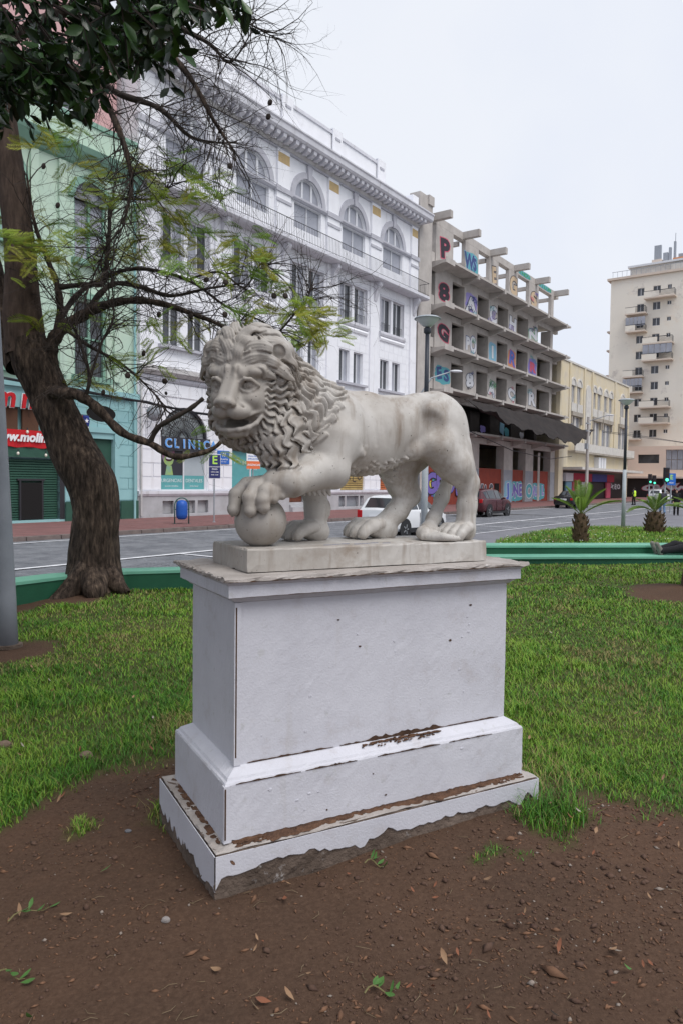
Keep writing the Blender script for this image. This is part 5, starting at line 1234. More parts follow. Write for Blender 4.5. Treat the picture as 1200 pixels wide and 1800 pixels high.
# ------------------------------------------------------------------ pale green building on the left and the pink one behind it
M_gr = mat('pale_green_wall', (.50, .62, .50), (.46, .60, .50), .8, .8, .1, 40, streak=((.36, .46, .38), 2, .56, .8))
M_grd = mat('green_moulding', (.25, .42, .33), (.21, .36, .29), 1.5, .8)
M_tq = mat('turquoise_wall', (.30, .52, .53), (.27, .48, .50), 1.2, .75, .1, 40)
M_dg = mat('dark_green_paint', (.035, .10, .07), (.028, .08, .058), 2, .6)
def green_building():
    S0 = 3.0; G_ = thing('green_building', 'pale green building with turquoise ground floor, arched upper windows and a roller shutter', 'building', sp(S0, 27.2, ZW), STREET_ROT); X = lambda s: s - S0; Z = lambda z: z - ZW; Lx = 18.72
    ar = [(18.45, 20.05), (14.5, 16.1), (10.5, 12.1), (6.5, 8.1)]
    holes = [(X(a), X(b), Z(10.9), Z(13.4)) for a, b in ar] + [(X(a), X(b), Z(13.4), Z(14.2)) for a, b in ar] + [(X(a), X(b), Z(6.0), Z(9.15)) for a, b in ar]
    gh = [(X(15.35), X(17.72), .1, Z(2.4)), (X(19.1), X(20.42), .1, Z(3.35)), (X(15.2), X(17.9), Z(3.5), Z(4.4)), (X(8), X(13), .1, Z(3.2))]
    q = MB(); wall_faces(q, 0, Lx, Z(5.5), Z(15.2), holes, 0, .3); q.box((0, .35, Z(5.5)), (Lx, .95, Z(16.5))); q.build('wall', M_gr, G_)
    q = MB(); wall_faces(q, 0, Lx, 0, Z(5.49), gh, -.02, .3); q.box((0, .35, 0), (Lx, .95, Z(5.48))); q.build('ground_floor_wall', M_tq, G_)
    for a, b in ar:
        q = MB(); spandrel(q, X((a + b) / 2), Z(13.4), (b - a) / 2 + .005, Z(14.21), .001, .28, 12); q.build('spandrel', M_gr, G_)
        q = MB(); arch_ring(q, X((a + b) / 2), Z(13.4), (b - a) / 2 + .02, (b - a) / 2 + .28, -.1, -.002, 12); q.build('arch_surround', M_grd, G_)
        for z0, z1 in ((10.9, 13.4), (6.0, 9.15)):
            c = (X(a) + X(b)) / 2; w_ = MB().box((X(a), .1, Z(z0)), (X(a) + .1, .2, Z(z1))).box((X(b) - .1, .1, Z(z0)), (X(b), .2, Z(z1))).box((c - .05, .1, Z(z0)), (c + .05, .2, Z(z1))).box((X(a) + .101, .12, Z((z0 + z1) / 2)), (c - .051, .19, Z((z0 + z1) / 2) + .09)).box((c + .051, .12, Z((z0 + z1) / 2)), (X(b) - .101, .19, Z((z0 + z1) / 2) + .09)).build('window', M_grd, G_)
            MB().box((X(a), .21, Z(z0)), (X(b), .25, Z(z1) + (.8 if z0 > 10 else 0))).build('pane', M_glass2 if z0 > 10 else M_glass, w_)
            MB().box((X(a) - .15, -.25, Z(z0) - .25), (X(b) + .15, -.003, Z(z0) - .02)).build('sill', M_grd, G_)
        gb = MB().tube([(X(a), -.3, Z(6.9)), (X(b), -.3, Z(6.9))], .02, 4)
        for i in range(9): gb.tube([(X(a) + i * .2, -.3, Z(5.8)), (X(a) + i * .2, -.3, Z(6.9))], .012, 4)
        gb.build('window_guard', M_iron, G_)
        MB().box((X(a) - .2, -.02 - .16, Z(9.25)), (X(b) + .2, -.003, Z(9.5))).build('window_hood', M_grd, G_)
        for x in (X(a) - .75, X(b) + .35): MB().box((x, -.12, Z(5.9)), (x + .35, -.004, Z(14.7))).build('pilaster', M_gr, G_)
    MB().prismx([(0, Z(14.75)), (-.15, Z(14.8)), (-.5, Z(15.2)), (-.6, Z(15.4)), (.3, Z(15.4)), (.3, Z(14.75))], -.1, Lx + .02).build('cornice', M_grd, G_)
    MB().box((0, -.05, Z(15.41)), (Lx, .34, Z(16.6))).build('parapet', M_gr, G_); MB().box((0, -.12, Z(16.61)), (Lx, .4, Z(16.8))).build('coping', M_grd, G_)
    MB().box((0, -.2, Z(5.2)), (Lx, -.021, Z(5.48))).build('string_course', M_tq, G_)
    # courses of the turquoise storey
    courses(G_, M_tq, 'stone_block', .05, Lx - .05, .85, Z(5.15), .50, 1.1, .03, -.05, -.021, [(a - .25, b + .25, c, d + .3) for a, b, c, d in gh] + [(0, X(14.5), 0, 9)], None, 60, 8)
    for a, b in ((17.95, 18.9), (20.75, 21.72), (14.4, 15.2)): MB().box((X(a), -.12, 0), (X(b), -.052, .82)).build('plinth', M_dg, G_)
    sh = MB()
    for i in range(24): sh.prismx([(.2, .12 + i * .102), (.14, .135 + i * .102), (.14, .195 + i * .102), (.2, .215 + i * .102)], X(15.36), X(17.71))
    sh = sh.build('roller_shutter', M_dg, G_)
    MB().box((X(16.05), .06, .12), (X(16.95), .138, 1.62)).build('shutter_door', M_dark, sh); fr = MB().box((X(15.98), .05, .1), (X(16.05), .135, 1.7)).box((X(16.951), .05, .1), (X(17.02), .135, 1.7)).box((X(15.9), .05, 1.701), (X(17.1), .135, 1.78)); fr.build('door_frame', M_iron, sh)
    MB().box((X(17.72), -.03, .1), (X(17.95), .2, Z(2.45))).build('shutter_guide', M_iron, G_); MB().box((X(15.3), -.08, Z(2.42)), (X(17.75), .2, Z(2.85))).build('shutter_box', M_dg, G_)
    d_ = MB().box((X(19.11), .15, .1), (X(20.41), .22, Z(3.34))).build('door', M_dg, G_)
    for x in (19.25, 19.85):
        for z in (.3, 1.15, 2.2): MB().box((X(x), .12, z), (X(x) + .45, .149, z + .75)).build('door_panel', M_dg, d_)
    MB().box((X(18.85), -.10, .05), (X(19.1), -.022, Z(3.6))).box((X(20.43), -.10, .05), (X(20.68), -.022, Z(3.6))).box((X(18.85), -.1, Z(3.61)), (X(20.68), -.022, Z(3.85))).build('door_surround', M_tq, G_)
    q = MB(); q.prism([(X(19.75) + .75 * math.cos(t), Z(4.45) + .36 * math.sin(t)) for t in np.linspace(0, 2 * math.pi, 21)[:-1]], -.05, -.023); q.build('oval_vent', M_dark, G_)
    q = MB(); q.prism([(X(19.75) + .9 * math.cos(t), Z(4.45) + .46 * math.sin(t)) for t in np.linspace(0, 2 * math.pi, 21)[:-1]], -.04, -.022); q.build('oval_surround', M_grd, G_)
    for i in range(3): MB().box((X(15.25) + i * .9, .1, Z(3.52)), (X(15.95) + i * .9, .2, Z(4.38))).build('wooden_window', mat('brown_wood', (.10, .045, .025)), G_)
    MB().tube([(Lx - .25, -.16, 0), (Lx - .25, -.16, Z(15))], .055, 8).build('downpipe', M_tq, G_)
    return G_
green_building()
pk = thing('pink_building', 'taller faded pink building rising behind the pale green one', 'building', sp(1.0, 28.25, ZW), STREET_ROT)
M_pink = mat('pink_render_faded', (.66, .40, .40), (.60, .38, .38), .5, .85, .1, 30, stain=[((.50, .20, .19), 1.2, .60, .72)])
MB().box((0, 0, 0), (20.4, 10, 21.8)).build('wall', M_pink, pk); MB().box((-.1, -.2, 21.8), (20.5, 10, 22.2)).build('roof', M_pink, pk)
for i in range(6):
    w_ = MB().box((1 + i * 3.1, -.04, 17.6), (2.6 + i * 3.1, -.002, 20.4)).build('window', M_frame, pk); MB().box((1.12 + i * 3.1, -.05, 17.7), (2.48 + i * 3.1, -.041, 20.3)).build('pane', M_glass, w_)
# ------------------------------------------------------------------ signs and fittings on the fronts
def wb(x, y, z): return WB.matrix_basis @ Vector((x, y, z))
def on_front(name, label, cat, x, z, y=0.0, group=None): return thing(name, label, cat, wb(x, y, z), STREET_ROT, group)
M_signblue = mat('sign_blue', (.12, .36, .80), rough=.4); M_signwhite = mat('sign_white', (.78, .78, .80), rough=.5); M_navy = mat('navy_panel', (.03, .035, .13), rough=.35); M_lime = mat('lime_print', (.45, .72, .12), rough=.5); M_royal = mat('royal_blue_panel', (.03, .14, .50), rough=.35); M_or = mat('orange_panel', (.75, .17, .06), rough=.5); M_redsign = mat('red_banner', (.55, .012, .018), (.46, .012, .018), 2, .6)
def box_letters(par, body, size, x, z, y):
    for i, ch in enumerate(body):
        text('letter_side', ch, size, M_signwhite, par, (x + i * size * .80 + .03, y + .05, z), ext=.05, bold=.022, sx=1.0); text('letter', ch, size, M_signblue, par, (x + i * size * .80, y - .008, z), ext=.012, bold=.012, sx=1.0)
t = on_front('shop_sign', 'dark fascia sign reading CLINICA in raised blue letters over the poster window', 'sign', 1.38, 3.22, -.05)
MB().box((0, -.06, 0), (3.10, .08, .66)).build('backboard', mat('poster_dark', (.035, .035, .045)), t); box_letters(t, 'CLINICA', .62, .30, .33, -.10)
t = on_front('shop_sign', 'dark fascia sign with raised blue letters over the teal shopfront', 'sign', 6.25, 3.45, -.05)
MB().box((0, -.06, 0), (2.95, .08, .66)).build('backboard', mat('poster_dark', (.035, .035, .045)), t); box_letters(t, 'DENTAL', .60, .38, .33, -.10)
t = on_front('wall_sign', 'square royal blue plate with a white emblem screwed to the white wall', 'sign', 5.08, 2.66, -.02)
MB().box((0, -.03, 0), (.86, .02, .70)).build('panel', M_royal, t, bevel=.01); text('lettering', 'W', .30, M_signwhite, t, (.43, -.035, .47), bold=.006); text('lettering', 'IMPLANTEA', .12, M_signwhite, t, (.43, -.035, .24)); text('lettering', 'clinica dental', .07, M_signwhite, t, (.43, -.035, .12))
def plate_sign(name, label, loc, rz, pw, z0, z1, m, rows, pole_r=.03):
    t = thing(name, label, 'sign', loc, rz); MB().tube([(0, .03, 0), (0, .03, z1 - .05)], pole_r, 10).lathe([(.09, 0), (.07, .02)], 12, (0, .03, 0)).build('post', M_steel, t)
    MB().box((-pw / 2, -.025, z0), (pw / 2, -.001, z1)).build('panel', m, t)
    for body, sz, dz, mm in rows: text('lettering', body, sz, mm, t, (0, -.029, z0 + (z1 - z0) * dz), bold=sz * .02)
    return t
t = plate_sign('parking_sign', 'tall navy panel with a lime E on a thin steel post beside the blue bin', sp(22.06, 22.5, ZW), STREET_ROT - R(25), .50, 1.90, 2.90, M_navy, [('E', .50, .76, M_lime), ('ESTACIONAMIENTO', .055, .48, M_signwhite), ('PAGO', .09, .38, M_signwhite), ('LUN A SAB', .07, .26, M_signwhite), ('09:00 - 21:00', .06, .14, M_signwhite)])
MB().box((-.27, -.012, 1.87), (.27, .004, 2.93)).build('panel_rim', M_signwhite, t)
t = plate_sign('clinic_sign', 'small white and orange street sign half hidden by the lion beard', sp(24.6, 22.6, ZW), STREET_ROT - R(25), .66, 2.35, 2.70, M_or, [('URGENCIAS', .125, .5, M_signwhite)])
MB().box((-.33, -.025, 2.701), (.33, -.001, 3.05)).build('upper_panel', M_signwhite, t); text('lettering', 'Clinica Dental', .09, M_royal, t, (0, -.029, 2.93)); text('lettering', 'IMPLANTEA', .10, M_royal, t, (0, -.029, 2.80))
t = on_front('satellite_dish', 'grey satellite dish on a bent arm fixed to the white wall left of the fanlight', 'dish', .45, 4.35, -.05)
MB().lathe([(.001, .10), (.14, .075), (.27, .03), (.37, -.03), (.385, -.03), (.27, .045), (.14, .09), (.001, .115)], 24).xf(Matrix.Translation((.12, -.45, .55)) @ Matrix.Rotation(R(100), 4, 'X') @ Matrix.Rotation(R(-25), 4, 'Y')).build('reflector', M_steel, t, True)
MB().tube([(0, 0, -.15), (0, -.25, -.05), (.1, -.40, .45)], .022, 6).build('arm', M_steel, t); MB().tube([(.12, -.5, .3), (.25, -.85, .45)], .012, 6).ell((.26, -.88, .47), (.05, .05, .05), 8, 6).build('feed_horn', M_steel, t)
# green front: flag, banner, red letters, bulbs
def gb_(s, D, z): return sp(s, D, z)
t = thing('flag', 'Chilean flag hung lengthwise from a bracket on the turquoise front', 'flag', gb_(18.25, 26.75, 3.28), STREET_ROT)
MB().tube([(-.1, .0, 1.0), (.62, .0, 1.0)], .015, 6).tube([(.6, 0, 1.0), (.6, .42, .95)], .012, 6).build('pole', M_iron, t)
def cloth(name, x0, x1, z0, z1, m, off=0.0):
    n, k = 6, 10; V = [(x0 + (x1 - x0) * i / n, off + .035 * math.sin((x0 + (x1 - x0) * i / n) * 14 + j * .5), z0 + (z1 - z0) * j / k) for i in range(n + 1) for j in range(k + 1)]
    q = MB().add(V, [(i * (k + 1) + j, (i + 1) * (k + 1) + j, (i + 1) * (k + 1) + j + 1, i * (k + 1) + j + 1) for i in range(n) for j in range(k)]); o = q.build(name, m, t, True); md = o.modifiers.new('thick', 'SOLIDIFY'); md.thickness = .004; return o
cloth('red_stripe', 0, .30, -.25, .98, mat('flag_red', (.55, .02, .02))); cloth('white_stripe', .30, .60, -.25, .52, M_signwhite); cloth('blue_canton', .30, .60, .52, .98, mat('flag_blue', (.03, .05, .25)))
st = []
for i in range(10): a = math.pi / 2 + i * math.pi / 5; r_ = .11 if i % 2 == 0 else .045; st.append((.45 + r_ * math.cos(a), .76 + r_ * math.sin(a)))
q = MB(); q.prism(st, -.052, -.044); q.build('star', M_signwhite, t)
t = thing('banner', 'red cloth banner with white slanted web address above the green roller shutter', 'banner', gb_(15.0, 27.08, 2.84), STREET_ROT)
nb = 24; q = MB()
for i in range(nb):
    f_ = lambda k: .03 * math.sin(k * 1.1); x_, x2 = 3.1 * i / nb, 3.1 * (i + 1) / nb; q.add([(x_, f_(i), f_(i * .7) - .02), (x2, f_(i + 1), f_((i + 1) * .7) - .02), (x2, f_(i + 1), .66), (x_, f_(i), .66), (x_, f_(i) + .01, -.02), (x2, f_(i + 1) + .01, -.02), (x2, f_(i + 1) + .01, .66), (x_, f_(i) + .01, .66)], [(0, 1, 2, 3), (7, 6, 5, 4), (0, 4, 5, 1), (3, 2, 6, 7)])
q.build('cloth', M_redsign, t); text('lettering', 'www.molino', .50, M_signwhite, t, (-.32, -.05, .36), align='LEFT', shear=.22, bold=.020, ext=.012)
t = thing('letter_sign', 'big red script letters with white rims on the turquoise wall over the wooden windows', 'sign', gb_(15.0, 27.05, 4.42), STREET_ROT)
for i, ch in enumerate('mn'):
    text('letter_rim', ch, 1.15, M_signwhite, t, (.25 + i * .95, .02, .30), ext=.02, shear=.15, bold=.05); text('letter', ch, 1.15, M_redsign, t, (.25 + i * .95, -.03, .30), ext=.03, shear=.15, bold=.025)
M_bulb = mat('milk_bulb', (.75, .72, .62), rough=.3)
for i, (x_, z_) in enumerate(((15.75, 2.55), (16.95, 2.52), (16.15, 3.42))):
    t = thing('light_bulb', ('left pale bulb under the red banner', 'right pale bulb under the red banner', 'pale bulb in front of the red banner lettering')[i], 'bulb', gb_(x_, 26.95, z_), STREET_ROT, 'festoon bulbs over the shutter'); MB().ell((0, 0, 0), (.055, .055, .07), 10, 8).build('globe', M_bulb, t, True); MB().tube([(0, 0, .06), (0, 0, .16)], .022, 8).build('socket', M_iron, t)
# overhead cables
def cable(label, pts, r, n=1, spread=.03, name='cable', sag=0.0):
    rg = random.Random(len(pts) * 7 + n); q = MB()
    for k in range(n):
        o = Vector((rg.uniform(-1, 1), rg.uniform(-1, 1), rg.uniform(-1, 1))) * spread; P = []
        for i in range(len(pts) - 1):
            for j in range(8): u_ = j / 8; P.append(pts[i].lerp(pts[i + 1], u_) + o * (.6 + .4 * math.sin(i * 3 + j + k)) - Vector((0, 0, sag * math.sin(math.pi * u_))))
        P.append(pts[-1] + o); q.tube(P, r, 5)
    tag(q.build(name, M_iron), label, 'cable')
cable('thick bundle of black cables slung along the white and turquoise fronts', [sp(4, 26.6, 5.75), sp(16.0, 26.6, 5.35), sp(21.7, 26.55, 5.10), sp(24.5, 26.5, 4.88), sp(33, 26.5, 4.8), sp(47, 26.5, 5.1)], .022, 6, .06)
cable('single grey cable sagging across the concrete frame to the ochre front', [sp(53, 25.8, 5.9), sp(62, 25.6, 4.6), sp(72, 25.6, 4.15), sp(81, 26.4, 4.75)], .035, 2, .03)
cable('pair of thin wires crossing in front of the apartment tower', [sp(76, 21.5, 7.0), sp(100, 12, 6.0), sp(112, -6, 6.6)], .025, 2, .15)
# litter bin
t = thing('litter_bin', 'blue oval litter bin hung in a green hoop on the red pavement', 'bin', sp(20.24, 22.52, ZW), STREET_ROT - R(28))
M_bin = mat('bin_blue', (.02, .10, .42), (.02, .085, .36), 3, .35); M_hoop = mat('bin_hoop', (.03, .10, .09), rough=.4)
MB().lathe([(.02, .18), (.14, .19), (.215, .26), (.235, .40), (.235, .74), (.215, .88), (.14, .96), (.02, .985)], 20).build('bucket', M_bin, t, True)
hp = [(-.29, 0, .0)] + [(-.29, 0, .72)] + [(-.29 * math.cos(a), 0, .78 + .29 * math.sin(a)) for a in np.linspace(.1, math.pi - .1, 10)] + [(.29, 0, .72), (.29, 0, 0)]
MB().tube(hp, .025, 8).build('hoop', M_hoop, t, True); MB().box((-.36, -.05, 0), (-.22, .05, .015)).box((.22, -.05, 0), (.36, .05, .015)).build('foot', M_hoop, t)
MB().tube([(-.29, 0, .6), (-.235, 0, .6)], .02, 6).tube([(.29, 0, .6), (.235, 0, .6)], .02, 6).build('pivot', M_iron, t)
# steel pole close on the left
b = gp(15, 1134, -.02); q = at(-16, 560, 6.75)
t = thing('steel_pole', 'tapering grey steel pole rising out of the lawn close on the left', 'pole', b)
d_ = (q - b); M_pole = mat('grey_steel_pole', (.27, .285, .32), (.22, .235, .265), 3, .5, .1, 60, stain=[((.13, .13, .14), 20, .66, .70)])
MB().tube([(0, 0, -.1), tuple(d_ * .15), tuple(d_ * .5), tuple(d_), tuple(d_ * 2.1)], [.096, .094, .090, .083, .07], 28).build('shaft', M_pole, t, True)
MB().lathe([(.13, -.02), (.13, .012), (.098, .016)], 24).build('base_flange', M_conc, t)
MB().box((-.075, -.112, .48), (.02, -.082, 1.08)).build('access_plate', M_steel, t); MB().box((-.08, -.116, .74), (.025, -.1125, .79)).build('rust_band', M_crack, t)
# round topped park lamps
M_lampdark = mat('lamp_dark_paint', (.045, .05, .065), rough=.45); M_lamplow = mat('lamp_pale_grey', (.40, .43, .46), (.33, .36, .38), 4, .6, stain=[((.22, .23, .25), 14, .62, .68)]); M_bowl = mat('lamp_bowl', (.62, .64, .66), rough=.25)
def park_lamp(label, loc, H_, split, k=1.0):
    t = thing('park_lamp', label, 'lamp', loc, 0, 'round topped lamps of the square')
    MB().tube([(0, 0, 0), (0, 0, split)], [.085 * k, .075 * k], 14).build('lower_shaft', M_lamplow, t, True); MB().tube([(0, 0, split), (0, 0, H_ - .42)], [.062 * k, .05 * k], 12).build('upper_shaft', M_lampdark, t, True)
    MB().lathe([(.05, H_ - .44), (.09, H_ - .40), (.09, H_ - .30), (.05, H_ - .27)], 14).build('collar', M_lampdark, t, True)
    MB().lathe([(.05, H_ - .27), (.11, H_ - .25), (.21, H_ - .16), (.29, H_ - .075), (.30, H_ - .06)], 28).build('bowl', M_bowl, t, True)
    MB().lathe([(.325, H_ - .075), (.33, H_ - .06), (.27, H_ - .02), (.14, H_ + .005), (.01, H_ + .012)], 28).build('cap', M_lamplow, t, True); return t
p = at(744, 950, 18.0); p.z = ZR; park_lamp('tall lamp with a white saucer head rising just behind the lion rump', p, at(761, 556, 18.0).z - ZR, 3.3)
p = at(1094, 930, 30.0); p.z = -.22; park_lamp('lamp with a white saucer head on the island lawn between the two small palms', p, at(1100, 701, 30.0).z + .22, 2.45)
def road_light(label, loc, rz, H_, out, col=M_steel):
    t = thing('street_lamp', label, 'lamp', loc, rz, 'arched road lights'); MB().tube([(0, 0, 0), (0, 0, H_ * .75), (.08, 0, H_ * .84), (out * .35, 0, H_ * .95), (out, 0, H_)], [.09, .07, .06, .045, .035], 10).build('mast', col, t, True)
    MB().ell((out + .28, 0, H_ + .02), (.38, .13, .085), 14, 8).build('lamp_head', M_frame, t, True); return t
road_light('arched steel road light in front of the concrete frame pier', sp(37.5, 21.3, ZW), R(6), at(800, 648, 42).z - ZW, 1.9)
t = thing('utility_pole', 'weathered concrete utility pole holding the end of the black tarpaulin', 'pole', sp(70.3, 21.4, ZW), STREET_ROT)
MB().tube([(0, 0, 0), (.1, 0, 8.3)], [.17, .12], 10).build('shaft', M_fc, t); MB().box((-.5, -.06, 7.6), (.7, .06, 7.72)).box((-.5, -.06, 6.9), (.7, .06, 7.0)).build('crossarm', M_steel, t)
MB().box((-.55, -.12, 5.2), (-.15, .12, 5.75)).build('camera_box', M_steel, t); MB().tube([(.1, 0, 7.9), (.5, -1.6, 8.4)], .035, 6).build('lamp_arm', M_steel, t); MB().ell((.55, -1.9, 8.42), (.12, .4, .07), 10, 6).build('lamp_head', M_frame, t)
# traffic lights and the second parking sign
M_go = mat('green_signal', (.05, .6, .35), emit=(.10, 1.0, .55, 1.1)); M_off = mat('unlit_signal', (.03, .015, .015), rough=.3)
def signal(label, loc, H_, k=1.0, off=0.0):
    t = thing('traffic_light', label, 'traffic light', loc, 0); MB().tube([(0, 0, 0), (0, 0, H_)], .06, 10).build('post', M_lamplow, t)
    h_ = MB().box((off - .17 * k, -.28, H_ - 1.0 * k), (off + .17 * k, -.07, H_)).build('housing', M_iron, t)
    for i, m_ in enumerate((M_off, M_off, M_go)): MB().lathe([(.01, 0), (.10 * k, .012), (.11 * k, .03)], 14).xf(Matrix.Translation((off, -.282, H_ - (.18 + .32 * i) * k)) @ Matrix.Rotation(R(90), 4, 'X')).build('signal_lens', m_, h_)
    for i in range(3): MB().tube([(off - .12 * k, -.29, H_ - (.05 + .32 * i) * k), (off - .12 * k, -.42, H_ - (.07 + .32 * i) * k), (off + .12 * k, -.42, H_ - (.07 + .32 * i) * k), (off + .12 * k, -.29, H_ - (.05 + .32 * i) * k)], .012, 4).build('hood', M_iron, h_)
    return t
p = at(1166, 905, 49); p.z = ZR; signal('traffic light showing green nearest the two walkers', p, at(1166, 822, 49).z - ZR)
p = at(1139, 880, 76); p.z = ZR; signal('left of two farther traffic lights showing green over the parked cars', p, at(1139, 840, 76).z - ZR + .4)
p = at(1146.5, 880, 77); p.z = ZR; signal('right of two farther traffic lights showing green over the parked cars', p, at(1146, 842, 77).z - ZR + .4)
p = at(1177, 905, 51); p.z = ZR; plate_sign('parking_sign', 'blue panel with a lime E behind the walkers near the crossing', p, R(4), .62, at(1177, 853, 51).z - ZR, at(1177, 832, 51).z - ZR, M_royal, [('E', .45, .66, M_lime), ('PAGO', .12, .2, M_signwhite)], .05)
# small black and white barrier foot on the road by the black saloon
p = gp(1005, 893, ZR); t = thing('road_block', 'small white road block standing on the setts by the black saloon', 'road block', p, .3); MB().box((-.35, -.2, 0), (-.15, .2, .75), .05).box((.15, -.2, 0), (.35, .2, .75), .05).build('feet', M_signwhite, t); MB().box((-.149, -.05, .3), (.149, .05, .5)).build('bar', M_iron, t)
# ------------------------------------------------------------------ vehicles
M_tyre = mat('tyre_rubber', (.018, .018, .019), rough=.9); M_rim = mat('alloy_rim', (.42, .43, .45), rough=.3, metal=.7); M_carglass = mat('car_glass', (.025, .03, .034), rough=.04, spec=.7); M_tail = mat('tail_lamp', (.45, .01, .015), rough=.2); M_head = mat('head_lamp', (.6, .62, .65), rough=.12); M_blackplastic = mat('black_plastic', (.022, .022, .024), rough=.6)
def paint(n, c): return mat('car_paint_' + n, c, rough=.22, spec=.6)
def car(name, label, loc, rz, L_, W_, st, glass, wheels, wr_, pm, group=None, door=(.42, .63), tail=(.62, .95), trim=None, hatch=False, plate_z=.7):
    """st: stations (x, underside, belt, top, half width low, half width top) from tail to nose"""
    t = thing(name, label, 'car', loc, rz, group); q = MB(); rings = []
    def ring(s): x, zb, zl, zt, w_, wt = s; return [(x, 0, zb), (x, .90 * w_, zb), (x, .985 * w_, zb + .10), (x, w_, zb + (zl - zb) * .55), (x, .975 * w_, zl - .03), (x, .955 * w_, zl), (x, wt, zt - .05), (x, wt * .84, zt), (x, 0, zt + .02)]
    R_ = [ring(s) for s in st]; n = len(R_[0])
    for sg in (1, -1):
        o = len(q.v); q.v += [(x, sg * y, z) for r_ in R_ for x, y, z in r_]
        for i in range(len(R_) - 1):
            for j in range(n - 1): f = (o + i * n + j, o + i * n + j + 1, o + (i + 1) * n + j + 1, o + (i + 1) * n + j); q.f.append(f if sg < 0 else f[::-1]); q.m.append(0)
        for e in (0, len(R_) - 1):
            f = tuple(o + e * n + j for j in range(n)); q.f.append(f if (sg < 0) == (e != 0) else f[::-1]); q.m.append(0)
    b = q.build('body', pm, t); md = b.modifiers.new('round', 'BEVEL'); md.width = .018; md.segments = 2; md.limit_method = 'ANGLE'; md.angle_limit = R(20)
    for p_ in b.data.polygons: p_.use_smooth = True
    def pane(nm, i, j0, j1, sg, m=M_carglass, ins=.10, off=.012, both=False):
        A, B_ = R_[i], R_[i + 1]; c4 = [Vector(A[j0]), Vector(B_[j0]), Vector(B_[j1]), Vector(A[j1])]
        if both: c4 = [Vector((A[j0][0], -A[j0][1], A[j0][2])), Vector(A[j0]), Vector(B_[j0]), Vector((B_[j0][0], -B_[j0][1], B_[j0][2]))]
        else:
            for v in c4: v.y *= sg
        c = sum(c4, Vector()) / 4; nn = (c4[1] - c4[0]).cross(c4[2] - c4[0]).normalized()
        if nn.dot(c - Vector((c.x if not both else L_ / 2, 0, .5))) < 0: nn = -nn
        v = [c + (p_ - c) * (1 - ins) + nn * off for p_ in c4]; v2 = [p_ - nn * (off + .03) for p_ in v]
        MB().add(v + v2, [(0, 1, 2, 3), (7, 6, 5, 4), (0, 4, 5, 1), (1, 5, 6, 2), (2, 6, 7, 3), (3, 7, 4, 0)]).build(nm, m, t)
    for g_, i in glass:
        if g_ == 's': pane('side_window', i, 5, 6, 1); pane('side_window', i, 5, 6, -1)
        elif g_ == 'r': pane('rear_window', i, 7, 7, 1, both=True)
        elif g_ == 'w': pane('windscreen', i, 7, 7, 1, both=True)
    wm = MB().lathe([(wr_ * .62, -.09), (wr_ * .95, -.09), (wr_, -.06), (wr_, .06), (wr_ * .95, .09), (wr_ * .62, .09)], 22).xf(Matrix.Rotation(R(90), 4, 'X')).mesh('tyre', M_tyre, True)
    rm = MB().lathe([(.03, .085), (wr_ * .15, .09), (wr_ * .18, .075), (wr_ * .56, .07), (wr_ * .64, .092), (wr_ * .66, .06)], 20).xf(Matrix.Rotation(R(90), 4, 'X')).mesh('rim', M_rim)
    spm = MB()
    for i in range(5):
        a = 2 * math.pi * i / 5; spm.tube([(.05 * math.cos(a), -.092, .05 * math.sin(a)), (wr_ * .58 * math.cos(a), -.088, wr_ * .58 * math.sin(a))], .028, 4)
    spm = spm.mesh('spokes', M_rim)
    for x in wheels:
        for sg in (-1, 1):
            y = sg * (W_ / 2 - .085)
            MB().lathe([(.01, .0), (wr_ + .075, .0), (wr_ + .075, .03)], 24).xf(Matrix.Translation((x, sg * (W_ / 2 - .022), wr_)) @ Matrix.Rotation(R(90) * -sg, 4, 'X')).build('wheel_arch', M_blackplastic, t)
            w_ = part('wheel', wm, t, (x, y, wr_), (0, 0, 0 if sg < 0 else math.pi)); part('rim', rm, w_); part('spokes', spm, w_)
    hw = st[0][4]; x0 = st[0][0]; x1 = st[-1][0]; z0 = st[0][2]; zt0, zt1 = tail
    for sg in (-1, 1):
        MB().box((x0 - .022, sg * hw * .99 - (.20 if sg > 0 else 0), zt0), (x0 + .16, sg * hw * .99 + (.20 if sg < 0 else 0) + 0, zt1)).build('tail_light', M_tail, t, bevel=.02)
        MB().box((x1 - .14, sg * st[-1][4] - (.32 if sg > 0 else -.0), .58), (x1 + .022, sg * st[-1][4] + (.32 if sg < 0 else 0), .74)).build('headlight', M_head, t, bevel=.02)
        xm = st[0][0] + L_ * .655; MB().ell((xm, sg * (hw + .11), st[len(st) // 2][2] + .06), (.09, .11, .075), 10, 6).build('mirror', pm, t, True)
        for d_ in door: MB().box((x0 + L_ * d_ - .008, sg * (W_ / 2 + .001) - .012, .34), (x0 + L_ * d_ + .008, sg * (W_ / 2 + .001) + .004, st[len(st) // 2][2] - .08)).build('door_seam', M_blackplastic, t)
        for d_ in door[1:]: MB().box((x0 + L_ * d_ - .30, sg * W_ / 2 - .015, .80), (x0 + L_ * d_ - .12, sg * W_ / 2 + .022, .83)).build('door_handle', M_blackplastic if trim is None else pm, t)
        MB().box((x0 + L_ * .22, sg * W_ / 2 - .03, .20), (x0 + L_ * .80, sg * W_ / 2 + .006, .33)).build('sill_trim', M_blackplastic, t)
    MB().box((x0 - .03, -.55 * W_ / 2, .26), (x0 + .1, .55 * W_ / 2, .44)).build('rear_bumper_trim', M_blackplastic, t, bevel=.02)
    MB().box((x0 - .034, -.26, plate_z - .07), (x0 + .02, .26, plate_z + .07)).build('number_plate', M_signwhite, t)
    return t
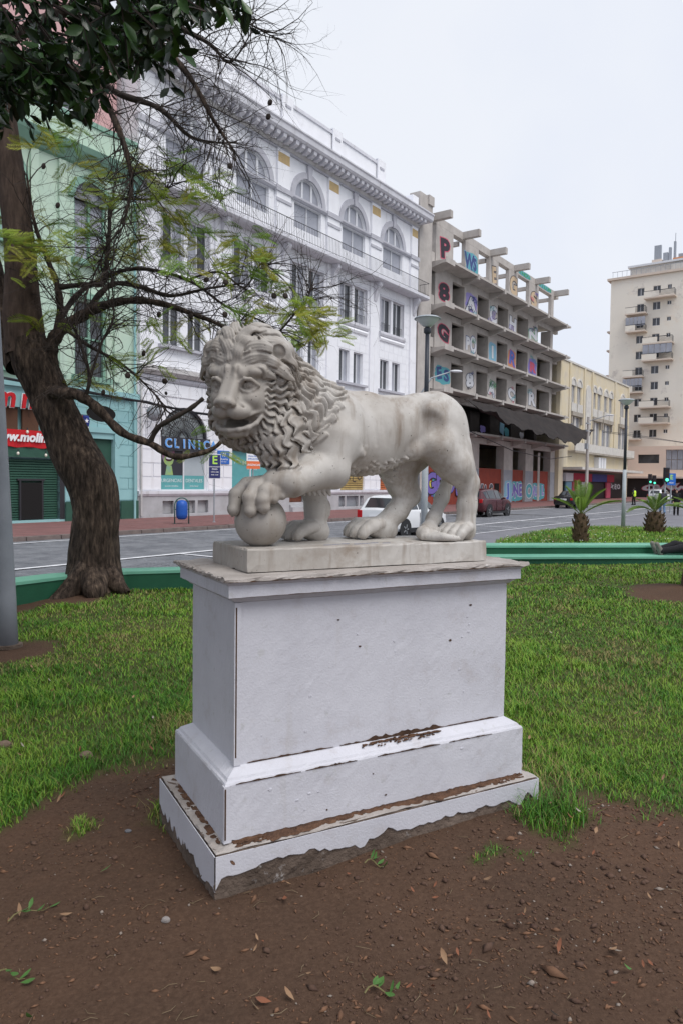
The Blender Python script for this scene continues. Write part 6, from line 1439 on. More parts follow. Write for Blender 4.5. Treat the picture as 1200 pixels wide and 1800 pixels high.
HATCH = [(-1.95, .34, .86, .95, .78, .70), (-1.88, .26, .93, 1.02, .83, .68), (-1.62, .22, .96, 1.40, .845, .58), (-1.25, .21, .96, 1.46, .85, .60), (-.35, .20, .95, 1.48, .855, .61), (.35, .20, .94, 1.45, .855, .59), (1.05, .21, .92, 1.02, .845, .74), (1.60, .23, .80, .90, .82, .72), (1.90, .28, .66, .76, .76, .68), (1.96, .36, .58, .66, .70, .62)]
HG = [('r', 1), ('s', 2), ('s', 3), ('s', 4), ('s', 5), ('w', 5)]
car('hatchback', 'white hatchback seen from behind between the lion hind legs', sp(23.2, 13.75, ZR), STREET_ROT, 3.9, 1.70, HATCH, HG, (-1.30, 1.22), .30, paint('white', (.72, .73, .75)))
SUV = [(-2.12, .42, .98, 1.06, .82, .74), (-2.05, .34, 1.02, 1.12, .88, .72), (-1.72, .28, 1.05, 1.50, .90, .60), (-1.30, .27, 1.05, 1.58, .905, .63), (-.35, .26, 1.03, 1.62, .91, .65), (.35, .26, 1.01, 1.58, .91, .63), (1.05, .27, 1.00, 1.10, .90, .80), (1.70, .30, .92, 1.00, .88, .78), (2.05, .36, .76, .86, .82, .74), (2.12, .44, .66, .74, .76, .68)]
car('suv', 'dark red crossover parked at the far kerb beyond the lion rump', sp(40.0, 18.15, ZR), STREET_ROT, 4.24, 1.82, SUV, HG, (-1.32, 1.28), .35, paint('burgundy', (.060, .007, .011)), tail=(.82, 1.04), trim=1)
SEDAN = [(-2.15, .36, .82, .92, .76, .70), (-2.08, .28, .92, .98, .82, .74), (-1.45, .24, .94, 1.03, .83, .66), (-.95, .22, .94, 1.36, .835, .56), (-.25, .22, .94, 1.41, .84, .58), (.35, .22, .93, 1.37, .84, .56), (1.0, .22, .92, 1.0, .835, .72), (1.75, .25, .86, .93, .82, .72), (2.10, .30, .70, .80, .78, .70), (2.16, .38, .62, .70, .72, .66)]
car('saloon_car', 'old black saloon parked at the kerb behind the taller palm', sp(59.6, 19.3, ZR), STREET_ROT, 4.3, 1.68, SEDAN, [('r', 2), ('s', 3), ('s', 4), ('s', 5), ('w', 5)], (-1.30, 1.28), .31, paint('black', (.012, .012, .014)), tail=(.66, .84), plate_z=.72)
car('hatchback', 'silver white hatchback stopped beside the figure in the yellow vest', sp(85.5, 17.9, ZR), STREET_ROT - R(6), 3.9, 1.7, HATCH, HG, (-1.3, 1.22), .30, paint('white', (.72, .73, .75)))
car('saloon_car', 'pale silver saloon waiting beyond the green traffic lights', sp(97, 15.3, ZR), STREET_ROT, 4.3, 1.7, SEDAN, [('r', 2), ('s', 3), ('s', 4), ('s', 5), ('w', 5)], (-1.3, 1.28), .31, paint('silver', (.50, .51, .54)), tail=(.66, .84))
car('hatchback', 'bright red hatchback partly hidden by the walkers', sp(72, 8.6, ZR), STREET_ROT - R(70), 3.9, 1.7, HATCH, HG, (-1.3, 1.22), .30, paint('red', (.40, .012, .015)))
car('hatchback', 'white hatchback at the right edge beyond the red one', sp(80, 7.4, ZR), STREET_ROT - R(60), 3.9, 1.7, HATCH, HG, (-1.3, 1.22), .30, paint('white', (.72, .73, .75)))
# ------------------------------------------------------------------ people
M_skin = mat('skin', (.42, .25, .18), (.38, .22, .16), 20, .6); M_hair = mat('dark_hair', (.015, .011, .009), rough=.6)
def cloth_m(n, c): return mat('cloth_' + n, c, tuple(v * .75 for v in c), 14, .85, .3, 60)
def person(label, loc, rz, J, top, legs, shoe, hair=M_hair, h=.016, hood=False, lo=(-.5, -.5, -.04), hi=(.5, .5, 1.8), long_hair=False, vest=None):
    """J: joints; the figure faces +x. One continuous body, clothes as children."""
    t = thing('person', label, 'person', loc, rz); V3 = lambda k: np.array(J[k], float)
    hd, nk, ch, pe = V3('head'), V3('neck'), V3('chest'), V3('pelvis'); f = np.array(J.get('face', (1, 0, 0)), float); sd = np.cross([0, 0, 1.], f); sd /= np.linalg.norm(sd)
    def limb(S, a, rs, k=.03, g=0.0): S.chain([V3(x) for x in a], [r + g for r in rs], k)
    B = Field(lo, hi, h); B.ell(hd, (.095, .078, .118), .02); B.ell(hd + f * .035 + np.array([0, 0, -.05]), (.06, .055, .065), .02); B.cap(hd + f * .09 + np.array([0, 0, -.01]), hd + f * .112 + np.array([0, 0, -.035]), .012, .016, .012)
    for s in (-1, 1):
        B.ell(hd + f * .085 + sd * s * .033 + np.array([0, 0, .012]), (.016, .016, .012), .008, sub=True); B.ell(hd + f * .072 + sd * s * .033 + np.array([0, 0, .012]), (.013, .013, .013), .003); B.ell(hd + sd * s * .08 + np.array([0, 0, -.01]), (.018, .012, .03), .01)
    B.cap(hd + f * .095 + sd * .02 + np.array([0, 0, -.068]), hd + f * .095 - sd * .02 + np.array([0, 0, -.068]), .005, .005, .006, sub=True)
    B.cap(hd + np.array([0, 0, -.06]), nk, .052, .06, .03); B.ell(ch, (.115, .16, .19), .05); B.cap(ch, pe, .12, .13, .06); B.ell(pe, (.12, .155, .12), .04)
    for s in 'lr':
        limb(B, ['sh' + s, 'el' + s, 'wr' + s], [.055, .042, .030]); limb(B, ['hp' + s, 'kn' + s, 'an' + s], [.085, .055, .040]); limb(B, ['an' + s, 'to' + s], [.042, .035], .02)
        w_ = V3('wr' + s); d = w_ - V3('el' + s); d /= np.linalg.norm(d); p2 = np.cross(d, f); p2 = p2 / (np.linalg.norm(p2) + 1e-6)
        B.cap(w_, w_ + d * .07, .026, .030, .015)
        for i, (o, ln) in enumerate(((-.026, .065), (-.009, .078), (.009, .074), (.025, .058))): B.chain([w_ + d * .07 + p2 * o, w_ + d * (.07 + ln * .6) + p2 * o * 1.1 + f * .004, w_ + d * (.07 + ln) + p2 * o + f * .018], [.010, .009, .008], .004)
        B.chain([w_ + d * .02 + p2 * -.025, w_ + d * .055 + p2 * -.048 + f * .012, w_ + d * .085 + p2 * -.048 + f * .02], [.012, .010, .009], .008)
    B.obj('body', M_skin, t)
    T = Field(lo, hi, h); T.ell(ch, (.135, .185, .205), .05); T.cap(ch, pe + np.array([0, 0, .0]), .15, .165, .06); T.cap(nk, ch, .07, .1, .03)
    for s in 'lr': limb(T, ['sh' + s, 'el' + s, 'wr' + s], [.070, .056, .044]); T.cap(ch + np.array([0, 0, .1]), V3('sh' + s), .09, .072, .04)
    if hood: T.ell(hd - f * .02, (.118, .105, .138), .02); T.ell(hd + f * .085 + np.array([0, 0, -.01]), (.08, .062, .085), .02, sub=True)
    T.obj('jacket', top, t)
    if vest:
        Q = Field(lo, hi, h); Q.ell(ch, (.148, .198, .21), .05); Q.cap(ch, pe, .163, .178, .06); Q.obj('vest', vest, t)
    Lg = Field(lo, hi, h); Lg.ell(pe, (.135, .170, .12), .04)
    for s in 'lr': limb(Lg, ['hp' + s, 'kn' + s, 'an' + s], [.098, .070, .062], .04)
    Lg.obj('trousers', legs, t)
    Sh = Field(lo, hi, h)
    for s in 'lr': a, b = V3('an' + s), V3('to' + s); d = b - a; Sh.cap(a + d * -.25 + np.array(J.get('sole', (0, 0, -.025))), b, .048, .042, .02); Sh.cap(a, a + d * .4, .05, .045, .02)
    Sh.obj('shoes', shoe, t)
    if not hood:
        Hh = Field(lo, hi, h); Hh.ell(hd + np.array([0, 0, .025]) - f * .018, (.104, .090, .118), .02); Hh.ell(hd + f * .085 + np.array([0, 0, -.035]), (.085, .085, .085), .015, sub=True)
        if long_hair: Hh.chain([hd - f * .06, hd - f * .09 + np.array([0, 0, -.15]), hd - f * .085 + np.array([0, 0, -.30])], [.08, .075, .045], .03)
        Hh.obj('hair', hair, t)
    return t
def standing(st=0.0, arms=0.0, bag=False):
    return dict(head=(.02, 0, 1.56), neck=(0, 0, 1.42), chest=(0, 0, 1.24), pelvis=(0, 0, .95), shl=(0, .18, 1.38), shr=(0, -.18, 1.38), ell=(-.03 - arms * .3, .23, 1.12), elr=(-.03 + arms * .3, -.23, 1.12), wrl=(.10 - arms * .3, .21, .90 + .1 * arms), wrr=(.10 + arms * .4, -.21, .90 + .1 * arms),
                hpl=(0, .09, .90), hpr=(0, -.09, .90), knl=(.05 + st * .6, .10, .49), knr=(.03 - st * .3, -.10, .49), anl=(st, .10, .09), anr=(-st * 1.1, -.10, .09 + .05 * abs(st)), tol=(st + .15, .11, .04), tor=(-st * 1.1 + .14, -.11, .04))
p = gp(1163, 906, ZR); person('walker in blue jeans and a dark jacket turned away near the crossing', p, R(80), standing(.16, .2), cloth_m('charcoal', (.05, .05, .06)), cloth_m('denim', (.13, .22, .36)), cloth_m('trainer', (.5, .5, .5)))
p = gp(1187, 906, ZR); person('walker all in black with the hood up coming towards the square', p, R(-110), standing(.08, .1), cloth_m('black', (.012, .012, .014)), cloth_m('black', (.012, .012, .014)), cloth_m('black', (.012, .012, .014)), hood=True)
p = gp(1113, 888, ZR); person('figure in a yellow reflective vest standing by the silver white hatchback', p, R(120), standing(.05, .2), cloth_m('dark_blue', (.02, .025, .05)), cloth_m('black', (.012, .012, .014)), cloth_m('black', (.012, .012, .014)), vest=mat('hi_vis', (.62, .90, .06), rough=.7))
p = sp(44.5, 19.8, ZW - .13); person('person with long dark hair and grey top beside the dark red crossover', p, R(-70), standing(.03, .1), cloth_m('grey_blue', (.20, .23, .28)), cloth_m('charcoal', (.05, .05, .06)), cloth_m('black', (.012, .012, .014)), long_hair=True)
# the one stretched out along the bench, mostly past the right edge: feet towards the lion
bz = .275; bx, by = 6.02, 13.72
J = dict(face=(-1, 0, .1), head=(1.22, .02, .66), neck=(1.14, .02, .53), chest=(1.06, .02, .36), pelvis=(.88, .02, .13), shl=(1.12, -.17, .48), shr=(1.12, .20, .48), ell=(1.08, -.26, .24), elr=(1.08, .26, .24), wrl=(.88, -.16, .20), wrr=(.86, .16, .20),
         hpl=(.84, -.08, .11), hpr=(.84, .11, .11), knl=(.44, -.05, .13), knr=(.44, .13, .19), anl=(.06, -.03, .075), anr=(.07, .13, .075), tol=(-.035, -.04, .21), tor=(-.02, .15, .21), sole=(-.03, 0, -.01))
person('person lying along the green bench in black trousers and worn grey shoes', (bx, by, bz), R(8), J, cloth_m('black', (.012, .012, .014)), cloth_m('black_trousers', (.014, .014, .017)), cloth_m('grey_shoe', (.22, .20, .18)), lo=(-.2, -.45, -.03), hi=(1.5, .5, .95), h=.013)
# ------------------------------------------------------------------ leaning tree on the left with a tangle of bare twigs and feathery leaves
def bark_material(name, c1, c2, c3, sc=1.0, strength=1.0):
    m = bpy.data.materials.new(name); m.use_nodes = True; t = m.node_tree; N, L = t.nodes, t.links; b = N['Principled BSDF']; b.inputs['Roughness'].default_value = .9; b.inputs['Specular IOR Level'].default_value = .15
    tc = N.new('ShaderNodeTexCoord'); mp = N.new('ShaderNodeMapping'); mp.inputs['Scale'].default_value = (14 * sc, 14 * sc, 3.0 * sc); L.new(tc.outputs['Object'], mp.inputs[0])
    v = N.new('ShaderNodeTexNoise'); v.inputs['Scale'].default_value = 1.6; v.inputs['Detail'].default_value = 8; v.inputs['Roughness'].default_value = .65; L.new(mp.outputs[0], v.inputs[0])
    r = N.new('ShaderNodeValToRGB'); L.new(v.outputs['Fac'], r.inputs[0]); e = r.color_ramp.elements; e[0].position = .36; e[0].color = (*c1, 1); e[1].position = .54; e[1].color = (*c2, 1); x = e.new(.70); x.color = (*c3, 1)
    n2 = N.new('ShaderNodeTexNoise'); n2.inputs['Scale'].default_value = 1.7; L.new(tc.outputs['Object'], n2.inputs[0])
    mx = N.new('ShaderNodeMix'); mx.data_type = 'RGBA'; mx.blend_type = 'MULTIPLY'; mx.inputs[0].default_value = .6; L.new(r.outputs[0], mx.inputs[6])
    r2 = N.new('ShaderNodeValToRGB'); L.new(n2.outputs['Fac'], r2.inputs[0]); r2.color_ramp.elements[0].position = .35; r2.color_ramp.elements[0].color = (.55, .5, .47, 1); r2.color_ramp.elements[1].position = .65; r2.color_ramp.elements[1].color = (1.25, 1.15, 1.05, 1); L.new(r2.outputs[0], mx.inputs[7])
    L.new(mx.outputs[2], b.inputs['Base Color']); bp = N.new('ShaderNodeBump'); bp.inputs['Strength'].default_value = strength; bp.inputs['Distance'].default_value = .04; L.new(v.outputs['Fac'], bp.inputs['Height']); L.new(bp.outputs[0], b.inputs['Normal']); return m
M_bark = bark_material('fissured_bark', (.022, .017, .014), (.072, .055, .045), (.17, .13, .10))
M_bark2 = bark_material('smooth_brown_bark', (.050, .037, .031), (.085, .062, .051), (.12, .09, .075), .7, .35)
M_twig = mat('twig_bark', (.030, .023, .020), (.050, .038, .032), 12, .85)
M_leaf = [mat('feather_leaf_a', (.20, .31, .03), (.29, .34, .035), 5, .5, spec=.25), mat('feather_leaf_b', (.13, .26, .03), (.20, .30, .035), 5, .5, spec=.25), mat('feather_leaf_c', (.32, .30, .03), (.22, .26, .03), 5, .5, spec=.25)]
TB = gp(163, 1042, 0.0)
tree = thing('leaning_tree', 'leaning dark barked tree with bare tangled twigs and sparse feathery yellow green leaves', 'tree', TB)
def rough_tube(pts, rs, nseg, sub, amp, seed, fx=9.0):
    """trunk surface: rings along a smooth path with ridged, knotted bark"""
    P = []; Rr = []; pts = [np.array(p, float) for p in pts]; n = len(pts)
    for i in range(n - 1):
        p0, p1, p2, p3 = pts[max(i - 1, 0)], pts[i], pts[i + 1], pts[min(i + 2, n - 1)]
        for j in range(sub):
            t = j / sub; P.append(.5 * (2 * p1 + (p2 - p0) * t + (2 * p0 - 5 * p1 + 4 * p2 - p3) * t * t + (3 * p1 - p0 - 3 * p2 + p3) * t ** 3)); Rr.append(rs[i] + (rs[i + 1] - rs[i]) * t)
    P.append(pts[-1]); Rr.append(rs[-1]); P = np.array(P); Rr = np.array(Rr); V = []; up = None; s = 0
    for i in range(len(P)):
        d = P[min(i + 1, len(P) - 1)] - P[max(i - 1, 0)]; d /= np.linalg.norm(d)
        if up is None: up = np.cross(d, [0, 1., 0]); up /= np.linalg.norm(up)
        up = up - d * (up @ d); up /= np.linalg.norm(up); b = np.cross(d, up); s = s + (np.linalg.norm(P[i] - P[i - 1]) if i else 0)
        a = np.linspace(0, 2 * np.pi, nseg, endpoint=False); ca, sa = np.cos(a), np.sin(a)
        k = np.abs(fbm(ca * fx * .5 + 40 + sa * fx * .35, s * 3.2 + sa * fx * .5 + 9, seed) - .47) * 2.2; lump = fbm(ca * 1.3 + 7, s * 2.1 + sa * 1.3, seed + 3, 2) - .37
        r_ = Rr[i] * (1 + lump * .22 * min(1, amp * 30)) + amp * (k - .3); V.append(P[i] + np.outer(ca * r_, up) + np.outer(sa * r_, b))
    V = np.concatenate(V); m = len(P); i, j = np.meshgrid(np.arange(m - 1), np.arange(nseg), indexing='ij'); i, j = i.ravel(), j.ravel(); j2 = (j + 1) % nseg
    return V, np.stack([i * nseg + j, i * nseg + j2, (i + 1) * nseg + j2, (i + 1) * nseg + j], 1), P, Rr
TY = TB.y
def tp(px, py, dy=0.0): q = at(px, py, TY + dy) - TB; return (q.x, q.y, q.z)
trunk_px = [(165, 1062, .60), (166, 1030, .50), (166, 985, .405), (168, 940, .375), (170, 895, .375), (160, 848, .40), (128, 790, .365), (106, 740, .33), (86, 690, .325), (64, 645, .345), (45, 600, .33)]
V, F, _, _ = rough_tube([tp(x, y) for x, y, r in trunk_px], [r * .84 for _, _, r in trunk_px], 56, 9, .035, 2); part('trunk', mesh_np('trunk', V, F, M_bark, True), tree)
up_px = [(48, 622, .31), (41, 560, .29), (38, 480, .235), (32, 400, .215), (18, 300, .205), (4, 200, .20), (-10, 100, .19), (-30, -40, .17), (-50, -220, .13)]
V, F, _, _ = rough_tube([tp(x, y) for x, y, r in up_px], [r * .9 for _, _, r in up_px], 36, 5, .008, 5, 4); part('upper_trunk', mesh_np('upper_trunk', V, F, M_bark2, True), tree)
V, F, _, _ = rough_tube([tp(40, 640, .1), tp(12, 590, .2), tp(0, 540, .25), tp(-12, 470, .3), tp(-40, 350, .3)], [.24, .21, .15, .13, .10], 24, 5, .015, 8); part('side_trunk', mesh_np('side_trunk', V, F, M_bark, True), tree)
for pts, rs in (([(158, 1000, -.25), (125, 1038, -.42), (95, 1062, -.62), (70, 1075, -.7)], [.19, .15, .10, .05]), ([(185, 1005, -.1), (208, 1030, -.2), (226, 1042, -.25)], [.18, .12, .04]), ([(165, 1010, -.35), (168, 1040, -.5), (170, 1056, -.55)], [.20, .15, .07])):
    V, F, _, _ = rough_tube([tp(*p) for p in pts], rs, 22, 6, .025, 4); part('root', mesh_np('root', V, F, M_bark, True), tree)
LIMBS = [([(70, 688, -.1), (100, 690, -.25), (135, 694, -.4), (168, 714, -.5), (215, 760, -.6), (265, 780, -.7), (310, 803, -.7), (370, 791, -.7), (400, 765, -.7), (428, 742, -.7)], [.10, .085, .075, .066, .055, .046, .040, .030, .02, .012], 0),
    ([(263, 780, -.7), (278, 752, -.75), (300, 738, -.8), (335, 718, -.8), (358, 700, -.8)], [.036, .034, .032, .03, .026], 0),
    ([(82, 672, 0), (90, 635, 0), (92, 605, .0), (112, 576, .1), (150, 553, .1), (190, 535, .0), (240, 528, -.1), (290, 535, -.2), (340, 552, -.3), (385, 570, -.4), (420, 592, -.5)], [.11, .10, .095, .088, .075, .060, .048, .040, .032, .024, .015], 1),
    ([(150, 553, .1), (178, 515, .2), (205, 498, .3), (250, 505, .3), (300, 520, .3), (360, 508, .2), (430, 498, .2)], [.05, .042, .036, .03, .025, .018, .01], 1),
    ([(92, 605, 0), (106, 560, .1), (102, 505, .1), (85, 458, .1), (62, 395, .0), (48, 310, 0)], [.07, .055, .045, .035, .024, .014], 1),
    ([(102, 505, .1), (150, 500, .2), (182, 498, .3), (188, 465, .3), (192, 420, .3), (196, 355, .3), (215, 350, .2), (275, 348, .1), (305, 320, 0)], [.04, .035, .035, .032, .028, .024, .018, .012, .007], 1),
    ([(106, 560, .1), (135, 520, .4), (170, 495, .6), (240, 472, .7), (330, 492, .7), (400, 540, .6), (455, 562, .5), (500, 590, .4)], [.045, .04, .034, .028, .022, .016, .012, .008], 1),
    ([(420, 592, -.5), (470, 600, -.5), (520, 550, -.6), (538, 530, -.6), (548, 505, -.6)], [.014, .014, .012, .009, .006], 1),
    ([(330, 492, .7), (385, 478, .7), (430, 505, .6), (458, 465, .5), (485, 478, .5)], [.018, .016, .012, .01, .006], 1),
    ([(-5, 150, 0), (60, 130, -.5), (120, 120, -.8), (170, 150, -.9), (212, 235, -1.), (228, 290, -1.), (232, 330, -1.), (216, 400, -1.)], [.09, .075, .06, .05, .036, .028, .02, .01], 2),
    ([(-10, 90, 0), (70, 40, -.6), (150, 15, -.9), (260, 62, -1.1), (330, 130, -1.2), (378, 215, -1.2), (410, 262, -1.2)], [.09, .075, .06, .046, .034, .022, .010], 2),
    ([(70, 60, -.6), (140, 100, -.5), (200, 160, -.5), (280, 190, -.5), (335, 240, -.5), (392, 252, -.5)], [.06, .05, .042, .034, .022, .01], 2),
    ([(150, 15, -.9), (230, -10, -.9), (300, 38, -.9), (370, 78, -.9), (405, 110, -.9), (442, 58, -.9)], [.05, .045, .034, .024, .014, .006], 1),
    ([(300, 38, -.9), (380, 22, -.8), (430, 38, -.8), (482, 66, -.8)], [.022, .016, .012, .006], 1),
    ([(216, 400, -1), (190, 430, -1), (172, 470, -.9), (150, 520, -.9)], [.012, .01, .008, .005], 1),
    ([(112, 576, .1), (160, 610, .0), (215, 640, -.1), (270, 690, -.2), (290, 720, -.2)], [.03, .024, .018, .012, .006], 1),
    ([(150, 700, -.45), (158, 660, -.5), (140, 600, -.4), (120, 560, -.3), (60, 480, -.2)], [.03, .024, .018, .014, .008], 1),
    ([(158, 668, -.5), (180, 600, -.5), (200, 560, -.4), (196, 480, -.3)], [.02, .016, .012, .007], 1)]
rt = random.Random(77); twig = MB(); tips = []
def smooth_path(pts, sub=5):
    P = []; pts = [np.array(p) for p in pts]; n = len(pts)
    for i in range(n - 1):
        p0, p1, p2, p3 = pts[max(i - 1, 0)], pts[i], pts[i + 1], pts[min(i + 2, n - 1)]
        for j in range(sub): t = j / sub; P.append(.5 * (2 * p1 + (p2 - p0) * t + (2 * p0 - 5 * p1 + 4 * p2 - p3) * t * t + (3 * p1 - p0 - 3 * p2 + p3) * t ** 3))
    P.append(pts[-1]); return P
def grow(p, d, L_, r_, lvl, pull):
    n = max(4, int(L_ / .12)); pts = [p.copy()]; rs = [r_]; bend = Vector((rt.gauss(0, 1), rt.gauss(0, 1), rt.gauss(0, 1))) * .10
    for i in range(n):
        d = (d + bend + Vector((rt.gauss(0, .12), rt.gauss(0, .12), rt.gauss(0, .12) + pull))).normalized(); p = p + d * (L_ / n); pts.append(p.copy()); rs.append(r_ * (1 - .75 * (i + 1) / n))
        if rt.random() < .12: bend = -bend
        if lvl > 0 and i > 0 and rt.random() < .55:
            s = Vector((rt.gauss(0, 1), rt.gauss(0, 1), rt.gauss(0, 1))).normalized(); grow(p.copy(), (d * .6 + s * .8).normalized(), L_ * rt.uniform(.30, .6), r_ * .6 * (1 - .5 * i / n), lvl - 1, pull)
    twig.tube(pts, rs, 3 if r_ < .007 else 4, False); tips.append((p.copy(), d.copy()))
for pts, rs, tw in LIMBS:
    P = smooth_path([tp(*q) for q in pts]); Rr = np.interp(np.linspace(0, 1, len(P)), np.linspace(0, 1, len(rs)), rs); Rj = [r_ * (1 + .12 * math.sin(i * 1.7)) for i, r_ in enumerate(Rr)]
    MB().tube([tuple(p) for p in P], Rj, 9).build('branch', M_bark if rs[0] > .06 else M_twig, tree, True)
    if tw:
        for i in range(2, len(P)):
            pr = .97 if Rr[i] < .055 else .5
            if i * 1.0 / len(P) < .22: pr *= .3
            for k in range((3 if Rr[i] < .035 else 1) + (2 if tw == 2 else 0)):
                if rt.random() < pr:
                    d = Vector(P[i] - P[i - 1]).normalized(); s = Vector((rt.gauss(0, 1), rt.gauss(0, .8), rt.gauss(0, 1))).normalized()
                    grow(Vector(P[i]), (d * .7 + s).normalized(), rt.uniform(.35, 1.05), rt.uniform(.005, .0095), 2, rt.choice((-.07, -.03, .03)))
twig.build('twigs', M_twig, tree, kind='stuff')
def feather(seed):
    """pinnate leaf: a drooping rachis with paired leaflets"""
    rg = random.Random(seed); q = MB(); n = 17; L_ = .36; pts = [Vector((L_ * i / n, .02 * math.sin(i * .3 + seed), -.10 * (i / n) ** 2)) for i in range(n + 1)]; q.tube(pts, [.0028] * n + [.001], 3, False)
    for i in range(1, n + 1):
        ln = .085 * math.sin(math.pi * (.12 + .80 * i / (n + 1))) + .012
        for s in (-1, 1):
            a = pts[i]; d = Vector((.45, s, rg.uniform(-.45, -.05))).normalized(); w_ = .0095
            b = a + d * ln * .5; c = a + d * ln + Vector((.012, 0, -.012)); o = Vector((w_, 0, 0)); q.mi = 0
            q.add([a, b + o, c, b - o], [(0, 1, 2, 3)])
    return q
fm = [[feather(s).mesh('leaf', M_leaf[k]) for s in range(2)] for k in range(3)]
CL = [(310, 290, 8), (280, 330, 5), (350, 320, 4), (240, 300, 5), (300, 370, 5), (290, 420, 7), (340, 400, 5), (430, 420, 5), (440, 450, 6), (400, 470, 4), (470, 490, 5), (520, 545, 8), (555, 560, 8), (575, 588, 5), (500, 590, 4), (535, 580, 4), (100, 420, 5), (130, 400, 6), (30, 390, 7), (10, 420, 5), (40, 470, 4), (80, 455, 5), (25, 330, 3), (160, 440, 4), (230, 430, 4), (250, 370, 4), (150, 330, 3), (100, 220, 4), (85, 260, 3), (160, 290, 3), (60, 560, 2), (150, 670, 4), (190, 640, 2), (280, 600, 3), (340, 560, 3), (345, 772, 1), (400, 785, 1), (245, 640, 2), (200, 560, 4), (370, 330, 3), (110, 240, 3), (265, 560, 3), (210, 470, 3), (320, 470, 4), (380, 440, 3), (420, 560, 3), (455, 540, 3), (130, 470, 3), (340, 360, 3), (180, 350, 3)]
nl = 0; far_leaves = []; rt.shuffle(CL)
for cx, cy, k in CL:
    kind = rt.choices((0, 1, 2), (5, 3, 2))[0]; dy = rt.uniform(-.9, .4)
    for i in range(int(k * 2.4) + 1):
        p = tp(cx + rt.gauss(0, 14), cy + rt.gauss(0, 11), dy + rt.gauss(0, .2)); s_ = rt.uniform(.5, .85)
        if nl > 290:
            far_leaves.append((p, s_, kind)); continue
        part('leaf', fm[kind if rt.random() < .75 else rt.randrange(3)][rt.randrange(2)], tree, p, (R(90) * rt.choice((1, .75, .45)) + rt.uniform(-.4, .4), rt.uniform(-.7, .9), rt.choice((0, 0, math.pi)) + rt.uniform(-.7, .7)), (s_, s_, s_)); nl += 1
lv = [MB(), MB(), MB()]
for p, s_, kind in far_leaves:
    k = kind if rt.random() < .75 else rt.randrange(3); o = len(lv[k].v); src = feather(rt.randrange(40)); lv[k].add(src.v, src.f)
    lv[k].xf(Matrix.Translation(p) @ Matrix.Rotation(rt.choice((0, 0, math.pi)) + rt.uniform(-.7, .7), 4, 'Z') @ Matrix.Rotation(rt.uniform(-.7, .9), 4, 'Y') @ Matrix.Rotation(R(90) * rt.choice((1, .75, .45)) + rt.uniform(-.4, .4), 4, 'X') @ Matrix.Scale(s_, 4), o)
for k in range(3): lv[k].build('leaves', M_leaf[k], tree, kind='stuff')
pod = MB().ell((0, 0, 0), (.038, .014, .042), 10, 6).mesh('seed_pod', mat('seed_pod_brown', (.03, .02, .015)), True)
for cx, cy in ((363, 492), (397, 496), (482, 520), (502, 520), (396, 553), (336, 556), (253, 621), (77, 292), (102, 361), (280, 553), (182, 690), (405, 292), (472, 205), (475, 180), (290, 670), (225, 660)): part('seed_pod', pod, tree, tp(cx, cy, -.6), (rt.uniform(-.3, .3), 0, rt.uniform(-.6, .6)))
# ------------------------------------------------------------------ the nearer dark evergreen whose leaves hang into the top left corner
ev = thing('evergreen_tree', 'dark glossy broad leaved evergreen hanging into the top left corner', 'tree', (-4.6, 4.3, -.05))
EO = Vector((-4.6, 4.3, -.05))
V, F, _, _ = rough_tube([(0, 0, -.1), (.05, 0, .8), (.1, .1, 2.0), (.3, .2, 3.2), (.8, .2, 4.4), (1.2, .2, 5.4)], [.30, .24, .21, .19, .14, .08], 26, 6, .012, 11); part('trunk', mesh_np('trunk', V, F, M_bark2, True), ev)
M_ev = [mat('evergreen_leaf_dark', (.010, .024, .008), (.016, .036, .011), 6, .32, spec=.4), mat('evergreen_leaf_mid', (.028, .075, .014), (.040, .095, .018), 6, .32, spec=.4)]
def broad(): return [(0, 0, 0), (.022, .35, .012), (.030, .6, .010), (.018, .85, .004), (0, 1.0, 0), (-.018, .85, .004), (-.030, .6, .010), (-.022, .35, .012), (0, .6, -.006)]
def leaf_geo(L_, curl):
    v = [(x * L_ * 7.2, y * L_, z * L_ * 5 - curl * L_ * y * y) for x, y, z in broad()]
    return v, [(0, 1, 8), (1, 2, 8), (2, 3, 8), (3, 4, 8), (4, 5, 8), (5, 6, 8), (6, 7, 8), (7, 0, 8)]
em = [[MB().add(*leaf_geo(L_, c)).mesh('leaf', M_ev[k], True) for L_, c in ((.105, .15), (.085, .3), (.12, .25))] for k in range(2)]
re_ = random.Random(21); bough = MB(); near_n = 0; V = []; F = []; MI = []
def lim(x): return float(np.interp(x, [-400, -60, 0, 40, 70, 110, 150, 170, 215, 250, 290, 320, 345, 400, 430], [230, 215, 198, 185, 160, 178, 205, 150, 120, 112, 85, 48, 30, 22, 10]))
def add_leaf(p, M, sz):
    g, f = leaf_geo(sz, re_.uniform(.1, .35)); o = len(V); V.extend([tuple(M @ Vector(q) + p) for q in g]); F.extend([tuple(o + i for i in t) for t in f]); k = 1 if re_.random() < .45 else 0; MI.extend([k] * 8)
sprays = []
for i in range(330):
    x = re_.uniform(-260, 425); yl = lim(x); y = yl - abs(re_.gauss(0, 1)) * 70 - 8 if re_.random() < .65 else re_.uniform(-420, yl - 10)
    sprays.append((x, y, re_.uniform(3.5, 5.4)))
for i in range(160): sprays.append((re_.uniform(-260, 300), re_.uniform(-300, 120), re_.uniform(4.6, 5.8)))
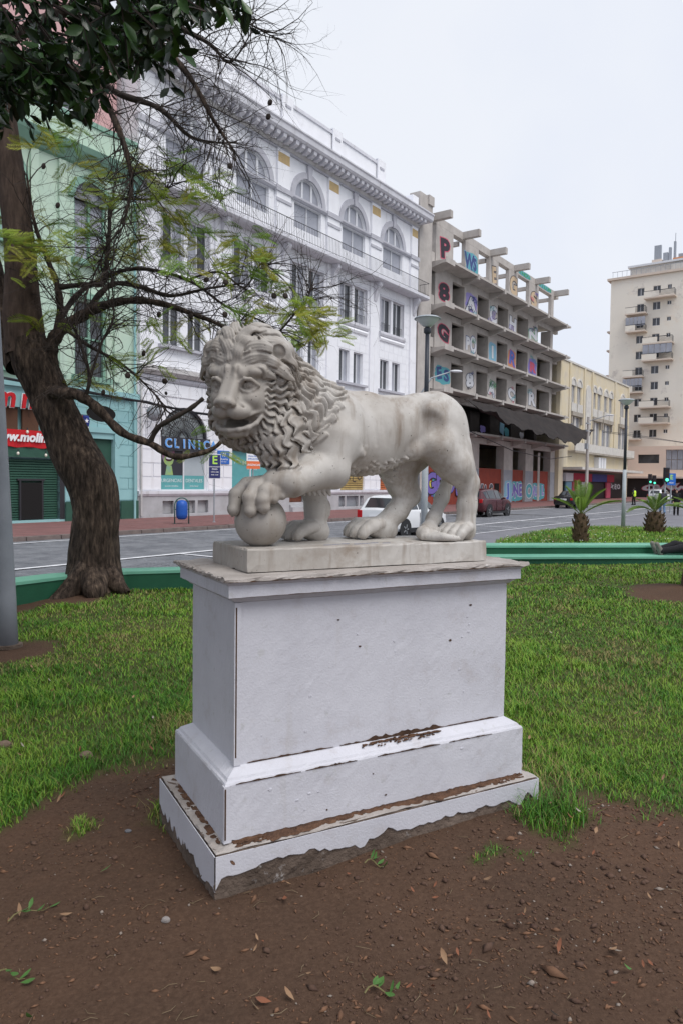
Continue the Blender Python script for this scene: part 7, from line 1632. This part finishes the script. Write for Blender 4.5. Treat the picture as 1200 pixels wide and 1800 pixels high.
for px, py, Y in sorted(sprays, key=lambda s: s[2]):
    c = at(px, py, Y) - EO; ax = Vector((re_.gauss(.3, .5), re_.gauss(0, .5), re_.gauss(-.35, .3))).normalized(); pts = []
    L_ = re_.uniform(.18, .34)
    for k in range(7): pts.append(c - ax * L_ * .6 + ax * L_ * k / 6 * 1.0 + Vector((0, 0, -.02 * k * k / 12)))
    bough.tube(pts, [.004] * 6 + [.002], 3, False)
    if re_.random() < .5: bough.tube([pts[0], pts[0] + Vector((re_.uniform(-.35, -.05), re_.uniform(-.1, .1), re_.uniform(.05, .3)))], [.005, .009], 4, False)
    for k in range(re_.randrange(8, 13)):
        p = pts[min(6, k * 6 // 10)]; out = (ax * .8 + Vector((re_.gauss(0, .8), re_.gauss(0, .8), re_.gauss(-.55, .4)))).normalized()
        n_ = out.orthogonal().normalized(); n_.rotate(Matrix.Rotation(re_.uniform(0, 6.28), 3, out)); M = Matrix((n_, out, n_.cross(out))).transposed()
        vis = (0 < px < 440 and -20 < py)
        if vis and near_n < 290 and Y < 4.6: o = part('leaf', em[1 if re_.random() < .5 else 0][re_.randrange(3)], ev, p, M.to_euler()); near_n += 1
        else: add_leaf(p, M, re_.uniform(.075, .125))
# unseen rest of the crown, enlarged overhead and leftwards to shade the pedestal
def offframe(p):
    d = p - EYE
    if d.y < .3: return True
    x = 600 + FPX * d.x / d.y; y = 847 - FPX * d.z / d.y
    return y < -50 or x < -90
nc = 0
while nc < 1150:
    a, r_ = re_.uniform(0, 6.28), 5.6 * math.sqrt(re_.random()); z = 3.3 + 4.4 * (1 - (r_ / 5.8) ** 2) * re_.random() + .25 * r_ * .2
    c = EO + Vector((r_ * math.cos(a) + .6, r_ * math.sin(a) * .95 - .6, z))
    if not offframe(c) or c.x > -.75 - .15 * max(0, c.y - 2): continue
    nc += 1
    for k in range(10):
        out = Vector((re_.gauss(0, 1), re_.gauss(0, 1), re_.gauss(-.35, .5))).normalized(); n_ = out.orthogonal().normalized(); n_.rotate(Matrix.Rotation(re_.uniform(0, 6.28), 3, out)); M = Matrix((n_, out, n_.cross(out))).transposed()
        p = c + Vector((re_.gauss(0, .22), re_.gauss(0, .22), re_.gauss(0, .15)))
        if offframe(p) and p.x < -.5: add_leaf(p - EO, M, re_.uniform(.16, .22))
part('leaves', mesh_np('leaves', V, F, M_ev, True, MI), ev, kind='stuff'); bough.build('boughs', M_twig, ev, kind='stuff')
for e in ((.9, .5, 3.9), (1.9, .3, 5.6), (1.4, -.8, 5.6), (2.4, 1.4, 6.2)): MB().tube([(.3, .2, 3.0), tuple(Vector(e) * .6 + Vector((.1, 0, 1.4))), e], [.08, .05, .02], 7).build('branch', M_bark2, ev)
# ------------------------------------------------------------------ young palms on the island, grown palm at the right edge
M_frond = [mat('palm_green', (.16, .28, .035), (.22, .34, .05), 4, .45, spec=.35), mat('palm_pale', (.26, .36, .09), (.20, .31, .07), 4, .45, spec=.35)]; M_boot = mat('palm_boot', (.055, .036, .022), (.10, .065, .035), 9, .9, .6, 40); M_rach = mat('palm_rachis', (.16, .19, .06), rough=.5)
def frond(L_, arch, n, lw, m, seed=0):
    rg = random.Random(seed); q = MB(); pts = []
    for i in range(13): t = i / 12; pts.append(Vector((L_ * (t - .12 * arch * t * t), 0, L_ * (.42 * t - .62 * arch * t * t))))
    q.mi = 1; q.tube(pts, [.018 * (1 - .85 * i / 12) for i in range(13)], 4, False); q.mi = 0
    for i in range(n):
        t = .14 + .85 * i / n; k = t * 12; j = min(11, int(k)); a = pts[j].lerp(pts[j + 1], k - j); tg = (pts[j + 1] - pts[j]).normalized()
        ln = lw * (math.sin(math.pi * (.18 + .74 * (i / n))) ** .8) * rg.uniform(.9, 1.05)
        for s in (-1, 1):
            d = (tg * .50 + Vector((0, s * .80, 0)) + Vector((-tg.z, 0, tg.x)) * .40).normalized(); sd_ = Vector((-tg.z, 0, tg.x)).cross(d).normalized() * .0055 + tg * .002
            b = a + d * ln * .5; c = a + d * ln + Vector((0, 0, -.18 * ln)); q.add([a - tg * .006, b - sd_, c, b + sd_, a + tg * .006], [(0, 1, 2), (0, 2, 4), (4, 2, 3)])
    return q
def boots(h_, r_, n, seed):
    rg = random.Random(seed); q = MB(); q.lathe([(r_ * .8, -.1), (r_, .1 * h_), (r_ * 1.05, .5 * h_), (r_ * .8, .92 * h_), (r_ * .4, h_)], 16); core = q; L_ = []
    for i in range(n):
        z = h_ * (.04 + .92 * i / n); a = i * 2.4; c, s = math.cos(a), math.sin(a); rr_ = r_ * (1 if z < h_ * .7 else .85); b = MB()
        b.tube([(rr_ * .75 * c, rr_ * .75 * s, z - .03), (rr_ * 1.12 * c, rr_ * 1.12 * s, z + .03), (rr_ * 1.36 * c, rr_ * 1.36 * s, z + .12 + rg.uniform(0, .05))], [.055, .045, .010], 5); L_.append(b)
    return core, L_
def palm(label, loc, h_, r_, fr, seed, nb=26, fm_=0):
    t = thing('palm', label, 'palm', loc); core, L_ = boots(h_, r_, nb, seed); core.build('trunk', M_boot, t, True)
    for b in L_: b.build('leaf_base', M_boot, t)
    for az, el, L2, arch, k in fr: o = frond(L2 * .80, arch, 32, .27 * min(1.2, L2 / 1.2), None, k).build('frond', [M_frond[fm_], M_rach], t, False, (0, 0, h_ * .95)); o.rotation_euler = (0, -R(el), R(az))
    return t
p = gp(1019, 953, -.20); palm('taller young palm with upright fresh fronds right behind the green bench', p, .90, .20, [(178, 20, 1.35, .45, 1), (0, 12, 1.75, .5, 2), (150, 48, 1.3, .35, 3), (40, 50, 1.35, .35, 4), (100, 58, 1.4, .25, 5), (-80, 55, 1.35, .3, 6), (200, 46, 1.15, .35, 7), (-30, 38, 1.4, .4, 8), (70, 30, 1.2, .5, 9), (250, 35, 1.1, .5, 10), (-120, 62, 1.2, .3, 12)], 3)
p = gp(1149, 937, -.22); palm('shorter stout young palm with pale drooping fronds at the far side of the island', p, .82, .31, [(185, 12, 1.5, 1.0, 1), (160, 35, 1.2, .7, 2), (20, 30, 1.15, .6, 3), (90, 45, 1.1, .6, 4), (-60, 40, 1.2, .8, 5), (210, 40, 1.2, .9, 6), (50, 55, 1.1, .5, 7), (-15, 48, 1.1, .6, 8)], 5, 30, 1)
p = at(1222, 935, 25); p.z = -.22; palm('third young palm with only its frond tips reaching in at the right edge', p, .85, .28, [(180, 12, 1.5, .6, 1), (170, 35, 1.3, .6, 2), (200, 25, 1.4, .8, 3), (90, 50, 1.2, .5, 4), (0, 35, 1.3, .6, 5), (-80, 40, 1.3, .6, 6), (40, 40, 1.2, .6, 7)], 9, 26, 1)
big = thing('palm', 'grown palm whose rough trunk just enters at the right edge beside the bench', 'palm', (5.03, 9.97, .08))
V, F, _, _ = rough_tube([(0, 0, -.2), (0, 0, .3), (.02, 0, 1.5), (.0, .05, 4.5), (.05, .1, 9.0), (.1, .1, 12.4)], [.34, .27, .235, .23, .22, .22], 30, 10, .03, 14, 7); part('trunk', mesh_np('trunk', V, F, M_boot, True), big)
for k in range(16): o = frond(2.6, .7, 40, .5, None, k).build('frond', [M_frond[0], M_rach], big, False, (.1, .1, 12.4)); o.rotation_euler = (0, -R(8 + (k * 37) % 55), R(k * 137.5))
# ------------------------------------------------------------------ litter on the bare soil
def gz(px, py): p = gp(px, py, 0); p = gp(px, py, float(zt(p.x, p.y))); p.z = float(zt(p.x, p.y)); return p
def on_soil(x, y):
    u_ = (x + .409) * math.cos(YAW) + (y - 2.823) * math.sin(YAW); v_ = -(x + .409) * math.sin(YAW) + (y - 2.823) * math.cos(YAW)
    return not (-.125 < u_ < 1.50 and -.125 < v_ < .70)
M_peb = [mat('clod', (.075, .042, .030), (.12, .072, .050), 30, .95), mat('wood_chip', (.20, .105, .060), (.13, .070, .042), 20, .9), mat('pale_grit', (.30, .25, .21), (.20, .165, .14), 30, .9)]
def gravel():
    rg = np.random.default_rng(17); N = 34000; y = 1.25 + 2.9 * rg.uniform(0, 1, N) ** 1.1; x = rg.uniform(-.72, .72, N) * y; T = turf(x, y)
    k = (T < .25) & (rg.uniform(0, 1, N) < .15 + .85 * np.clip((fbm(x * 1.6 + 3, y * 1.6, 12) - .38) * 4 + np.clip(x, 0, .6) * .9, 0, 1)); x, y = x[k], y[k]; k = np.array([on_soil(a, b) for a, b in zip(x, y)]); x, y = x[k], y[k]; n = len(x)
    base = np.array([(1, 0, 0), (0, 1, 0), (-1, 0, 0), (0, -1, 0), (0, 0, 1), (0, 0, -1)], float); fc = np.array([(0, 1, 4), (1, 2, 4), (2, 3, 4), (3, 0, 4), (1, 0, 5), (2, 1, 5), (3, 2, 5), (0, 3, 5)])
    s = rg.lognormal(-5.62, .55, n); kind = rg.choice(3, n, p=[.66, .31, .03]); sc = np.stack([s * rg.uniform(.7, 1.5, n) * np.where(kind == 1, 1.7, 1), s * rg.uniform(.6, 1.1, n) * np.where(kind == 1, .7, 1), s * rg.uniform(.4, .8, n)], 1); a = rg.uniform(0, 6.28, n)
    B_ = base[None] * sc[:, None] * (1 + rg.uniform(-.25, .25, (n, 6, 1))); ca, sa = np.cos(a)[:, None], np.sin(a)[:, None]
    V = np.stack([B_[..., 0] * ca - B_[..., 1] * sa + x[:, None], B_[..., 0] * sa + B_[..., 1] * ca + y[:, None], B_[..., 2] + zt(x, y)[:, None] + s[:, None] * .25], -1)
    F = fc[None] + (np.arange(n) * 6)[:, None, None]; o = bpy.data.objects.new('soil_crumbs', mesh_np('soil_crumbs', V.reshape(-1, 3), F.reshape(-1, 3), M_peb, False, np.repeat(kind, 8))); COL.objects.link(o); o['kind'] = 'stuff'
gravel()
M_dry = [mat('dry_leaf_tan', (.30, .19, .11), (.24, .14, .08), 18, .8), mat('dry_leaf_rust', (.24, .09, .045), (.17, .07, .04), 18, .8), mat('fresh_leaf', (.06, .15, .035), (.08, .17, .04), 18, .5), mat('grey_leaf', (.34, .30, .26), (.26, .22, .18), 18, .8)]
def dryleaf(L_, curl, m):
    v, f = leaf_geo(L_, -curl); return MB().add(v, f).mesh('dry_leaf', m, True)
dl = [[dryleaf(L_, c, m) for L_, c in ((.046, .5), (.036, .9))] for m in M_dry]
rd_ = random.Random(31)
def put_leaf(px, py, k, lab, group, cat='leaf', nm='fallen_leaf', sc=1.0):
    p = gz(px, py); o = bpy.data.objects.new(nm, dl[k][rd_.randrange(2)]); COL.objects.link(o); o.location = p + Vector((0, 0, .012)); o.rotation_euler = (rd_.uniform(-.3, .3), rd_.uniform(-.4, .4), rd_.uniform(0, 6.28)); o.scale = (sc, sc, sc); return tag(o, lab, cat, group)
G1 = 'dry leaves scattered on the ground'
for px, py, k, lab in ((518, 1765, 0, 'curled tan leaf next to a rusty one at the bottom of the soil'), (478, 1768, 1, 'rust red leaf lying beside the curled tan one near the bottom edge'), (370, 1705, 0, 'small tan leaf on smooth soil left of the curled pair'), (500, 1580, 1, 'orange brown leaf just in front of the pedestal corner crack'), (785, 1703, 0, 'tan leaf on the crumbly soil below the pedestal middle'), (915, 1628, 3, 'pale folded leaf with dark shards right of the soil middle'), (1070, 1668, 3, 'pale oval leaf standing up from the soil at the right'), (985, 1795, 3, 'pale leaf cut off by the bottom edge'), (1083, 1668, 0, 'narrow tan leaf upright beside the pale oval one'), (848, 1548, 0, 'slender tan leaf lying below the grass tuft at the footing'), (128, 1608, 0, 'tan leaf by the tip of the small green twig'), (35, 1615, 0, 'tan leaf under the small green twig at the left edge'), (760, 1735, 1, 'rusty leaf between crumbs near the bottom'), (980, 1678, 1, 'broken rusty leaf pieces right of the pale folded leaf'), (100, 1412, 0, 'tan sliver of leaf where the left soil begins'), (105, 1800 - 395, 1, 'rusty leaf at the start of the left soil patch'), (68, 1395, 0, 'tan leaf in the dry grass on the left')):
    put_leaf(px, py, k, lab, G1)
for px, py in ((945, 1282), (975, 1288)): put_leaf(px, py, 3 if px < 960 else 0, 'pale leaf on the grass right of the plinth' if px < 960 else 'tan leaf beside the pale one on the grass right of the plinth', G1)
for i in range(46):
    px, py = rd_.uniform(900, 1195), rd_.uniform(1080, 1480)
    if i > 24: px, py = rd_.uniform(10, 300), rd_.uniform(1120, 1360)
    o = put_leaf(px, py, rd_.choice((0, 0, 3, 1)), 'dry tan or rust leaf caught in the lawn grass', 'dry leaves caught in the lawn', sc=.8); o.location.z += .03
for i in range(40):
    px, py = rd_.uniform(420, 1195), rd_.uniform(1480, 1795)
    if gz(px, py) and on_soil(*gz(px, py).xy): put_leaf(px, py, rd_.choice((0, 1, 1)), 'small broken brown leaf among the soil crumbs', 'broken leaf bits among the soil crumbs', sc=.55)
for px, py, lab in ((36, 1733, 'fresh green leaf lying on the soil by the left edge'), (58, 1795, 'fresh green leaf at the bottom left edge'), (1110, 1703, 'small crumpled green leaf on dark soil at the right'), (176, 1536, 'little green leaf flat on the left soil')): put_leaf(px, py, 2, lab, None)
def stone(nm, label, px, py, r, m, seed):
    rg = random.Random(seed); t = MB().ell((0, 0, 0), r, 12, 8); t.v = [tuple(c * (1 + .22 * (rg.random() - .5)) for c in v) for v in t.v]; o = t.build(nm, m, None, False, gz(px, py) + Vector((0, 0, r[2] * .55))); return tag(o, label, 'stone')
stone('stone', 'pale angular stone alone on the smooth soil left of the pedestal', 292, 1620, (.017, .013, .011), mat('pale_stone', (.30, .27, .255), (.20, .18, .17), 30, .8), 3)
stone('stone', 'dark red clod on the left soil above the pale stone', 203, 1510, (.014, .012, .011), M_peb[0], 5); stone('stone', 'grey flat pebble on the left soil near the footing', 226, 1462, (.016, .012, .008), mat('grey_stone', (.14, .14, .15)), 6)
stone('stone', 'round brown stone sitting at the edge of the left grass', 152, 1332, (.040, .032, .028), mat('brown_stone', (.20, .14, .10), (.15, .11, .08), 20, .9), 8)
stone('stone', 'brownish stone at the far left in the grass', 8, 1312, (.045, .034, .026), mat('brown_stone', (.20, .14, .10)), 9)
def sprig(label, px, py, rz, L_, n, seed):
    L_ *= .75; t = thing('fallen_twig', label, 'twig', gz(px, py) + Vector((0, 0, .01)), rz); rg = random.Random(seed); pts = [(L_ * i / 6, .012 * math.sin(i), .008 + .012 * math.sin(i * .8)) for i in range(7)]; MB().tube(pts, [.0028, .0028, .0026, .0024, .002, .0018, .0012], 5).build('stem', mat('green_stem', (.16, .14, .06)), t)
    for i in range(n): part('leaflet', dl[2][rg.randrange(2)], t, pts[min(6, 2 + i * 5 // n)], (rg.uniform(-.4, .4), rg.uniform(-.3, .3), rg.choice((-1, 1)) * rg.uniform(.2, 1.1) - R(90)), (.85, .85, .85))
sprig('small green twig with paired leaves lying on the soil at the left', 15, 1628, R(48), .20, 6, 2); sprig('green leafy sprig on the soil at the bottom middle', 640, 1757, R(15), .12, 6, 4); sprig('green sprout with broad leaves growing by the footing middle', 640, 1522, R(0), .10, 6, 6); sprig('fallen twig with one green leaf cut by the left edge', -10, 1725, R(5), .13, 3, 8)
def strawbits():
    rg = random.Random(8); q = MB()
    for i in range(80):
        px, py = rg.uniform(20, 1190), rg.uniform(1440, 1798); p = gz(px, py)
        if not on_soil(p.x, p.y): continue
        a = rg.uniform(0, 6.28); L_ = rg.uniform(.015, .06); d = Vector((math.cos(a), math.sin(a), 0)) * L_; o = Vector((0, 0, .005)); q.tube([p + o, p + d * .5 + o * 1.8 + Vector((-d.y, d.x, 0)) * rg.uniform(-.3, .3), p + d + o], [.0011, .0012, .0008], 3, False)
    q.build('straw_bits', mat('old_straw', (.17, .125, .075)), kind='stuff')
strawbits()
